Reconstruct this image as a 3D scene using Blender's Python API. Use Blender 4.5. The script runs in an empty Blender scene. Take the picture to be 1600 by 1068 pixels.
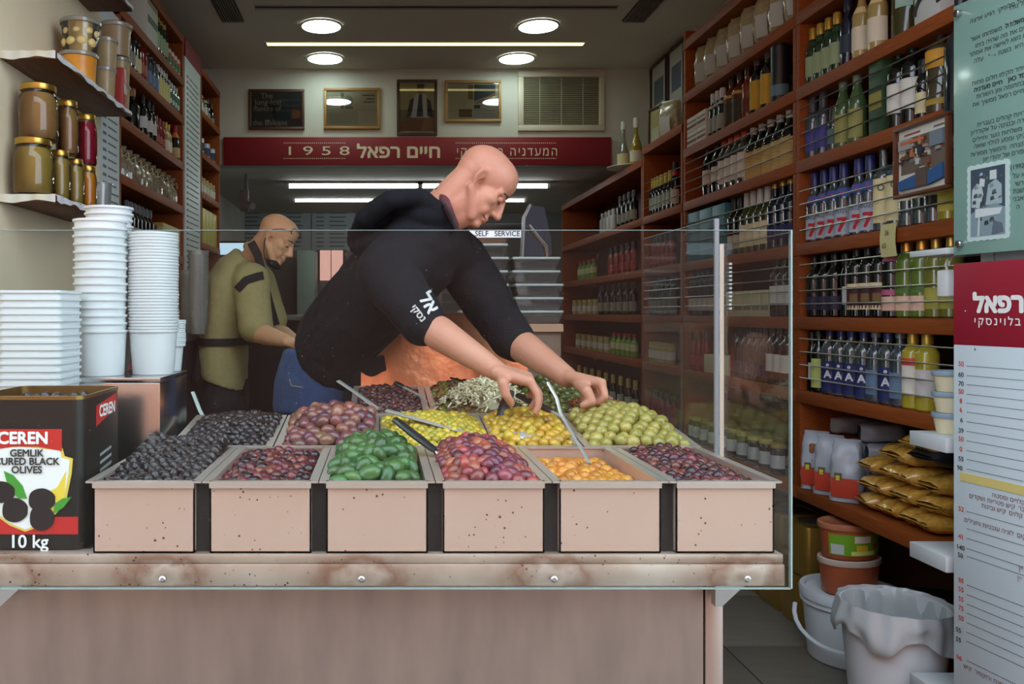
import bpy, bmesh, math, random, re
from mathutils import Vector, Matrix, Euler, noise as mnoise, geometry as mgeo
R = math.radians
rnd = random.Random(7)
SC = bpy.context.scene
COL = SC.collection
# ---------------------------------------------------------------- camera
F, CX, CY, H = 1300.0, 595.0, 488.0, 1.35      # focal length and principal point in pixels, eye height
cam_d = bpy.data.cameras.new('camera')
cam = bpy.data.objects.new('camera', cam_d); COL.objects.link(cam)
cam.location = (0, 0, H); cam.rotation_euler = (R(90), 0, 0)
cam_d.sensor_width = 36; cam_d.lens = 36 * F / 1600
cam_d.shift_x = (800 - CX) / 1600; cam_d.shift_y = (CY - 534) / 1600
cam_d.clip_start = .05
SC.camera = cam
# ---------------------------------------------------------------- world, sun, exposure
W = bpy.data.worlds.new('sky'); SC.world = W; W.use_nodes = True
bg = W.node_tree.nodes['Background']
bg.inputs[0].default_value = (.70, .84, 1.0, 1); bg.inputs[1].default_value = 3.6
sun_d = bpy.data.lights.new('sun', 'SUN'); sun_d.energy = 1.6; sun_d.angle = R(1); sun_d.color = (1, .9, .76)
sun = bpy.data.objects.new('sun', sun_d); COL.objects.link(sun)
sun.rotation_euler = Vector((.25, -.8, -.75)).to_track_quat('-Z', 'Y').to_euler()
VS = SC.view_settings
VS.view_transform = 'Standard'; VS.look = 'None'; VS.gamma = 1; VS.exposure = 0.42
VS.use_curve_mapping = False
SC.cycles.use_denoising = True
SC.cycles.max_bounces = 12; SC.cycles.transparent_max_bounces = 16
SC.cycles.caustics_reflective = False; SC.cycles.caustics_refractive = False

def P(px, py, Y):
    return Vector(((px - CX) * Y / F, Y, H - (py - CY) * Y / F))
def YX(px, X):
    return F * X / (px - CX)
# ---------------------------------------------------------------- materials
def lin(c):
    c = c / 255.0
    return c / 12.92 if c <= .04045 else ((c + .055) / 1.055) ** 2.4
def rgb(t): return (lin(t[0]), lin(t[1]), lin(t[2]), 1)
MATS = {}
def mat(name, col=(128, 128, 128), rough=.5, metal=0., col2=None, scale=20., amt=.5, stretch=None, bump=0., bscale=60., spec=.5,
        emit=None, estr=0., vary=0., coat=0., dots=None, alpha=None, sss=0.):
    if name in MATS: return MATS[name]
    m = bpy.data.materials.new(name); m.use_nodes = True; nt = m.node_tree; n = nt.nodes; L = nt.links
    b = n['Principled BSDF']
    b.inputs['Roughness'].default_value = rough; b.inputs['Metallic'].default_value = metal
    b.inputs['Specular IOR Level'].default_value = spec
    if coat: b.inputs['Coat Weight'].default_value = coat; b.inputs['Coat Roughness'].default_value = .1
    if sss:
        b.inputs['Subsurface Weight'].default_value = sss
        b.inputs['Subsurface Radius'].default_value = (.012, .005, .003)
    b.inputs['Base Color'].default_value = rgb(col)
    tc = n.new('ShaderNodeTexCoord')
    src = None
    vec = tc.outputs['Object']
    if stretch:
        mp = n.new('ShaderNodeMapping'); L.new(vec, mp.inputs['Vector']); mp.inputs['Scale'].default_value = stretch; vec = mp.outputs[0]
    if col2 is not None:
        nz = n.new('ShaderNodeTexNoise'); L.new(vec, nz.inputs['Vector']); nz.inputs['Scale'].default_value = scale; nz.inputs['Detail'].default_value = 6
        rp = n.new('ShaderNodeValToRGB'); L.new(nz.outputs['Fac'], rp.inputs[0])
        e = rp.color_ramp.elements
        e[0].position = .5 - .5 * (1 - amt) - .02; e[1].position = .5 + .5 * (1 - amt) + .02
        e[0].color = rgb(col); e[1].color = rgb(col2); src = rp.outputs[0]
    if dots:   # (scale, threshold, colour): dark specks of dirt
        ge = n.new('ShaderNodeNewGeometry'); vo = n.new('ShaderNodeTexVoronoi'); L.new(ge.outputs['Position'], vo.inputs['Vector']); vo.inputs['Scale'].default_value = dots[0]
        n2 = n.new('ShaderNodeTexNoise'); L.new(ge.outputs['Position'], n2.inputs['Vector']); n2.inputs['Scale'].default_value = dots[0] * .27
        ad = n.new('ShaderNodeMath'); ad.operation = 'ADD'; L.new(vo.outputs['Distance'], ad.inputs[0])
        mu = n.new('ShaderNodeMath'); mu.operation = 'MULTIPLY'; L.new(n2.outputs['Fac'], mu.inputs[0]); mu.inputs[1].default_value = .55
        L.new(mu.outputs[0], ad.inputs[1])
        lt = n.new('ShaderNodeMath'); lt.operation = 'LESS_THAN'; L.new(ad.outputs[0], lt.inputs[0]); lt.inputs[1].default_value = dots[1]
        mx = n.new('ShaderNodeMixRGB'); L.new(lt.outputs[0], mx.inputs[0])
        if src: L.new(src, mx.inputs[1])
        else: mx.inputs[1].default_value = rgb(col)
        mx.inputs[2].default_value = rgb(dots[2]); src = mx.outputs[0]
    if vary:
        oi = n.new('ShaderNodeObjectInfo'); hs = n.new('ShaderNodeHueSaturation')
        mr = n.new('ShaderNodeMapRange'); L.new(oi.outputs['Random'], mr.inputs[0])
        mr.inputs['To Min'].default_value = 1 - vary; mr.inputs['To Max'].default_value = 1 + vary
        L.new(mr.outputs[0], hs.inputs['Value'])
        m2 = n.new('ShaderNodeMath'); m2.operation = 'MULTIPLY'; L.new(oi.outputs['Random'], m2.inputs[0]); m2.inputs[1].default_value = 7.31
        fr = n.new('ShaderNodeMath'); fr.operation = 'FRACT'; L.new(m2.outputs[0], fr.inputs[0])
        m3 = n.new('ShaderNodeMapRange'); L.new(fr.outputs[0], m3.inputs[0]); m3.inputs['To Min'].default_value = .5 - vary * .07; m3.inputs['To Max'].default_value = .5 + vary * .07
        L.new(m3.outputs[0], hs.inputs['Hue'])
        if src: L.new(src, hs.inputs['Color'])
        else: hs.inputs['Color'].default_value = rgb(col)
        src = hs.outputs[0]
    if src: L.new(src, b.inputs['Base Color'])
    if bump:
        nb = n.new('ShaderNodeTexNoise'); L.new(vec, nb.inputs['Vector']); nb.inputs['Scale'].default_value = bscale; nb.inputs['Detail'].default_value = 4
        bp = n.new('ShaderNodeBump'); bp.inputs['Strength'].default_value = bump; bp.inputs['Distance'].default_value = .004
        L.new(nb.outputs['Fac'], bp.inputs['Height']); L.new(bp.outputs[0], b.inputs['Normal'])
    if emit:
        b.inputs['Emission Color'].default_value = rgb(emit); b.inputs['Emission Strength'].default_value = estr
    MATS[name] = m
    return m
def clear(name, tint=(235, 240, 238), refl=.08, rough=.02, haze=0., hazecol=(200, 200, 200), dirt=False):
    """Thin clear sheet or bottle wall: tinted transparency, Fresnel reflection and, if dirty, smears."""
    if name in MATS: return MATS[name]
    m = bpy.data.materials.new(name); m.use_nodes = True; nt = m.node_tree; n = nt.nodes; L = nt.links
    n.remove(n['Principled BSDF']); out = n['Material Output']
    tr = n.new('ShaderNodeBsdfTransparent'); tr.inputs[0].default_value = rgb(tint)
    gl = n.new('ShaderNodeBsdfGlossy'); gl.inputs['Roughness'].default_value = rough
    fr = n.new('ShaderNodeFresnel'); fr.inputs['IOR'].default_value = 1.5
    ml = n.new('ShaderNodeMath'); ml.operation = 'MULTIPLY_ADD'; L.new(fr.outputs[0], ml.inputs[0]); ml.inputs[1].default_value = 1. if refl > .04 else .14; ml.inputs[2].default_value = refl - .04 if refl > .04 else 0.
    mx = n.new('ShaderNodeMixShader'); L.new(ml.outputs[0], mx.inputs[0]); L.new(tr.outputs[0], mx.inputs[1]); L.new(gl.outputs[0], mx.inputs[2])
    last = mx.outputs[0]
    if haze:
        df = n.new('ShaderNodeBsdfDiffuse'); df.inputs[0].default_value = rgb(hazecol)
        m2 = n.new('ShaderNodeMixShader'); m2.inputs[0].default_value = haze
        if dirt:
            tc = n.new('ShaderNodeTexCoord'); nz = n.new('ShaderNodeTexNoise'); nz.inputs['Scale'].default_value = 3.; nz.inputs['Detail'].default_value = 8
            L.new(tc.outputs['Object'], nz.inputs['Vector'])
            mr = n.new('ShaderNodeMapRange'); L.new(nz.outputs['Fac'], mr.inputs[0]); mr.inputs['From Min'].default_value = .38; mr.inputs['From Max'].default_value = .75
            mr.inputs['To Min'].default_value = haze * .35; mr.inputs['To Max'].default_value = haze * 2.
            vo = n.new('ShaderNodeTexVoronoi'); vo.inputs['Scale'].default_value = 58.; L.new(tc.outputs['Object'], vo.inputs['Vector'])
            lt = n.new('ShaderNodeMath'); lt.operation = 'LESS_THAN'; L.new(vo.outputs['Distance'], lt.inputs[0]); lt.inputs[1].default_value = .05
            ms = n.new('ShaderNodeMath'); ms.operation = 'MULTIPLY_ADD'; L.new(lt.outputs[0], ms.inputs[0]); ms.inputs[1].default_value = .35; L.new(mr.outputs[0], ms.inputs[2])
            L.new(ms.outputs[0], m2.inputs[0])
        L.new(last, m2.inputs[1]); L.new(df.outputs[0], m2.inputs[2]); last = m2.outputs[0]
    L.new(last, out.inputs['Surface'])
    MATS[name] = m
    return m
def mcol(c, rough=.5, metal=0., **k):
    return mat('colour_%02x%02x%02x_%d_%d' % (c[0], c[1], c[2], rough * 100, metal * 100), c, rough, metal, **k)
# ---------------------------------------------------------------- mesh builder
class MB:
    def __init__(s): s.v = []; s.f = []
    def add(s, vs, fs):
        o = len(s.v); s.v += [tuple(p) for p in vs]; s.f += [tuple(i + o for i in f) for f in fs]; return s
    def box(s, x0, x1, y0, y1, z0, z1, bev=0., M=None):
        if x0 > x1: x0, x1 = x1, x0
        if y0 > y1: y0, y1 = y1, y0
        if z0 > z1: z0, z1 = z1, z0
        if bev <= 0:
            vs = [(x, y, z) for x in (x0, x1) for y in (y0, y1) for z in (z0, z1)]
            fs = [(0, 1, 3, 2), (4, 6, 7, 5), (0, 4, 5, 1), (2, 3, 7, 6), (0, 2, 6, 4), (1, 5, 7, 3)]
        else:
            bm = bmesh.new(); bmesh.ops.create_cube(bm, size=1)
            for v in bm.verts:
                v.co = Vector(((x0 + x1) / 2 + v.co.x * (x1 - x0), (y0 + y1) / 2 + v.co.y * (y1 - y0), (z0 + z1) / 2 + v.co.z * (z1 - z0)))
            bmesh.ops.bevel(bm, geom=list(bm.edges), offset=min(bev, (x1 - x0) * .45, (y1 - y0) * .45, (z1 - z0) * .45), segments=2, affect='EDGES', profile=.5)
            bm.verts.index_update()
            vs = [v.co.copy() for v in bm.verts]; fs = [[v.index for v in f.verts] for f in bm.faces]; bm.free()
        if M: vs = [M @ Vector(p) for p in vs]
        return s.add(vs, fs)
    def lathe(s, prof, seg=20, c=(0, 0, 0), sx=1., sy=1., M=None, wob=None, ring=False):
        vs = []; fs = []; n = len(prof)
        for i, (r, z) in enumerate(prof):
            for k in range(seg):
                a = 2 * math.pi * k / seg
                q = r * (wob(a, z) if wob else 1)
                vs.append(Vector((c[0] + q * math.cos(a) * sx, c[1] + q * math.sin(a) * sy, c[2] + z)))
        for i in range(n - 1):
            for k in range(seg):
                k2 = (k + 1) % seg
                fs.append((i * seg + k, i * seg + k2, (i + 1) * seg + k2, (i + 1) * seg + k))
        if ring: fs += [((n - 1) * seg + k, (n - 1) * seg + (k + 1) % seg, (k + 1) % seg, k) for k in range(seg)]
        else:
            if prof[0][0] > 1e-5: fs.append(tuple(range(seg))[::-1])
            if prof[-1][0] > 1e-5: fs.append(tuple(range((n - 1) * seg, n * seg)))
        if M: vs = [M @ v for v in vs]
        return s.add(vs, fs)
    def tube(s, pts, r, seg=8, flat=1., up=None):
        pts = [Vector(p) for p in pts]; n = len(pts); vs = []; fs = []
        rs = r if isinstance(r, (list, tuple)) else [r] * n
        pn = None
        for i, p in enumerate(pts):
            t = (pts[min(i + 1, n - 1)] - pts[max(i - 1, 0)]).normalized()
            if pn is None:
                u = Vector(up) if up else (Vector((0, 0, 1)) if abs(t.z) < .9 else Vector((0, 1, 0)))
            else: u = pn
            a = t.cross(u).normalized(); b = a.cross(t).normalized(); pn = b
            for k in range(seg):
                w = 2 * math.pi * k / seg
                vs.append(p + a * math.cos(w) * rs[i] + b * math.sin(w) * rs[i] * flat)
        for i in range(n - 1):
            for k in range(seg):
                k2 = (k + 1) % seg
                fs.append((i * seg + k, i * seg + k2, (i + 1) * seg + k2, (i + 1) * seg + k))
        fs.append(tuple(range(seg))[::-1]); fs.append(tuple(range((n - 1) * seg, n * seg)))
        return s.add(vs, fs)
    def ball(s, c, r, M=None, u=16, v=10):
        rr = r if isinstance(r, (list, tuple)) else (r, r, r)
        vs = [Vector((0, 0, -rr[2]))]; fs = []
        for j in range(1, v):
            b = -math.pi / 2 + math.pi * j / v
            for k in range(u):
                a = 2 * math.pi * k / u
                vs.append(Vector((rr[0] * math.cos(b) * math.cos(a), rr[1] * math.cos(b) * math.sin(a), rr[2] * math.sin(b))))
        vs.append(Vector((0, 0, rr[2]))); top = len(vs) - 1
        for k in range(u): fs.append((0, 1 + (k + 1) % u, 1 + k)); fs.append((top, top - u + k, top - u + (k + 1) % u))
        for j in range(v - 2):
            for k in range(u):
                a = 1 + j * u + k; b = 1 + j * u + (k + 1) % u; fs.append((a, b, b + u, a + u))
        c = Vector(c)
        vs = [(M @ p if M else p) + c for p in vs]
        return s.add(vs, fs)
    def prism(s, poly, y0, y1, M=None):   # polygon in x-z, extruded along y
        n = len(poly)
        vs = [Vector((p[0], y0, p[1])) for p in poly] + [Vector((p[0], y1, p[1])) for p in poly]
        fs = [tuple(range(n)), tuple(range(2 * n - 1, n - 1, -1))] + [(i, i + n, (i + 1) % n + n, (i + 1) % n) for i in range(n)]
        if M: vs = [M @ v for v in vs]
        return s.add(vs, fs)
    def grid(s, fn, nu, nv, closed=False):
        vs = [fn(i / nu, j / nv) for j in range(nv + 1) for i in range(nu + 1)]
        fs = [(j * (nu + 1) + i, j * (nu + 1) + i + 1, (j + 1) * (nu + 1) + i + 1, (j + 1) * (nu + 1) + i) for j in range(nv) for i in range(nu)]
        return s.add(vs, fs)
    def mesh(s, name='mesh', smooth=35):
        me = bpy.data.meshes.new(name); me.from_pydata(s.v, [], s.f)
        bm = bmesh.new(); bm.from_mesh(me); bmesh.ops.recalc_face_normals(bm, faces=bm.faces); bm.to_mesh(me); bm.free()
        if smooth:
            for p in me.polygons: p.use_smooth = True
            me.set_sharp_from_angle(angle=R(smooth))
        me.update()
        return me
def tag(o, label=None, cat=None, group=None, kind=None):
    if label: o['label'] = label
    if cat: o['category'] = cat
    if group: o['group'] = group
    if kind: o['kind'] = kind
    return o
def obj(name, geo, m, parent=None, loc=None, rot=None, label=None, cat=None, group=None, kind=None, smooth=35):
    me = geo.mesh(name, smooth) if isinstance(geo, MB) else geo
    o = bpy.data.objects.new(name, me); COL.objects.link(o)
    if m is not None:
        if len(me.materials) == 0: me.materials.append(m)
        elif me.materials[0] is not m:
            o.material_slots[0].link = 'OBJECT'; o.material_slots[0].material = m
    if parent: o.parent = parent
    if loc is not None: o.location = loc
    if rot is not None: o.rotation_euler = rot
    return tag(o, label, cat, group, kind)
def thing(name, label, cat, loc=(0, 0, 0), rotz=0, group=None, kind=None):
    o = bpy.data.objects.new(name, None); COL.objects.link(o); o.empty_display_size = .05
    o.location = loc; o.rotation_euler = (0, 0, rotz)
    return tag(o, label, cat, group, kind)
def dup(root, loc, rotz=0, label=None, group=None):
    r = root.copy(); COL.objects.link(r); r.location = loc; r.rotation_euler = (0, 0, rotz)
    if label: r['label'] = label
    if group: r['group'] = group
    for ch in list(root.children):
        c = ch.copy(); COL.objects.link(c); c.parent = r
        for g in list(ch.children):
            d = g.copy(); COL.objects.link(d); d.parent = c
    return r
def struct(name, geo, m, parent=None, label=None, smooth=35):
    return obj(name, geo, m, parent, kind=None if parent else 'structure', label=label, smooth=smooth)
TXT = {}
TMP = bpy.data.scenes.new('workbench')        # small scene in which lettering and bodies are turned into meshes
def bake(o):
    TMP.collection.objects.link(o)
    with bpy.context.temp_override(scene=TMP, view_layer=TMP.view_layers[0]):
        dg = bpy.context.evaluated_depsgraph_get()
        me = bpy.data.meshes.new_from_object(o.evaluated_get(dg))
    bpy.data.objects.remove(o)
    return me
def visual(s):     # right-to-left line as it stands on the page: digits keep their order, brackets turn round
    r = s[::-1].translate(str.maketrans('()', ')('))
    return re.sub(r'[0-9]+', lambda m: m.group(0)[::-1], r)
def textmesh(s, size=.1, bold=0., align='CENTER', hebrew=False, space=1., depth=.0005):
    """Flat lettering. Overlapping strokes of a glyph are filled one by one; bold repeats them a little shifted."""
    key = (s, size, bold, align, hebrew, space)
    if key in TXT: return TXT[key]
    cu = bpy.data.curves.new('text', 'FONT'); cu.body = visual(s) if hebrew else s
    cu.size = size; cu.align_x = align; cu.space_character = space
    o = bpy.data.objects.new('text', cu); TMP.collection.objects.link(o)
    loops = []
    with bpy.context.temp_override(scene=TMP, view_layer=TMP.view_layers[0]):
        dg = bpy.context.evaluated_depsgraph_get(); oe = o.evaluated_get(dg); c2 = oe.to_curve(dg)
        for sp in c2.splines:
            pts = []
            if sp.type == 'BEZIER':
                bp = sp.bezier_points; n = len(bp)
                for k in range(n):
                    a, b = bp[k], bp[(k + 1) % n]
                    straight = (a.handle_right - a.co).length < 1e-6 and (b.handle_left - b.co).length < 1e-6
                    q = [a.co.copy()] if straight else mgeo.interpolate_bezier(a.co, a.handle_right, b.handle_left, b.co, 5)[:-1]
                    pts += [Vector((p[0], p[1], 0)) for p in q]
            else: pts = [Vector((p.co[0], p.co[1], 0)) for p in sp.points]
            q = [p for k, p in enumerate(pts) if (p - pts[k - 1]).length > size * 1e-3]
            if len(q) > 2: loops.append(q)
        oe.to_curve_clear()
    bpy.data.objects.remove(o); bpy.data.curves.remove(cu)
    area = lambda q: sum(q[k - 1].x * q[k].y - q[k].x * q[k - 1].y for k in range(len(q)))
    def inside(p, q):
        c = False
        for k in range(len(q)):
            a, b = q[k - 1], q[k]
            if (a.y > p.y) != (b.y > p.y) and p.x < (b.x - a.x) * (p.y - a.y) / (b.y - a.y) + a.x: c = not c
        return c
    vs, fs = [], []
    if loops:
        big = max(loops, key=lambda q: abs(area(q))); sg = 1 if area(big) > 0 else -1
        outer = [q for q in loops if area(q) * sg > 0]; holes = [q for q in loops if area(q) * sg <= 0]
        sh = [(0, 0)] if not bold else [(0, 0)] + [(bold * math.cos(k * .785), bold * math.sin(k * .785)) for k in range(8)]
        for q in outer:
            hs = [h for h in holes if inside(h[0], q)]; polys = [q] + hs; flat = [p for w in polys for p in w]
            tr = mgeo.tessellate_polygon(polys)
            for n_, (dx, dy) in enumerate(sh):
                b0 = len(vs); vs += [(p.x + dx, p.y + dy, depth + n_ * 3e-5) for p in flat]; fs += [tuple(i + b0 for i in t) for t in tr]
    me = bpy.data.meshes.new('lettering'); me.from_pydata(vs, [], fs); me.update()
    TXT[key] = me
    return me
def bend_mesh(me, r):     # wrap flat lettering (x, y) round an upright cylinder of radius r, facing -y
    me = me.copy()
    bm = bmesh.new(); bm.from_mesh(me); bmesh.ops.subdivide_edges(bm, edges=bm.edges, cuts=2, use_grid_fill=True); bm.to_mesh(me); bm.free()
    for v in me.vertices:
        x, y, z = v.co; a = x / r
        v.co = ((r + z) * math.sin(a), -(r + z) * math.cos(a), y)
    return me
# ---------------------------------------------------------------- shared materials
WOOD = mat('stained_wood', (156, 80, 28), .6, spec=.3, col2=(122, 58, 18), scale=9, amt=.45, stretch=(14, 1, 14), bump=.08, bscale=30)
WOODB = mat('shelf_back_wood', (84, 48, 28), .6, col2=(64, 36, 20), scale=6, stretch=(1, 8, 1))
DARKWOOD = mat('dark_board', (112, 66, 34), .55, col2=(80, 44, 22), scale=6, stretch=(10, 1, 10))
STEEL = mat('brushed_steel', (190, 180, 172), .34, .85, col2=(168, 156, 148), scale=9, stretch=(1, 1, 12), dots=(55, .16, (70, 48, 36)))
STEELC = mat('clean_steel', (196, 196, 194), .22, 1.)
STEELP = mat('panel_steel', (170, 152, 138), .42, .8, col2=(140, 126, 116), scale=5, stretch=(3, 3, .8))
BLACKP = mat('black_plastic', (28, 28, 30), .4)
CHROME = mat('chrome', (210, 210, 210), .12, 1.)
WHITEP = mat('white_plastic', (232, 234, 232), .35)
PAPER = mat('white_paper', (225, 226, 220), .8)
RODM = mat('rail_steel', (170, 168, 160), .3, .9)
GOLDM = mat('gold_metal', (196, 158, 76), .28, .9)
# ================================================================ the setting
PLASTER = mat('grey_white_plaster', (196, 198, 186), .85, col2=(184, 186, 174), scale=3, bump=.05, bscale=40)
CEILM = mat('ceiling_paint', (226, 220, 206), .9, col2=(216, 210, 196), scale=2)
CREAM = mat('cream_wall_paint', (244, 228, 192), .75, col2=(232, 214, 178), scale=2.5, bump=.06, bscale=25)
TILE = mat('stone_grey_tile', (122, 116, 104), .38, col2=(104, 100, 90), scale=7, amt=.3, stretch=(1, 4, 1), vary=.05)
GROUT = mat('dark_grout', (40, 38, 34), .9)
ZC, ZS, YB, XR, XL = H + 1.93, H + 1.17, 6.6, 1.78, -1.27
fl = struct('floor', MB().box(-2, 2.4, 1.0, 10, -.06, -.004), GROUT)
tm = MB().box(-.2975, .2975, -.2975, .2975, -.004, 0, .0015).mesh('floor_tile')
for i in range(-3, 3):
    for j in range(-3, 9):
        x = 1.39 + .3 + .6 * i; y = 3.37 + .3 + .6 * j
        if x < -1.6 or x > 2.1: continue
        obj('floor_tile', tm, TILE, fl, (x, y, 0))
struct('ceiling', MB().box(-1.9, 2.4, 1.5, YB + .15, ZC, ZC + .12), CEILM)
struct('wall_back', MB().box(-1.8, 2.2, YB, YB + .15, ZS, ZC), PLASTER, label='white plaster wall above the lowered back room')
struct('ceiling_back_room', MB().box(-1.8, 2.2, YB + .15, 9.9, ZS, ZS + .1), CEILM)
struct('wall_rear', MB().box(-1.8, 2.3, 9.8, 9.95, 0, ZS), mat('back_room_grey', (120, 122, 120), .8))
struct('wall_right', MB().box(2.14, 2.3, 1.9, 9.9, 0, ZC), PLASTER)
struct('wall_left', MB().box(-1.75, -1.6, 1.9, 9.9, 0, ZC), PLASTER)
struct('wall_left_pier', MB().box(-1.6, -1.25, 1.55, 3.70, 0, ZC), CREAM, label='cream painted pier carrying the jar shelves')
struct('wall_front_pillar', MB().box(1.72, 2.14, 1.55, 2.33, 0, ZC), mat('pillar_paint', (190, 196, 196), .7))
struct('floor_platform', MB().box(-1.2, .95, 2.62, 6.2, 0, .15), mat('duckboard', (70, 62, 54), .8))
# street side, unseen: pavement and a house added for its pink reflected light
struct('pavement_street', MB().box(-14, 14, -7.5, 1.0, -.16, -.06), mat('street_asphalt', (120, 112, 104), .9, col2=(104, 98, 92), scale=3))
fac = struct('wall_opposite_house', MB().box(-12, 5.6, -8, -7.5, -.16, 7), mat('pink_render', (178, 116, 92), .9, col2=(164, 104, 82), scale=1.5))
for i in range(3):
    wx = -6.4 + 4.1 * i
    struct('window_%d' % (i + 1), MB().box(wx, wx + 1.2, -7.52, -7.47, 3.9, 5.7, .01), mat('shutter_grey', (150, 128, 112), .6))

# ---------------------------------------------------------------- ceiling lamps and vents
LAMP = mat('lamp_diffuser', (255, 255, 250), .5, emit=(228, 248, 242), estr=13)
TUBE = mat('fluorescent_tube', (255, 255, 250), .5, emit=(236, 246, 252), estr=9)
RIMW = mat('lamp_rim_white', (205, 205, 198), .5)
rim = MB().lathe([(.13, -.002), (.142, -.004), (.145, -.012), (.13, -.014)], 40, ring=True).mesh('rim')
disc = MB().lathe([(.0, -.010), (.131, -.010), (.131, -.003)], 40).mesh('diffuser')
for i, (px, py) in enumerate(((502, 39), (841, 39), (508, 90), (807, 90))):
    Y = F * 1.93 / (CY - py); p = P(px, py, Y)
    t = thing('ceiling_lamp', ('round recessed ceiling lamp beyond the slot light, nearer the wall pictures' if py > 50 else
              'round recessed ceiling lamp between the slot light and the air slot'), 'lamp', (p.x, Y, ZC), group='round ceiling lamps')
    obj('lamp_rim', rim, RIMW, t); obj('diffuser', disc, LAMP, t)
Y = F * 1.93 / (CY - 68)
a, b = P(417, 68, Y).x, P(912, 68, Y).x
t = thing('slot_light', 'long narrow yellowish slot light in the ceiling', 'lamp', ((a + b) / 2, Y, ZC))
hw = (b - a) / 2
obj('slot_frame', MB().box(-hw - .015, hw + .015, -.05, -.035, -.006, .0).box(-hw - .015, hw + .015, .035, .05, -.006, 0).box(-hw - .015, -hw, -.035, .035, -.006, 0).box(hw, hw + .015, -.035, .035, -.006, 0), RIMW, t)
obj('slot_glow', MB().box(-hw, hw, -.034, .034, -.004, -.001), mat('slot_light_glow', (240, 220, 150), .5, emit=(246, 226, 150), estr=2.2), t)
Y = F * 1.93 / (CY - 10); a, b = P(398, 10, Y).x, P(965, 10, Y).x
t = thing('air_slot', 'long dark linear air slot in the ceiling', 'vent', ((a + b) / 2, Y, ZC)); hw = (b - a) / 2
obj('slot_frame', MB().box(-hw, hw, -.035, -.02, -.008, 0).box(-hw, hw, .02, .035, -.008, 0), mcol((150, 146, 136), .5), t)
obj('slot_recess', MB().box(-hw, hw, -.02, .02, -.003, -.0005), mcol((34, 32, 30), .8), t)
def vent(px, py, label):
    Y = F * 1.93 / (CY - py); p = P(px, py, Y)
    t = thing('ceiling_vent', label, 'vent', (p.x, Y, ZC), group='slatted ceiling vents')
    obj('vent_backing', MB().box(-.075, .075, -.33, .33, -.003, 0), mcol((40, 38, 34), .8), t)
    sl = MB().box(-.005, .005, -.32, .32, -.014, -.003).mesh('slat')
    for k in range(9): obj('slat', sl, mcol((112, 106, 96), .6), t, (-.064 + .016 * k, 0, 0))
vent(349, 4, 'slatted ceiling vent above the framed price list side')
vent(1014, 4, 'slatted ceiling vent above the bottle shelving side')
def tube_light(px0, px1, py, Y, label):
    a, b = P(px0, py, Y), P(px1, py, Y); L = (b.x - a.x) / 2
    t = thing('tube_lamp', label, 'lamp', ((a.x + b.x) / 2, Y, a.z), group='fluorescent tube lamps')
    obj('lamp_housing', MB().box(-L - .03, L + .03, -.04, .04, .02, max(.03, ZS - a.z)), mcol((170, 170, 166), .6), t)
    obj('lamp_tube', MB().tube([(-L, 0, 0), (L, 0, 0)], .016, 10), TUBE, t)
    for s in (-1, 1): obj('end_socket', MB().box(s * L - .012, s * L + .012, -.018, .018, -.018, .03), WHITEP, t)
for q in ((450, 655), (658, 857)): tube_light(q[0], q[1], 291, 7.45, 'fluorescent tube lamp just behind the red banner, in the front row')
for q in ((460, 638), (642, 820)): tube_light(q[0], q[1], 313, 8.6, 'fluorescent tube lamp deeper in the back room, second row behind the banner')

# ---------------------------------------------------------------- red banner on the soffit
s0 = P(349, 214, YB - .03); s1 = P(955, 258, YB - .03)
RED = mat('banner_red', (128, 22, 34), .55)
LET = mat('banner_lettering', (226, 214, 186), .6)
bn = thing('shop_banner', 'dark red shop banner with cream Hebrew lettering above the back room', 'banner', ((s0.x + s1.x) / 2, YB - .03, s1.z))
bw, bh = s1.x - s0.x, s0.z - s1.z
obj('banner_board', MB().box(-bw / 2, bw / 2, 0, .028, 0, bh, .002), RED, bn)
def bpos(px): return P(px, 0, YB - .03).x - bn.location.x
def letter(px0, px1, py_base, s, hpx, bold, space=1.):
    k = (YB - .03) / F
    me = textmesh(s, hpx * k / .72, bold, 'LEFT', True, space)
    w = max(v.co.x for v in me.vertices) - min(v.co.x for v in me.vertices)
    o = obj('lettering', me, LET, bn, (bpos(px0), -.0012, P(0, py_base, YB - .03).z - s1.z), (R(90), 0, 0))
    o.scale = ((px1 - px0) * k / w, 1, 1)
letter(558, 688, 246, 'חיים רפאל', 20, .004)
letter(713, 869, 243, 'המעדניה בלוינסקי', 14, .0, 1.25)
letter(444, 539, 242, 'מאז 1958', 14, .0, 1.6)
for px0, px1 in ((443, 539), (712, 868)):
    for py in (224, 248):
        mb = MB(); x = bpos(px0)
        while x < bpos(px1): mb.box(x, x + .008, -.0012, 0, 0, .006); x += .016
        obj('dotted_line', mb, LET, bn, (0, 0, P(0, py, YB - .03).z - s1.z))

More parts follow.
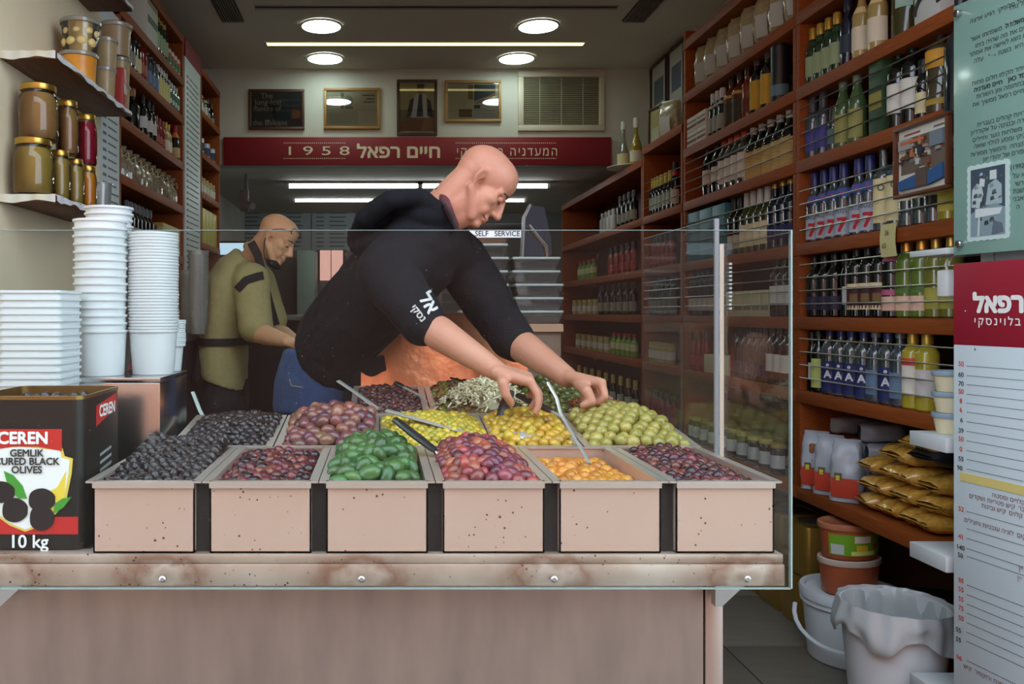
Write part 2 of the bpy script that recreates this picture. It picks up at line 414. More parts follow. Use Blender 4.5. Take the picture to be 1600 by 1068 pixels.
# ---------------------------------------------------------------- framed pictures
def framed(name, label, px, Yp, frame_col, fw=.022, art=(), texts=(), paper=(214, 210, 190), glass=True, group='framed pictures on the back wall'):
    a = P(px[0], px[1], Yp); b = P(px[2], px[3], Yp); w = b.x - a.x; h = a.z - b.z
    return framed_at(name, label, ((a.x + b.x) / 2, Yp, b.z), 0, w, h, frame_col, fw, art, texts, paper, glass, group)
def framed_at(name, label, loc, rz, w, h, frame_col, fw, art, texts, paper, glass, group):
    t = thing(name, label, 'picture', loc, rz, group)
    fm = mcol(frame_col, .4)
    mb = MB().box(-w / 2, w / 2, -.02, 0, 0, fw, .003).box(-w / 2, w / 2, -.02, 0, h - fw, h, .003).box(-w / 2, -w / 2 + fw, -.02, 0, fw, h - fw, .003).box(w / 2 - fw, w / 2, -.02, 0, fw, h - fw, .003)
    obj('picture_frame', mb, fm, t)
    obj('print_sheet', MB().box(-w / 2 + fw, w / 2 - fw, -.006, -.002, fw, h - fw), mcol(paper, .7), t)
    iw, ih = w - 2 * fw, h - 2 * fw
    for n, (kind, g, c) in enumerate(art):
        mb = MB(); y = -.0064 - .0002 * n
        X = lambda u: -iw / 2 + u * iw
        Z = lambda v: fw + v * ih
        if kind == 'r': mb.box(X(g[0]), X(g[2]), y, -.006, Z(g[1]), Z(g[3]))
        elif kind == 'e': mb.prism([(X(g[0] + g[2] * math.cos(q * .393)), Z(g[1] + g[3] * math.sin(q * .393))) for q in range(16)], y, -.006)
        else: mb.prism([(X(u), Z(v)) for u, v in g], y, -.006)
        obj('print_area', mb, mcol(c, .7), t, smooth=0)
    for (s, u, v, size, c, heb) in texts:
        obj('lettering', textmesh(s, size, 0, 'LEFT', heb), mcol(c, .7), t, (-iw / 2 + u * iw, -.0095, fw + v * ih), (R(90), 0, 0))
    if glass: obj('glass_pane', MB().box(-w / 2 + fw, w / 2 - fw, -.0125, -.0115, fw, h - fw), clear('picture_glass', (244, 246, 244), .07), t)
    return t
GP = 'framed pictures on the back wall'
framed('framed_poster', 'framed dark poster about long-lost flavors with pale serif lettering', (389, 140, 476, 203), YB - .001, (74, 46, 26), art=(
    ('r', (.5, 0, 1, 1), (42, 66, 78)), ('r', (.5, .75, 1, .8), (70, 96, 104)), ('r', (.5, .6, 1, .64), (76, 100, 108)), ('r', (.5, .45, .8, .49), (70, 92, 98)),
    ('p', ((.55, 0), (.98, 0), (.98, .3), (.8, .22)), (52, 40, 52)), ('r', (.8, .25, .97, .5), (170, 104, 76)), ('r', (.3, .16, .36, .2), (200, 200, 190))),
    texts=(('The', .18, .82, .062, (196, 188, 166), 0), ('long-lost', .06, .64, .062, (196, 188, 166), 0), ('flavors of', .04, .46, .058, (186, 178, 156), 0), ('the Balkans', .02, .05, .06, (196, 188, 166), 0)), paper=(26, 32, 36), group=GP)
framed('framed_clipping', 'gold-framed yellowed newspaper clipping with a crest drawing', (506, 138, 594, 202), YB - .001, (150, 112, 52), art=(
    ('r', (.28, .5, .34, .95), (120, 120, 110)), ('e', (.42, .72, .1, .16), (150, 150, 138)), ('r', (.36, .5, .52, .56), (112, 112, 104)), ('r', (.7, .1, .96, .6), (196, 190, 166)), ('r', (.05, .08, .62, .4), (186, 186, 166)), ('r', (.7, .86, .95, .89), (80, 76, 66)), ('r', (.78, .76, .95, .79), (80, 76, 66)), ('r', (.72, .67, .95, .70), (90, 86, 76))),
    paper=(204, 200, 178), group=GP)
framed('framed_photo', 'dark-framed colour photo of a shopkeeper behind trays of olives', (620, 125, 683, 212), YB - .001, (52, 34, 22), art=(
    ('r', (0, .45, 1, 1), (176, 168, 120)), ('r', (.0, .86, 1, .92), (206, 200, 160)), ('p', ((.3, .3), (.85, .3), (.8, .72), (.66, .8), (.5, .78), (.36, .66)), (200, 204, 206)),
    ('p', ((.48, .32), (.68, .32), (.64, .78), (.56, .76)), (40, 44, 70)), ('p', ((.2, .3), (.34, .34), (.42, .7), (.3, .66)), (44, 44, 56)), ('p', ((.8, .34), (.96, .3), (.9, .62), (.78, .7)), (44, 44, 56)),
    ('e', (.6, .85, .11, .085), (176, 128, 100)), ('p', ((.5, .9), (.7, .9), (.72, .97), (.5, .97)), (46, 34, 28)),
    ('p', ((.02, .03), (.6, .03), (.7, .26), (.24, .32), (.02, .2)), (128, 82, 52)), ('p', ((.6, .05), (.97, .03), (.97, .3), (.72, .3)), (152, 112, 74)), ('r', (0, 0, 1, .03), (206, 200, 178))), paper=(120, 112, 84), group=GP)
framed('framed_magazine_page', 'gold-framed magazine page with text columns and food photos', (695, 126, 783, 191), YB - .001, (150, 116, 60), art=(
    ('r', (.04, .06, .38, .94), (190, 188, 158)), ('r', (.4, .55, .5, .95), (130, 108, 52)), ('r', (.22, .06, .48, .28), (120, 92, 52)), ('p', ((.52, .5), (.94, .72), (.94, .96), (.52, .96)), (62, 82, 96)),
    ('p', ((.52, .46), (.6, .44), (.94, .66), (.94, .74)), (168, 128, 92)), ('r', (.52, .3, .64, .4), (60, 66, 74)), ('r', (.52, .06, .94, .28), (184, 190, 186))), paper=(200, 200, 180), group=GP)
# louvred grille of the air conditioner
a = P(809, 112, YB); b = P(944, 205, YB)
g = thing('wall_grille', 'white framed louvred air grille on the back wall', 'vent', ((a.x + b.x) / 2, YB, b.z)); gw, gh = b.x - a.x, a.z - b.z
GR = mat('grille_paint', (196, 190, 168), .55)
obj('grille_frame', MB().box(-gw / 2, gw / 2, -.02, 0, 0, .045, .004).box(-gw / 2, gw / 2, -.02, 0, gh - .045, gh, .004).box(-gw / 2, -gw / 2 + .045, -.02, 0, .045, gh - .045, .004).box(gw / 2 - .045, gw / 2, -.02, 0, .045, gh - .045, .004), GR, g)
obj('grille_backing', MB().box(-gw / 2 + .045, gw / 2 - .045, -.003, -.001, .045, gh - .045), mcol((36, 34, 28), .9), g)
sm = MB().box(-gw / 2 + .045, gw / 2 - .045, -.004, .004, -.0035, .0035, M=Matrix.Rotation(R(40), 4, 'X')).mesh('slat')
ns = 26
for k in range(ns): obj('slat', sm, mcol((150, 146, 122), .55), g, (0, -.010, .052 + (gh - .104) * k / (ns - 1)))
for k in range(3): obj('mullion', MB().box(-.002, .002, -.017, -.015, .045, gh - .045), GR, g, (gw * (-.25 + .25 * k), 0, 0))

# ---------------------------------------------------------------- wooden shelving along the walls
LV = {'0': 2.94, '1': 2.629, '2': 2.308, '3': 1.996, '4': 1.643, '5': 1.331, '6': 1.019, '7': .607}
def shelving(name, label, side, y0, y1, levels, ztop, zbot=0., rods=(), depth=.34, thick=.052, front=None, cat='shelving', upr=(1, 1)):
    X = front; s = 1 if side == 'r' else -1
    t = thing(name, label, cat, (X, y0, 0))
    L = y1 - y0; zup = min(levels) - thick - .002 if side == 'r' and front and len(levels) == 8 else zbot
    bx = lambda a, b: (min(s * a, s * b), max(s * a, s * b))
    ux = bx(.004, depth)
    if upr[0]: obj('upright', MB().box(ux[0], ux[1], 0, .028, zup, ztop, .002), WOOD, t)
    if upr[1]: obj('upright', MB().box(ux[0], ux[1], L - .028, L, zup, ztop, .002), WOOD, t)
    q = bx(depth, depth + .012); obj('back_panel', MB().box(q[0], q[1], 0, L, zbot, ztop), WOODB, t)
    q = bx(0, depth)
    for z in levels:
        obj('shelf_board', MB().box(q[0], q[1], .0, L, z - thick, z, .003), WOOD, t)
    rm = MB().tube([(0, .03, 0), (0, L - .03, 0)], .003, 6).mesh('rail')
    for z in rods:
        for k in range(4):
            obj('guard_rail', rm, RODM, t, (s * .004, 0, z + .055 + .055 * k))
    return t
YA0, YA1, YB1, YC1, YD1 = 2.45, YX(1243, XR), YX(1067, XR), YX(1003, XR), 8.2
shelving('wooden_shelving', 'orange-brown wooden bottle shelving bay beside the glass information board', 'r', YA0, YA1, [LV[k] for k in '01234567'], 3.0, 0, rods=[LV[k] for k in '3456'], front=XR)
shelving('wooden_shelving', 'orange-brown wooden bottle shelving bay holding the straw-wrapped flasks', 'r', YA1 + .004, YB1, [LV[k] for k in '01234567'], 3.0, 0, rods=[LV[k] for k in '345'], front=XR)
shelving('wooden_shelving', 'narrow wooden bottle shelving bay under the small framed certificate', 'r', YB1 + .02, YC1, [2.47, LV['3'], LV['4'], LV['5'], LV['6'], LV['7']], 2.47, 0, rods=[LV['3'], LV['5']], front=XR)
shelving('wooden_shelving', 'low wooden shelving bay running under the red banner into the back room', 'r', YC1 + .004, YD1, [2.40, LV['3'], LV['4'], LV['5'], LV['6'], LV['7']], 2.40, 0, front=XR)
LE = [H + v for v in (1.78, 1.503, 1.258, .965, .682, .36, .0)]
shelving('wooden_shelving', 'wooden shelving bay with ribboned gift bags beside the cream pier', 'l', YX(188, XL), YX(288, XL), LE, LE[0], 0, front=XL, depth=.28, thick=.05)
LFz = [H + v for v in (1.74, 1.44, 1.15, .86, .5, .1)]
shelving('wooden_shelving', 'narrow wooden shelving bay with jars and yellow packets beside the back room', 'l', YX(315, XL), 6.58, LFz, LFz[0], 0, front=XL, depth=.28, thick=.045)
# price-list strips fixed on the shelving ends
LISTM = mat('price_list_white', (206, 216, 214), .5)
def price_list(px0, px1, z0, z1, label, head=False):
    y0, y1 = YX(px0, XL + .005), YX(px1, XL + .005)
    t = thing('price_list', label, 'sign', (XL + .004, (y0 + y1) / 2, z0)); L = (y1 - y0) / 2
    obj('list_board', MB().box(-.02, 0, -L, L, 0, z1 - z0, .002), LISTM, t)
    mb = MB(); z = .05; r2 = random.Random(3)
    while z < z1 - z0 - .12:
        a = L * (.9 - .3 * r2.random()); mb.box(.0, .0012, -L * .8, -L * .8 + .045, z, z + .014)
        mb.box(.0, .0012, -L * .8 + .07, a, z + .004, z + .012); z += .038
    obj('list_lines', mb, mcol((110, 112, 112), .7), t)
    if head: obj('list_header', MB().box(-.02, .002, -L, L, z1 - z0, z1 - z0 + .12), RED, t)
price_list(158, 187, .9, H + 1.42, 'tall white price list strip between the cream pier and the gift bag shelving')
price_list(289.5, 313.5, .9, H + 1.66, 'tall white price list strip with a red header between the two wooden bays', True)
# ================================================================ the olive counter
YF = F / 850.0                       # front glass plane
ZDECK = H - 380 / 850.0 + .0         # deck of the counter
ZRIM = H - .316
XG0, XG1 = -1.05, (1234 - CX) / 850.0
ct = thing('olive_counter', 'stained stainless steel olive counter with a wide ledge and screws', 'counter', (0, YF, 0))
YL = lambda y: y - YF
RUST = mat('stained_steel', (212, 202, 192), .4, .4, col2=(168, 132, 104), scale=4.2, amt=.12, stretch=(1, 1, 3), dots=(85, .36, (54, 36, 26)))
def rust_rings(m, pts):
    nt = m.node_tree; n = nt.nodes; L = nt.links; b = n['Principled BSDF']; src = b.inputs['Base Color'].links[0].from_socket
    tc = n.new('ShaderNodeTexCoord'); mp = n.new('ShaderNodeMapping'); mp.inputs['Scale'].default_value = (.55, 0, 1); L.new(tc.outputs['Object'], mp.inputs['Vector']); last = None
    for p in pts:
        d = n.new('ShaderNodeVectorMath'); d.operation = 'DISTANCE'; L.new(mp.outputs[0], d.inputs[0]); d.inputs[1].default_value = (p[0] * .55, 0, p[1])
        if last is None: last = d.outputs['Value']
        else:
            mn = n.new('ShaderNodeMath'); mn.operation = 'MINIMUM'; L.new(last, mn.inputs[0]); L.new(d.outputs['Value'], mn.inputs[1]); last = mn.outputs[0]
    nz = n.new('ShaderNodeTexNoise'); nz.inputs['Scale'].default_value = 28; nz.inputs['Detail'].default_value = 5; L.new(tc.outputs['Object'], nz.inputs['Vector'])
    ad = n.new('ShaderNodeMath'); ad.operation = 'MULTIPLY_ADD'; L.new(nz.outputs['Fac'], ad.inputs[0]); ad.inputs[1].default_value = .05; L.new(last, ad.inputs[2])
    rp = n.new('ShaderNodeValToRGB'); L.new(ad.outputs[0], rp.inputs[0]); e = rp.color_ramp.elements
    e[0].position = .028; e[0].color = (.25, .25, .25, 1); e[1].position = .115; e[1].color = (0, 0, 0, 1)
    for q, v in ((.040, .05), (.058, .75), (.075, .35)): k = e.new(q); k.color = (v, v, v, 1)
    mx = n.new('ShaderNodeMixRGB'); L.new(rp.outputs[0], mx.inputs[0]); L.new(src, mx.inputs[1]); mx.inputs[2].default_value = rgb((122, 70, 36)); L.new(mx.outputs[0], b.inputs['Base Color'])
rust_rings(RUST, [((px - CX) / 850, H - (903 - CY) / 850) for px in (0, 255, 565, 865, 1166)])
LEDGE_B, LEDGE_T = H - (917 - CY) / 850, H - (883 - CY) / 850
obj('ledge_front', MB().box(XG0, XG1 - .006, .005, .03, LEDGE_B, LEDGE_T, .002), RUST, ct)
obj('ledge_lip', MB().box(XG0, XG1 - .006, .011, .05, LEDGE_T, ZDECK, .003), RUST, ct)
obj('deck', MB().box(XG0, XG1 - .006, .05, YL(2.72), ZDECK - .02, ZDECK - .004), STEEL, ct)
obj('front_panel', MB().box(XG0, (1100 - CX) / 812 - .002, YL(1.60), YL(1.63), 0, LEDGE_B - .001), STEELP, ct)
obj('corner_post', MB().box((1100 - CX) / 812 + .002, (1130 - CX) / 812, YL(1.60), YL(1.66), 0, LEDGE_B - .001, .003), STEELP, ct)
obj('end_panel', MB().box((1126 - CX) / 812 - .02, (1130 - CX) / 812 - .004, YL(1.66), YL(2.7), 0, LEDGE_B + .02), STEELP, ct)
obj('back_panel', MB().box(XG0, .64, YL(2.69), YL(2.7), 0.1, ZDECK - .02), STEELP, ct)
def bracket(px):
    x = (px - CX) / 825
    mb = MB().prism([(0, 0), (.0, -.045), (.012, -.045), (.06, 0)], YL(1.555), YL(1.575))
    o = obj('ledge_bracket', mb, STEELC, ct, (x, 0, LEDGE_B))
bracket(1111); bracket(-2)
scr = MB().lathe([(0, 0), (.006, 0), (.006, .0015), (.004, .003), (0, .003)], 14, M=Matrix.Rotation(R(90), 4, 'X')).mesh('screw')
# (screws clamp the glass to the ledge)
gl = thing('display_glass', 'large clear smeared glass guard standing in front of the olive trays', 'glass screen', (0, YF, 0))
GLASS = clear('guard_glass', (248, 251, 250), .022, .0, haze=.004, hazecol=(214, 196, 184), dirt=True)
EDGE = mat('glass_edge', (140, 156, 150), .25)
ZG = H + 128 / 850
obj('glass_pane', MB().box(XG0, XG1, -.004, .004, LEDGE_B - .001, ZG), GLASS, gl, smooth=0)
obj('polished_edge', MB().box(XG0, XG1 + .001, -.0042, .0042, ZG, ZG + .0008), EDGE, gl)
obj('polished_edge', MB().box(XG1, XG1 + .003, -.0042, .0042, LEDGE_B - .001, ZG + .0012), EDGE, gl)
obj('polished_edge', MB().box(XG0, XG1, -.0042, .0042, LEDGE_B - .0025, LEDGE_B - .001), EDGE, gl)
for px in (255, 565, 865, 1166): obj('screw', scr, STEELC, gl, ((px - CX) / 850, -.0045, H - (903 - CY) / 850))
g2 = thing('side_glass', 'low clear glass end screen joined to the front guard beside the dark red olives', 'glass screen', (XG1 - .004, YF + .006, 0))
ye = YX(1131, XG1) - YF - .006
obj('glass_pane', MB().box(-.004, .004, 0, ye, ZDECK, ZG), GLASS, g2, smooth=0)
obj('polished_edge', MB().box(-.0042, .0042, ye, ye + .003, ZDECK, ZG), mat('warm_edge', (232, 206, 190), .2), g2)
g3 = thing('side_glass', 'taller clear glass end screen behind the joint beside the pale green olives', 'glass screen', (XG1 - .004, YX(1121, XG1), 0))
z3 = H + 146 * (YX(1121, XG1) / F); y3 = YX(1008, XG1) - YX(1121, XG1); ym = YX(1067, XG1) - YX(1121, XG1)
obj('glass_pane', MB().box(-.003, .003, 0, ym - .001, ZDECK, z3), clear('plain_glass', (248, 250, 249), .03, .0, haze=.012), g3, smooth=0)
obj('glass_pane', MB().box(-.003, .003, ym + .001, y3, ZDECK, z3), clear('plain_glass'), g3, smooth=0)
obj('polished_edge', MB().box(-.0045, .0045, -.008, -.001, ZDECK, z3), mcol((128, 128, 130), .3), g3)
obj('polished_edge', MB().box(-.0032, .0032, 0, y3, z3, z3 + .001), EDGE, g3)

# ---------------------------------------------------------------- trays
BINM = mat('bin_steel', (218, 186, 168), .4, .4, col2=(204, 168, 148), scale=4, dots=(70, .36, (112, 72, 50)))
PANM = mat('pan_steel', (206, 190, 178), .32, .6)
def rimz(y):
    if y <= 1.94: return ZRIM
    if y <= 2.25: return ZRIM + (y - 1.94) / .31 * .037
    return ZRIM + .037 + (y - 2.25) / .4 * .0405
def pan(name, label, x0, x1, y0, y1, group, front_dark=False):
    """Open steel pan: four walls, floor and a turned-out rim."""
    za, zb = rimz(y0), rimz(y1); zf = ZDECK + .001
    t = thing(name, label, 'tray', ((x0 + x1) / 2, y0, zf), group=group)
    w = (x1 - x0) / 2; L = y1 - y0; ha, hb = za - zf, zb - zf; th = .003; g = .014
    mb = MB()
    def wall(q): mb.add(q, [(0, 1, 2, 3), (7, 6, 5, 4), (0, 4, 5, 1), (1, 5, 6, 2), (2, 6, 7, 3), (3, 7, 4, 0)])
    wi = w - g
    wall([(-wi, 0, 0), (wi, 0, 0), (wi, 0, ha), (-wi, 0, ha), (-wi, th, 0), (wi, th, 0), (wi, th, ha), (-wi, th, ha)])
    wall([(-wi, L - th, 0), (wi, L - th, 0), (wi, L - th, hb), (-wi, L - th, hb), (-wi, L, 0), (wi, L, 0), (wi, L, hb), (-wi, L, hb)])
    for s in (-1, 1):
        a, b = s * wi, s * (wi - th)
        wall([(a, 0, 0), (a, L, 0), (a, L, hb), (a, 0, ha), (b, 0, 0), (b, L, 0), (b, L, hb), (b, 0, ha)])
    mb.box(-wi, wi, 0, L, 0, th)
    obj('pan_body', mb, BINM, t, smooth=0)
    rm = MB(); d = .0035
    def strip(x0, x1, y0, y1):
        zz = lambda y: ha + (hb - ha) * (y / L)
        rm.add([(x0, y0, zz(y0)), (x1, y0, zz(y0)), (x1, y1, zz(y1)), (x0, y1, zz(y1)), (x0, y0, zz(y0) + d), (x1, y0, zz(y0) + d), (x1, y1, zz(y1) + d), (x0, y1, zz(y1) + d)],
               [(0, 3, 2, 1), (4, 5, 6, 7), (0, 1, 5, 4), (1, 2, 6, 5), (2, 3, 7, 6), (3, 0, 4, 7)])
    strip(-w + .001, -wi + .004, -.004, L); strip(wi - .004, w - .001, -.004, L); strip(-wi, wi, -.005, .006); strip(-wi, wi, L - .006, L)
    rm.box(-wi, wi, -.006, -.002, ha - .009, ha + .001)
    obj('pan_rim', rm, PANM, t, smooth=0)
    return t
# ---------------------------------------------------------------- olives
def olive_mesh(name, r, sq=(1, 1, 1.2), wrinkle=0., seed=0, sub=3, pit=False):
    bm = bmesh.new(); bmesh.ops.create_icosphere(bm, subdivisions=sub, radius=1)
    off = Vector((seed * 3.1, seed * 1.7, 0))
    for v in bm.verts:
        d = 1 + .04 * mnoise.noise(v.co * 1.3 + off)
        if wrinkle: d += wrinkle * (abs(mnoise.noise(v.co * 2.6 + off)) - .25)
        if pit and v.co.z > .93: d -= .25
        v.co = Vector((v.co.x * sq[0], v.co.y * sq[1], v.co.z * sq[2])) * d * r
    me = bpy.data.meshes.new(name); bm.to_mesh(me); bm.free()
    for p in me.polygons: p.use_smooth = True
    return me
OLV = {}
def olive_kind(key, r, sq, wr, cols, rough=.25, vary=.3, pit=False, coat=.3):
    ms = [olive_mesh('olive', r, sq, wr, i, 3, pit) for i in range(4)]
    mm = [mat('olive_%s_%d' % (key, i), c[0], rough, col2=c[1], scale=90, amt=.3, vary=vary, coat=coat, bump=.25 if wr else .04, bscale=160) for i, c in enumerate(cols)]
    OLV[key] = (r, ms, mm)
olive_kind('black', .0105, (1, .95, 1.15), .5, [((34, 26, 26), (58, 44, 42)), ((52, 38, 36), (30, 24, 24))], .3)
olive_kind('redblack', .0125, (1, 1, 1.2), .12, [((110, 40, 44), (62, 24, 34)), ((140, 62, 54), (84, 32, 38)), ((58, 24, 34), (36, 18, 26))], .16)
olive_kind('green', .0165, (.9, .9, 1.35), 0, [((56, 92, 42), (70, 106, 50)), ((46, 82, 40), (64, 98, 46)), ((78, 110, 54), (62, 98, 46))], .28)
olive_kind('pinkred', .0135, (1, 1, 1.2), 0, [((150, 70, 70), (112, 46, 56)), ((178, 92, 68), (150, 66, 60)), ((122, 54, 66), (90, 40, 52))], .2)
olive_kind('orange', .0135, (1, .95, 1.15), .18, [((214, 140, 48), (190, 112, 40)), ((226, 156, 62), (204, 130, 44))], .25, .14)
olive_kind('darkred', .0105, (1, 1, 1.15), 0, [((104, 46, 48), (70, 30, 38)), ((132, 62, 54), (96, 42, 44)), ((72, 34, 42), (52, 26, 34))], .22)
olive_kind('purple', .0165, (1, 1, 1.25), 0, [((104, 60, 66), (78, 46, 58)), ((132, 84, 70), (104, 60, 64)), ((156, 100, 76), (120, 72, 66))], .16)
olive_kind('yellow', .0105, (1, 1, 1.15), 0, [((196, 172, 44), (176, 150, 40)), ((210, 186, 62), (188, 160, 46)), ((160, 150, 46), (180, 160, 50))], .25, .15)
olive_kind('cracked', .0135, (1, .95, 1.2), .16, [((204, 160, 44), (180, 136, 36)), ((216, 176, 60), (190, 150, 44)), ((176, 148, 44), (196, 160, 54))], .25, .15)
olive_kind('palegreen', .0160, (1, 1, 1.05), 0, [((170, 156, 74), (150, 138, 60)), ((182, 166, 86), (164, 148, 70)), ((148, 140, 58), (168, 154, 74))], .3, .12, pit=True)
olive_kind('mixgreen', .0125, (1, 1, 1.15), .1, [((112, 116, 44), (90, 96, 36)), ((132, 104, 48), (110, 78, 40)), ((104, 66, 42), (84, 56, 36))], .25)
olive_kind('deepgreen', .0145, (1, 1, 1.15), 0, [((98, 108, 46), (76, 88, 38)), ((120, 122, 56), (96, 104, 44)), ((84, 84, 40), (104, 100, 46))], .2)
olive_kind('mush', .0100, (1, .9, 1.2), .35, [((76, 48, 50), (54, 36, 40)), ((116, 66, 56), (84, 50, 48))], .3)
olive_kind('tin', .0105, (1, .95, 1.1), .4, [((40, 30, 28), (66, 50, 44)), ((54, 40, 36), (34, 26, 24))], .25)
NOL = {}
ONAME = {'black': 'wrinkled_black_olive', 'redblack': 'dark_red_olive', 'green': 'green_olive', 'pinkred': 'pink_olive', 'orange': 'orange_olive', 'darkred': 'small_red_olive', 'purple': 'purple_olive', 'yellow': 'yellow_olive',
         'cracked': 'cracked_olive', 'palegreen': 'pitted_olive', 'mixgreen': 'brown_green_olive', 'deepgreen': 'dark_green_olive', 'mush': 'shrivelled_olive', 'tin': 'cured_black_olive'}
def heap(key, x0, x1, y0, y1, zf, label, group, cap=300, name=None, bed=None, gap=.96, extra=1):
    r, ms, mm = OLV[key]; d = 2 * r * gap; j = 0; y = y0 + r
    hr = random.Random(int((x0 + 3) * 1000) + len(key))
    spots = []
    while y <= y1 - r * .6:
        x = x0 + r + (r * .95 if j % 2 else 0)
        while x <= x1 - r * .8:
            spots.append((x + hr.uniform(-.18, .18) * r, y + hr.uniform(-.18, .18) * r)); x += d
        y += d * .87; j += 1
    n = 0
    for (x, y) in spots:
        z = zf(x, y)
        if z is None: continue
        n += 1
        if NOL.get((key, group), 0) >= cap: break
        NOL[(key, group)] = NOL.get((key, group), 0) + 1
        o = obj(name or ONAME[key], ms[hr.randrange(4)], None, None, (x, y, z + hr.uniform(-.35, .35) * r),
                (hr.uniform(-1.9, 1.9), hr.uniform(-1.2, 1.2), hr.uniform(0, 6.28)), label, 'olive', group)
        if len(o.data.materials) == 0: o.data.materials.append(None)
        o.material_slots[0].link = 'OBJECT'; o.material_slots[0].material = mm[hr.randrange(len(mm))]
        s = hr.uniform(.88, 1.1); o.scale = (s, s, s)
    # the rest of the heap underneath
    def bedf(u, v):
        X, Yy = x0 + u * (x1 - x0), y0 + v * (y1 - y0); z = zf(X, Yy)
        z = (zf((x0 + x1) / 2, (y0 + y1) / 2) or ZRIM) - .08 if z is None else z
        return Vector((X, Yy, z - r * 1.15))
    mb = MB().grid(bedf, 12, 12)
    return mb, mm[0]
BP = [(v - CX) / 850.0 for v in (129, 313, 497, 681, 865, 1049, 1228)]
row1 = [('black', 'black wrinkled olive in the steel bin beside the olive tin', .012, .03, 'rear'),
        ('redblack', 'wet dark red olive in the steel bin between the black and the green olives', .006, .015, 'flat'),
        ('green', 'large bright green olive heaped in its steel front bin', .012, .05, 'heap'),
        ('pinkred', 'pinkish red olive heaped in the steel bin beside the green olives', .010, .045, 'heap'),
        ('orange', 'orange-yellow cracked olive lying low in its steel front bin', -.015, .012, 'flat'),
        ('darkred', 'small dark red olive in the steel end bin by the side glass', .0, .03, 'flat')]
BINL = ['black wrinkled olives', 'wet dark red olives', 'large green olives', 'pinkish red olives', 'orange cracked olives', 'small dark red olives']
Y10, Y11 = YF + .016, 1.935
GAPM = mat('dark_gap', (40, 34, 30), .8)
for i, (key, lab, z0, rise, mode) in enumerate(row1):
    xa, xb = BP[i], BP[i + 1]
    t = pan('olive_bin', 'steel front bin filled with ' + BINL[i], xa, xb, Y10, Y11, 'steel bins behind the front glass')
    xm = (xa + xb) / 2; w = (xb - xa) / 2 - .016
    def zf(x, y, xm=xm, w=w, z0=z0, rise=rise, mode=mode):
        u = (x - xm) / w; v = (y - Y10) / (Y11 - Y10)
        b = (1 - abs(u) ** 2.2)
        if mode == 'rear': return ZRIM - .03 + rise * 1.6 * v + z0
        if mode == 'flat': return ZRIM - .022 + z0 + rise * b * (.3 + .7 * v)
        return ZRIM - .02 + z0 + rise * b * (.25 + 1.1 * v * (1.25 - v) * 1.6)
    mb, mm = heap(key, xm - w, xm + w, Y10 + .006, Y11 - .01, zf, lab, lab.split(' in ')[0] + 's in the front bin', cap=200)
    obj('olive_bed', mb, mm, None, label='more ' + BINL[i] + ' underneath in the front bin', cat='olives', kind='stuff')
    if i < 5: obj('divider', MB().box(xb - .018 - ct.location.x, xb + .018, YL(Y10 + .015), YL(Y10 + .02), ZDECK - .002, ZRIM - .004), GAPM, ct)
# second and third row of pans
def px2(px, Y): return (px - CX) * Y / F
Y20, Y21 = 1.945, 2.245
X2 = [px2(p, 1.945) for p in (262, 427, 593, 772, 912, 1096)]
row2 = [('black', 'black wrinkled olive in the middle pan beside the steel box', .030, 'l'),
        ('purple', 'glossy purple-brown olive piled high in the middle row', .052, 'h'),
        ('yellow', 'small yellow-green olive in the middle pan under the long spoon', .03, 'h'),
        ('cracked', 'golden yellow cracked olive with peppers in the middle row', .04, 'h'),
        ('palegreen', 'big pale green pitted olive piled by the tall end glass', .055, 'h')]
R2L = ['black wrinkled olives', 'purple-brown olives', 'small yellow-green olives', 'golden cracked olives', 'pale green pitted olives']
for i, (key, lab, rise, mode) in enumerate(row2):
    xa, xb = X2[i] + .001, X2[i + 1] - .001
    pan('olive_pan', 'steel middle-row pan under the ' + R2L[i], xa, xb, Y20, Y21, 'steel pans of the middle row')
    xm = (xa + xb) / 2; w = (xb - xa) / 2 - .012
    def zf(x, y, xm=xm, w=w, rise=rise, i=i):
        u = (x - xm) / w; v = (y - Y20) / (Y21 - Y20)
        pk = {0: .25, 1: .15, 2: 0, 3: 0, 4: -.02}[i]
        b = max(0, 1 - abs((u - pk) / (1.25 if i != 4 else 1.15)) ** 2)
        return rimz(y) - .012 + rise * b * min(1, .25 + 1.5 * v) * (1 if v < .75 else 1 - (v - .75) * 1.4)
    mb, mm = heap(key, xm - w - (.01 if i in (2, 3) else 0), xm + w + (.01 if i in (2, 3) else 0), Y20 + .006, Y21 - .008, zf, lab, lab.split(' in ')[0].split(' piled')[0] + 's in the middle row', cap=240)
    obj('olive_bed', mb, mm, None, label='more ' + R2L[i] + ' underneath in the middle pan', cat='olives', kind='stuff')
Y30, Y31 = 2.262, 2.66
X3 = [px2(p, 2.3) for p in (545, 672, 790, 905, 985)]
row3 = [('mush', 'shrivelled dark purple olive in the rear pan by the apron', .02),
        ('mixgreen', 'small green and brown olive in the rear pan beside the shredded cabbage', .03),
        ('deepgreen', 'dark green olive in the rear pan below the fists', .045)]
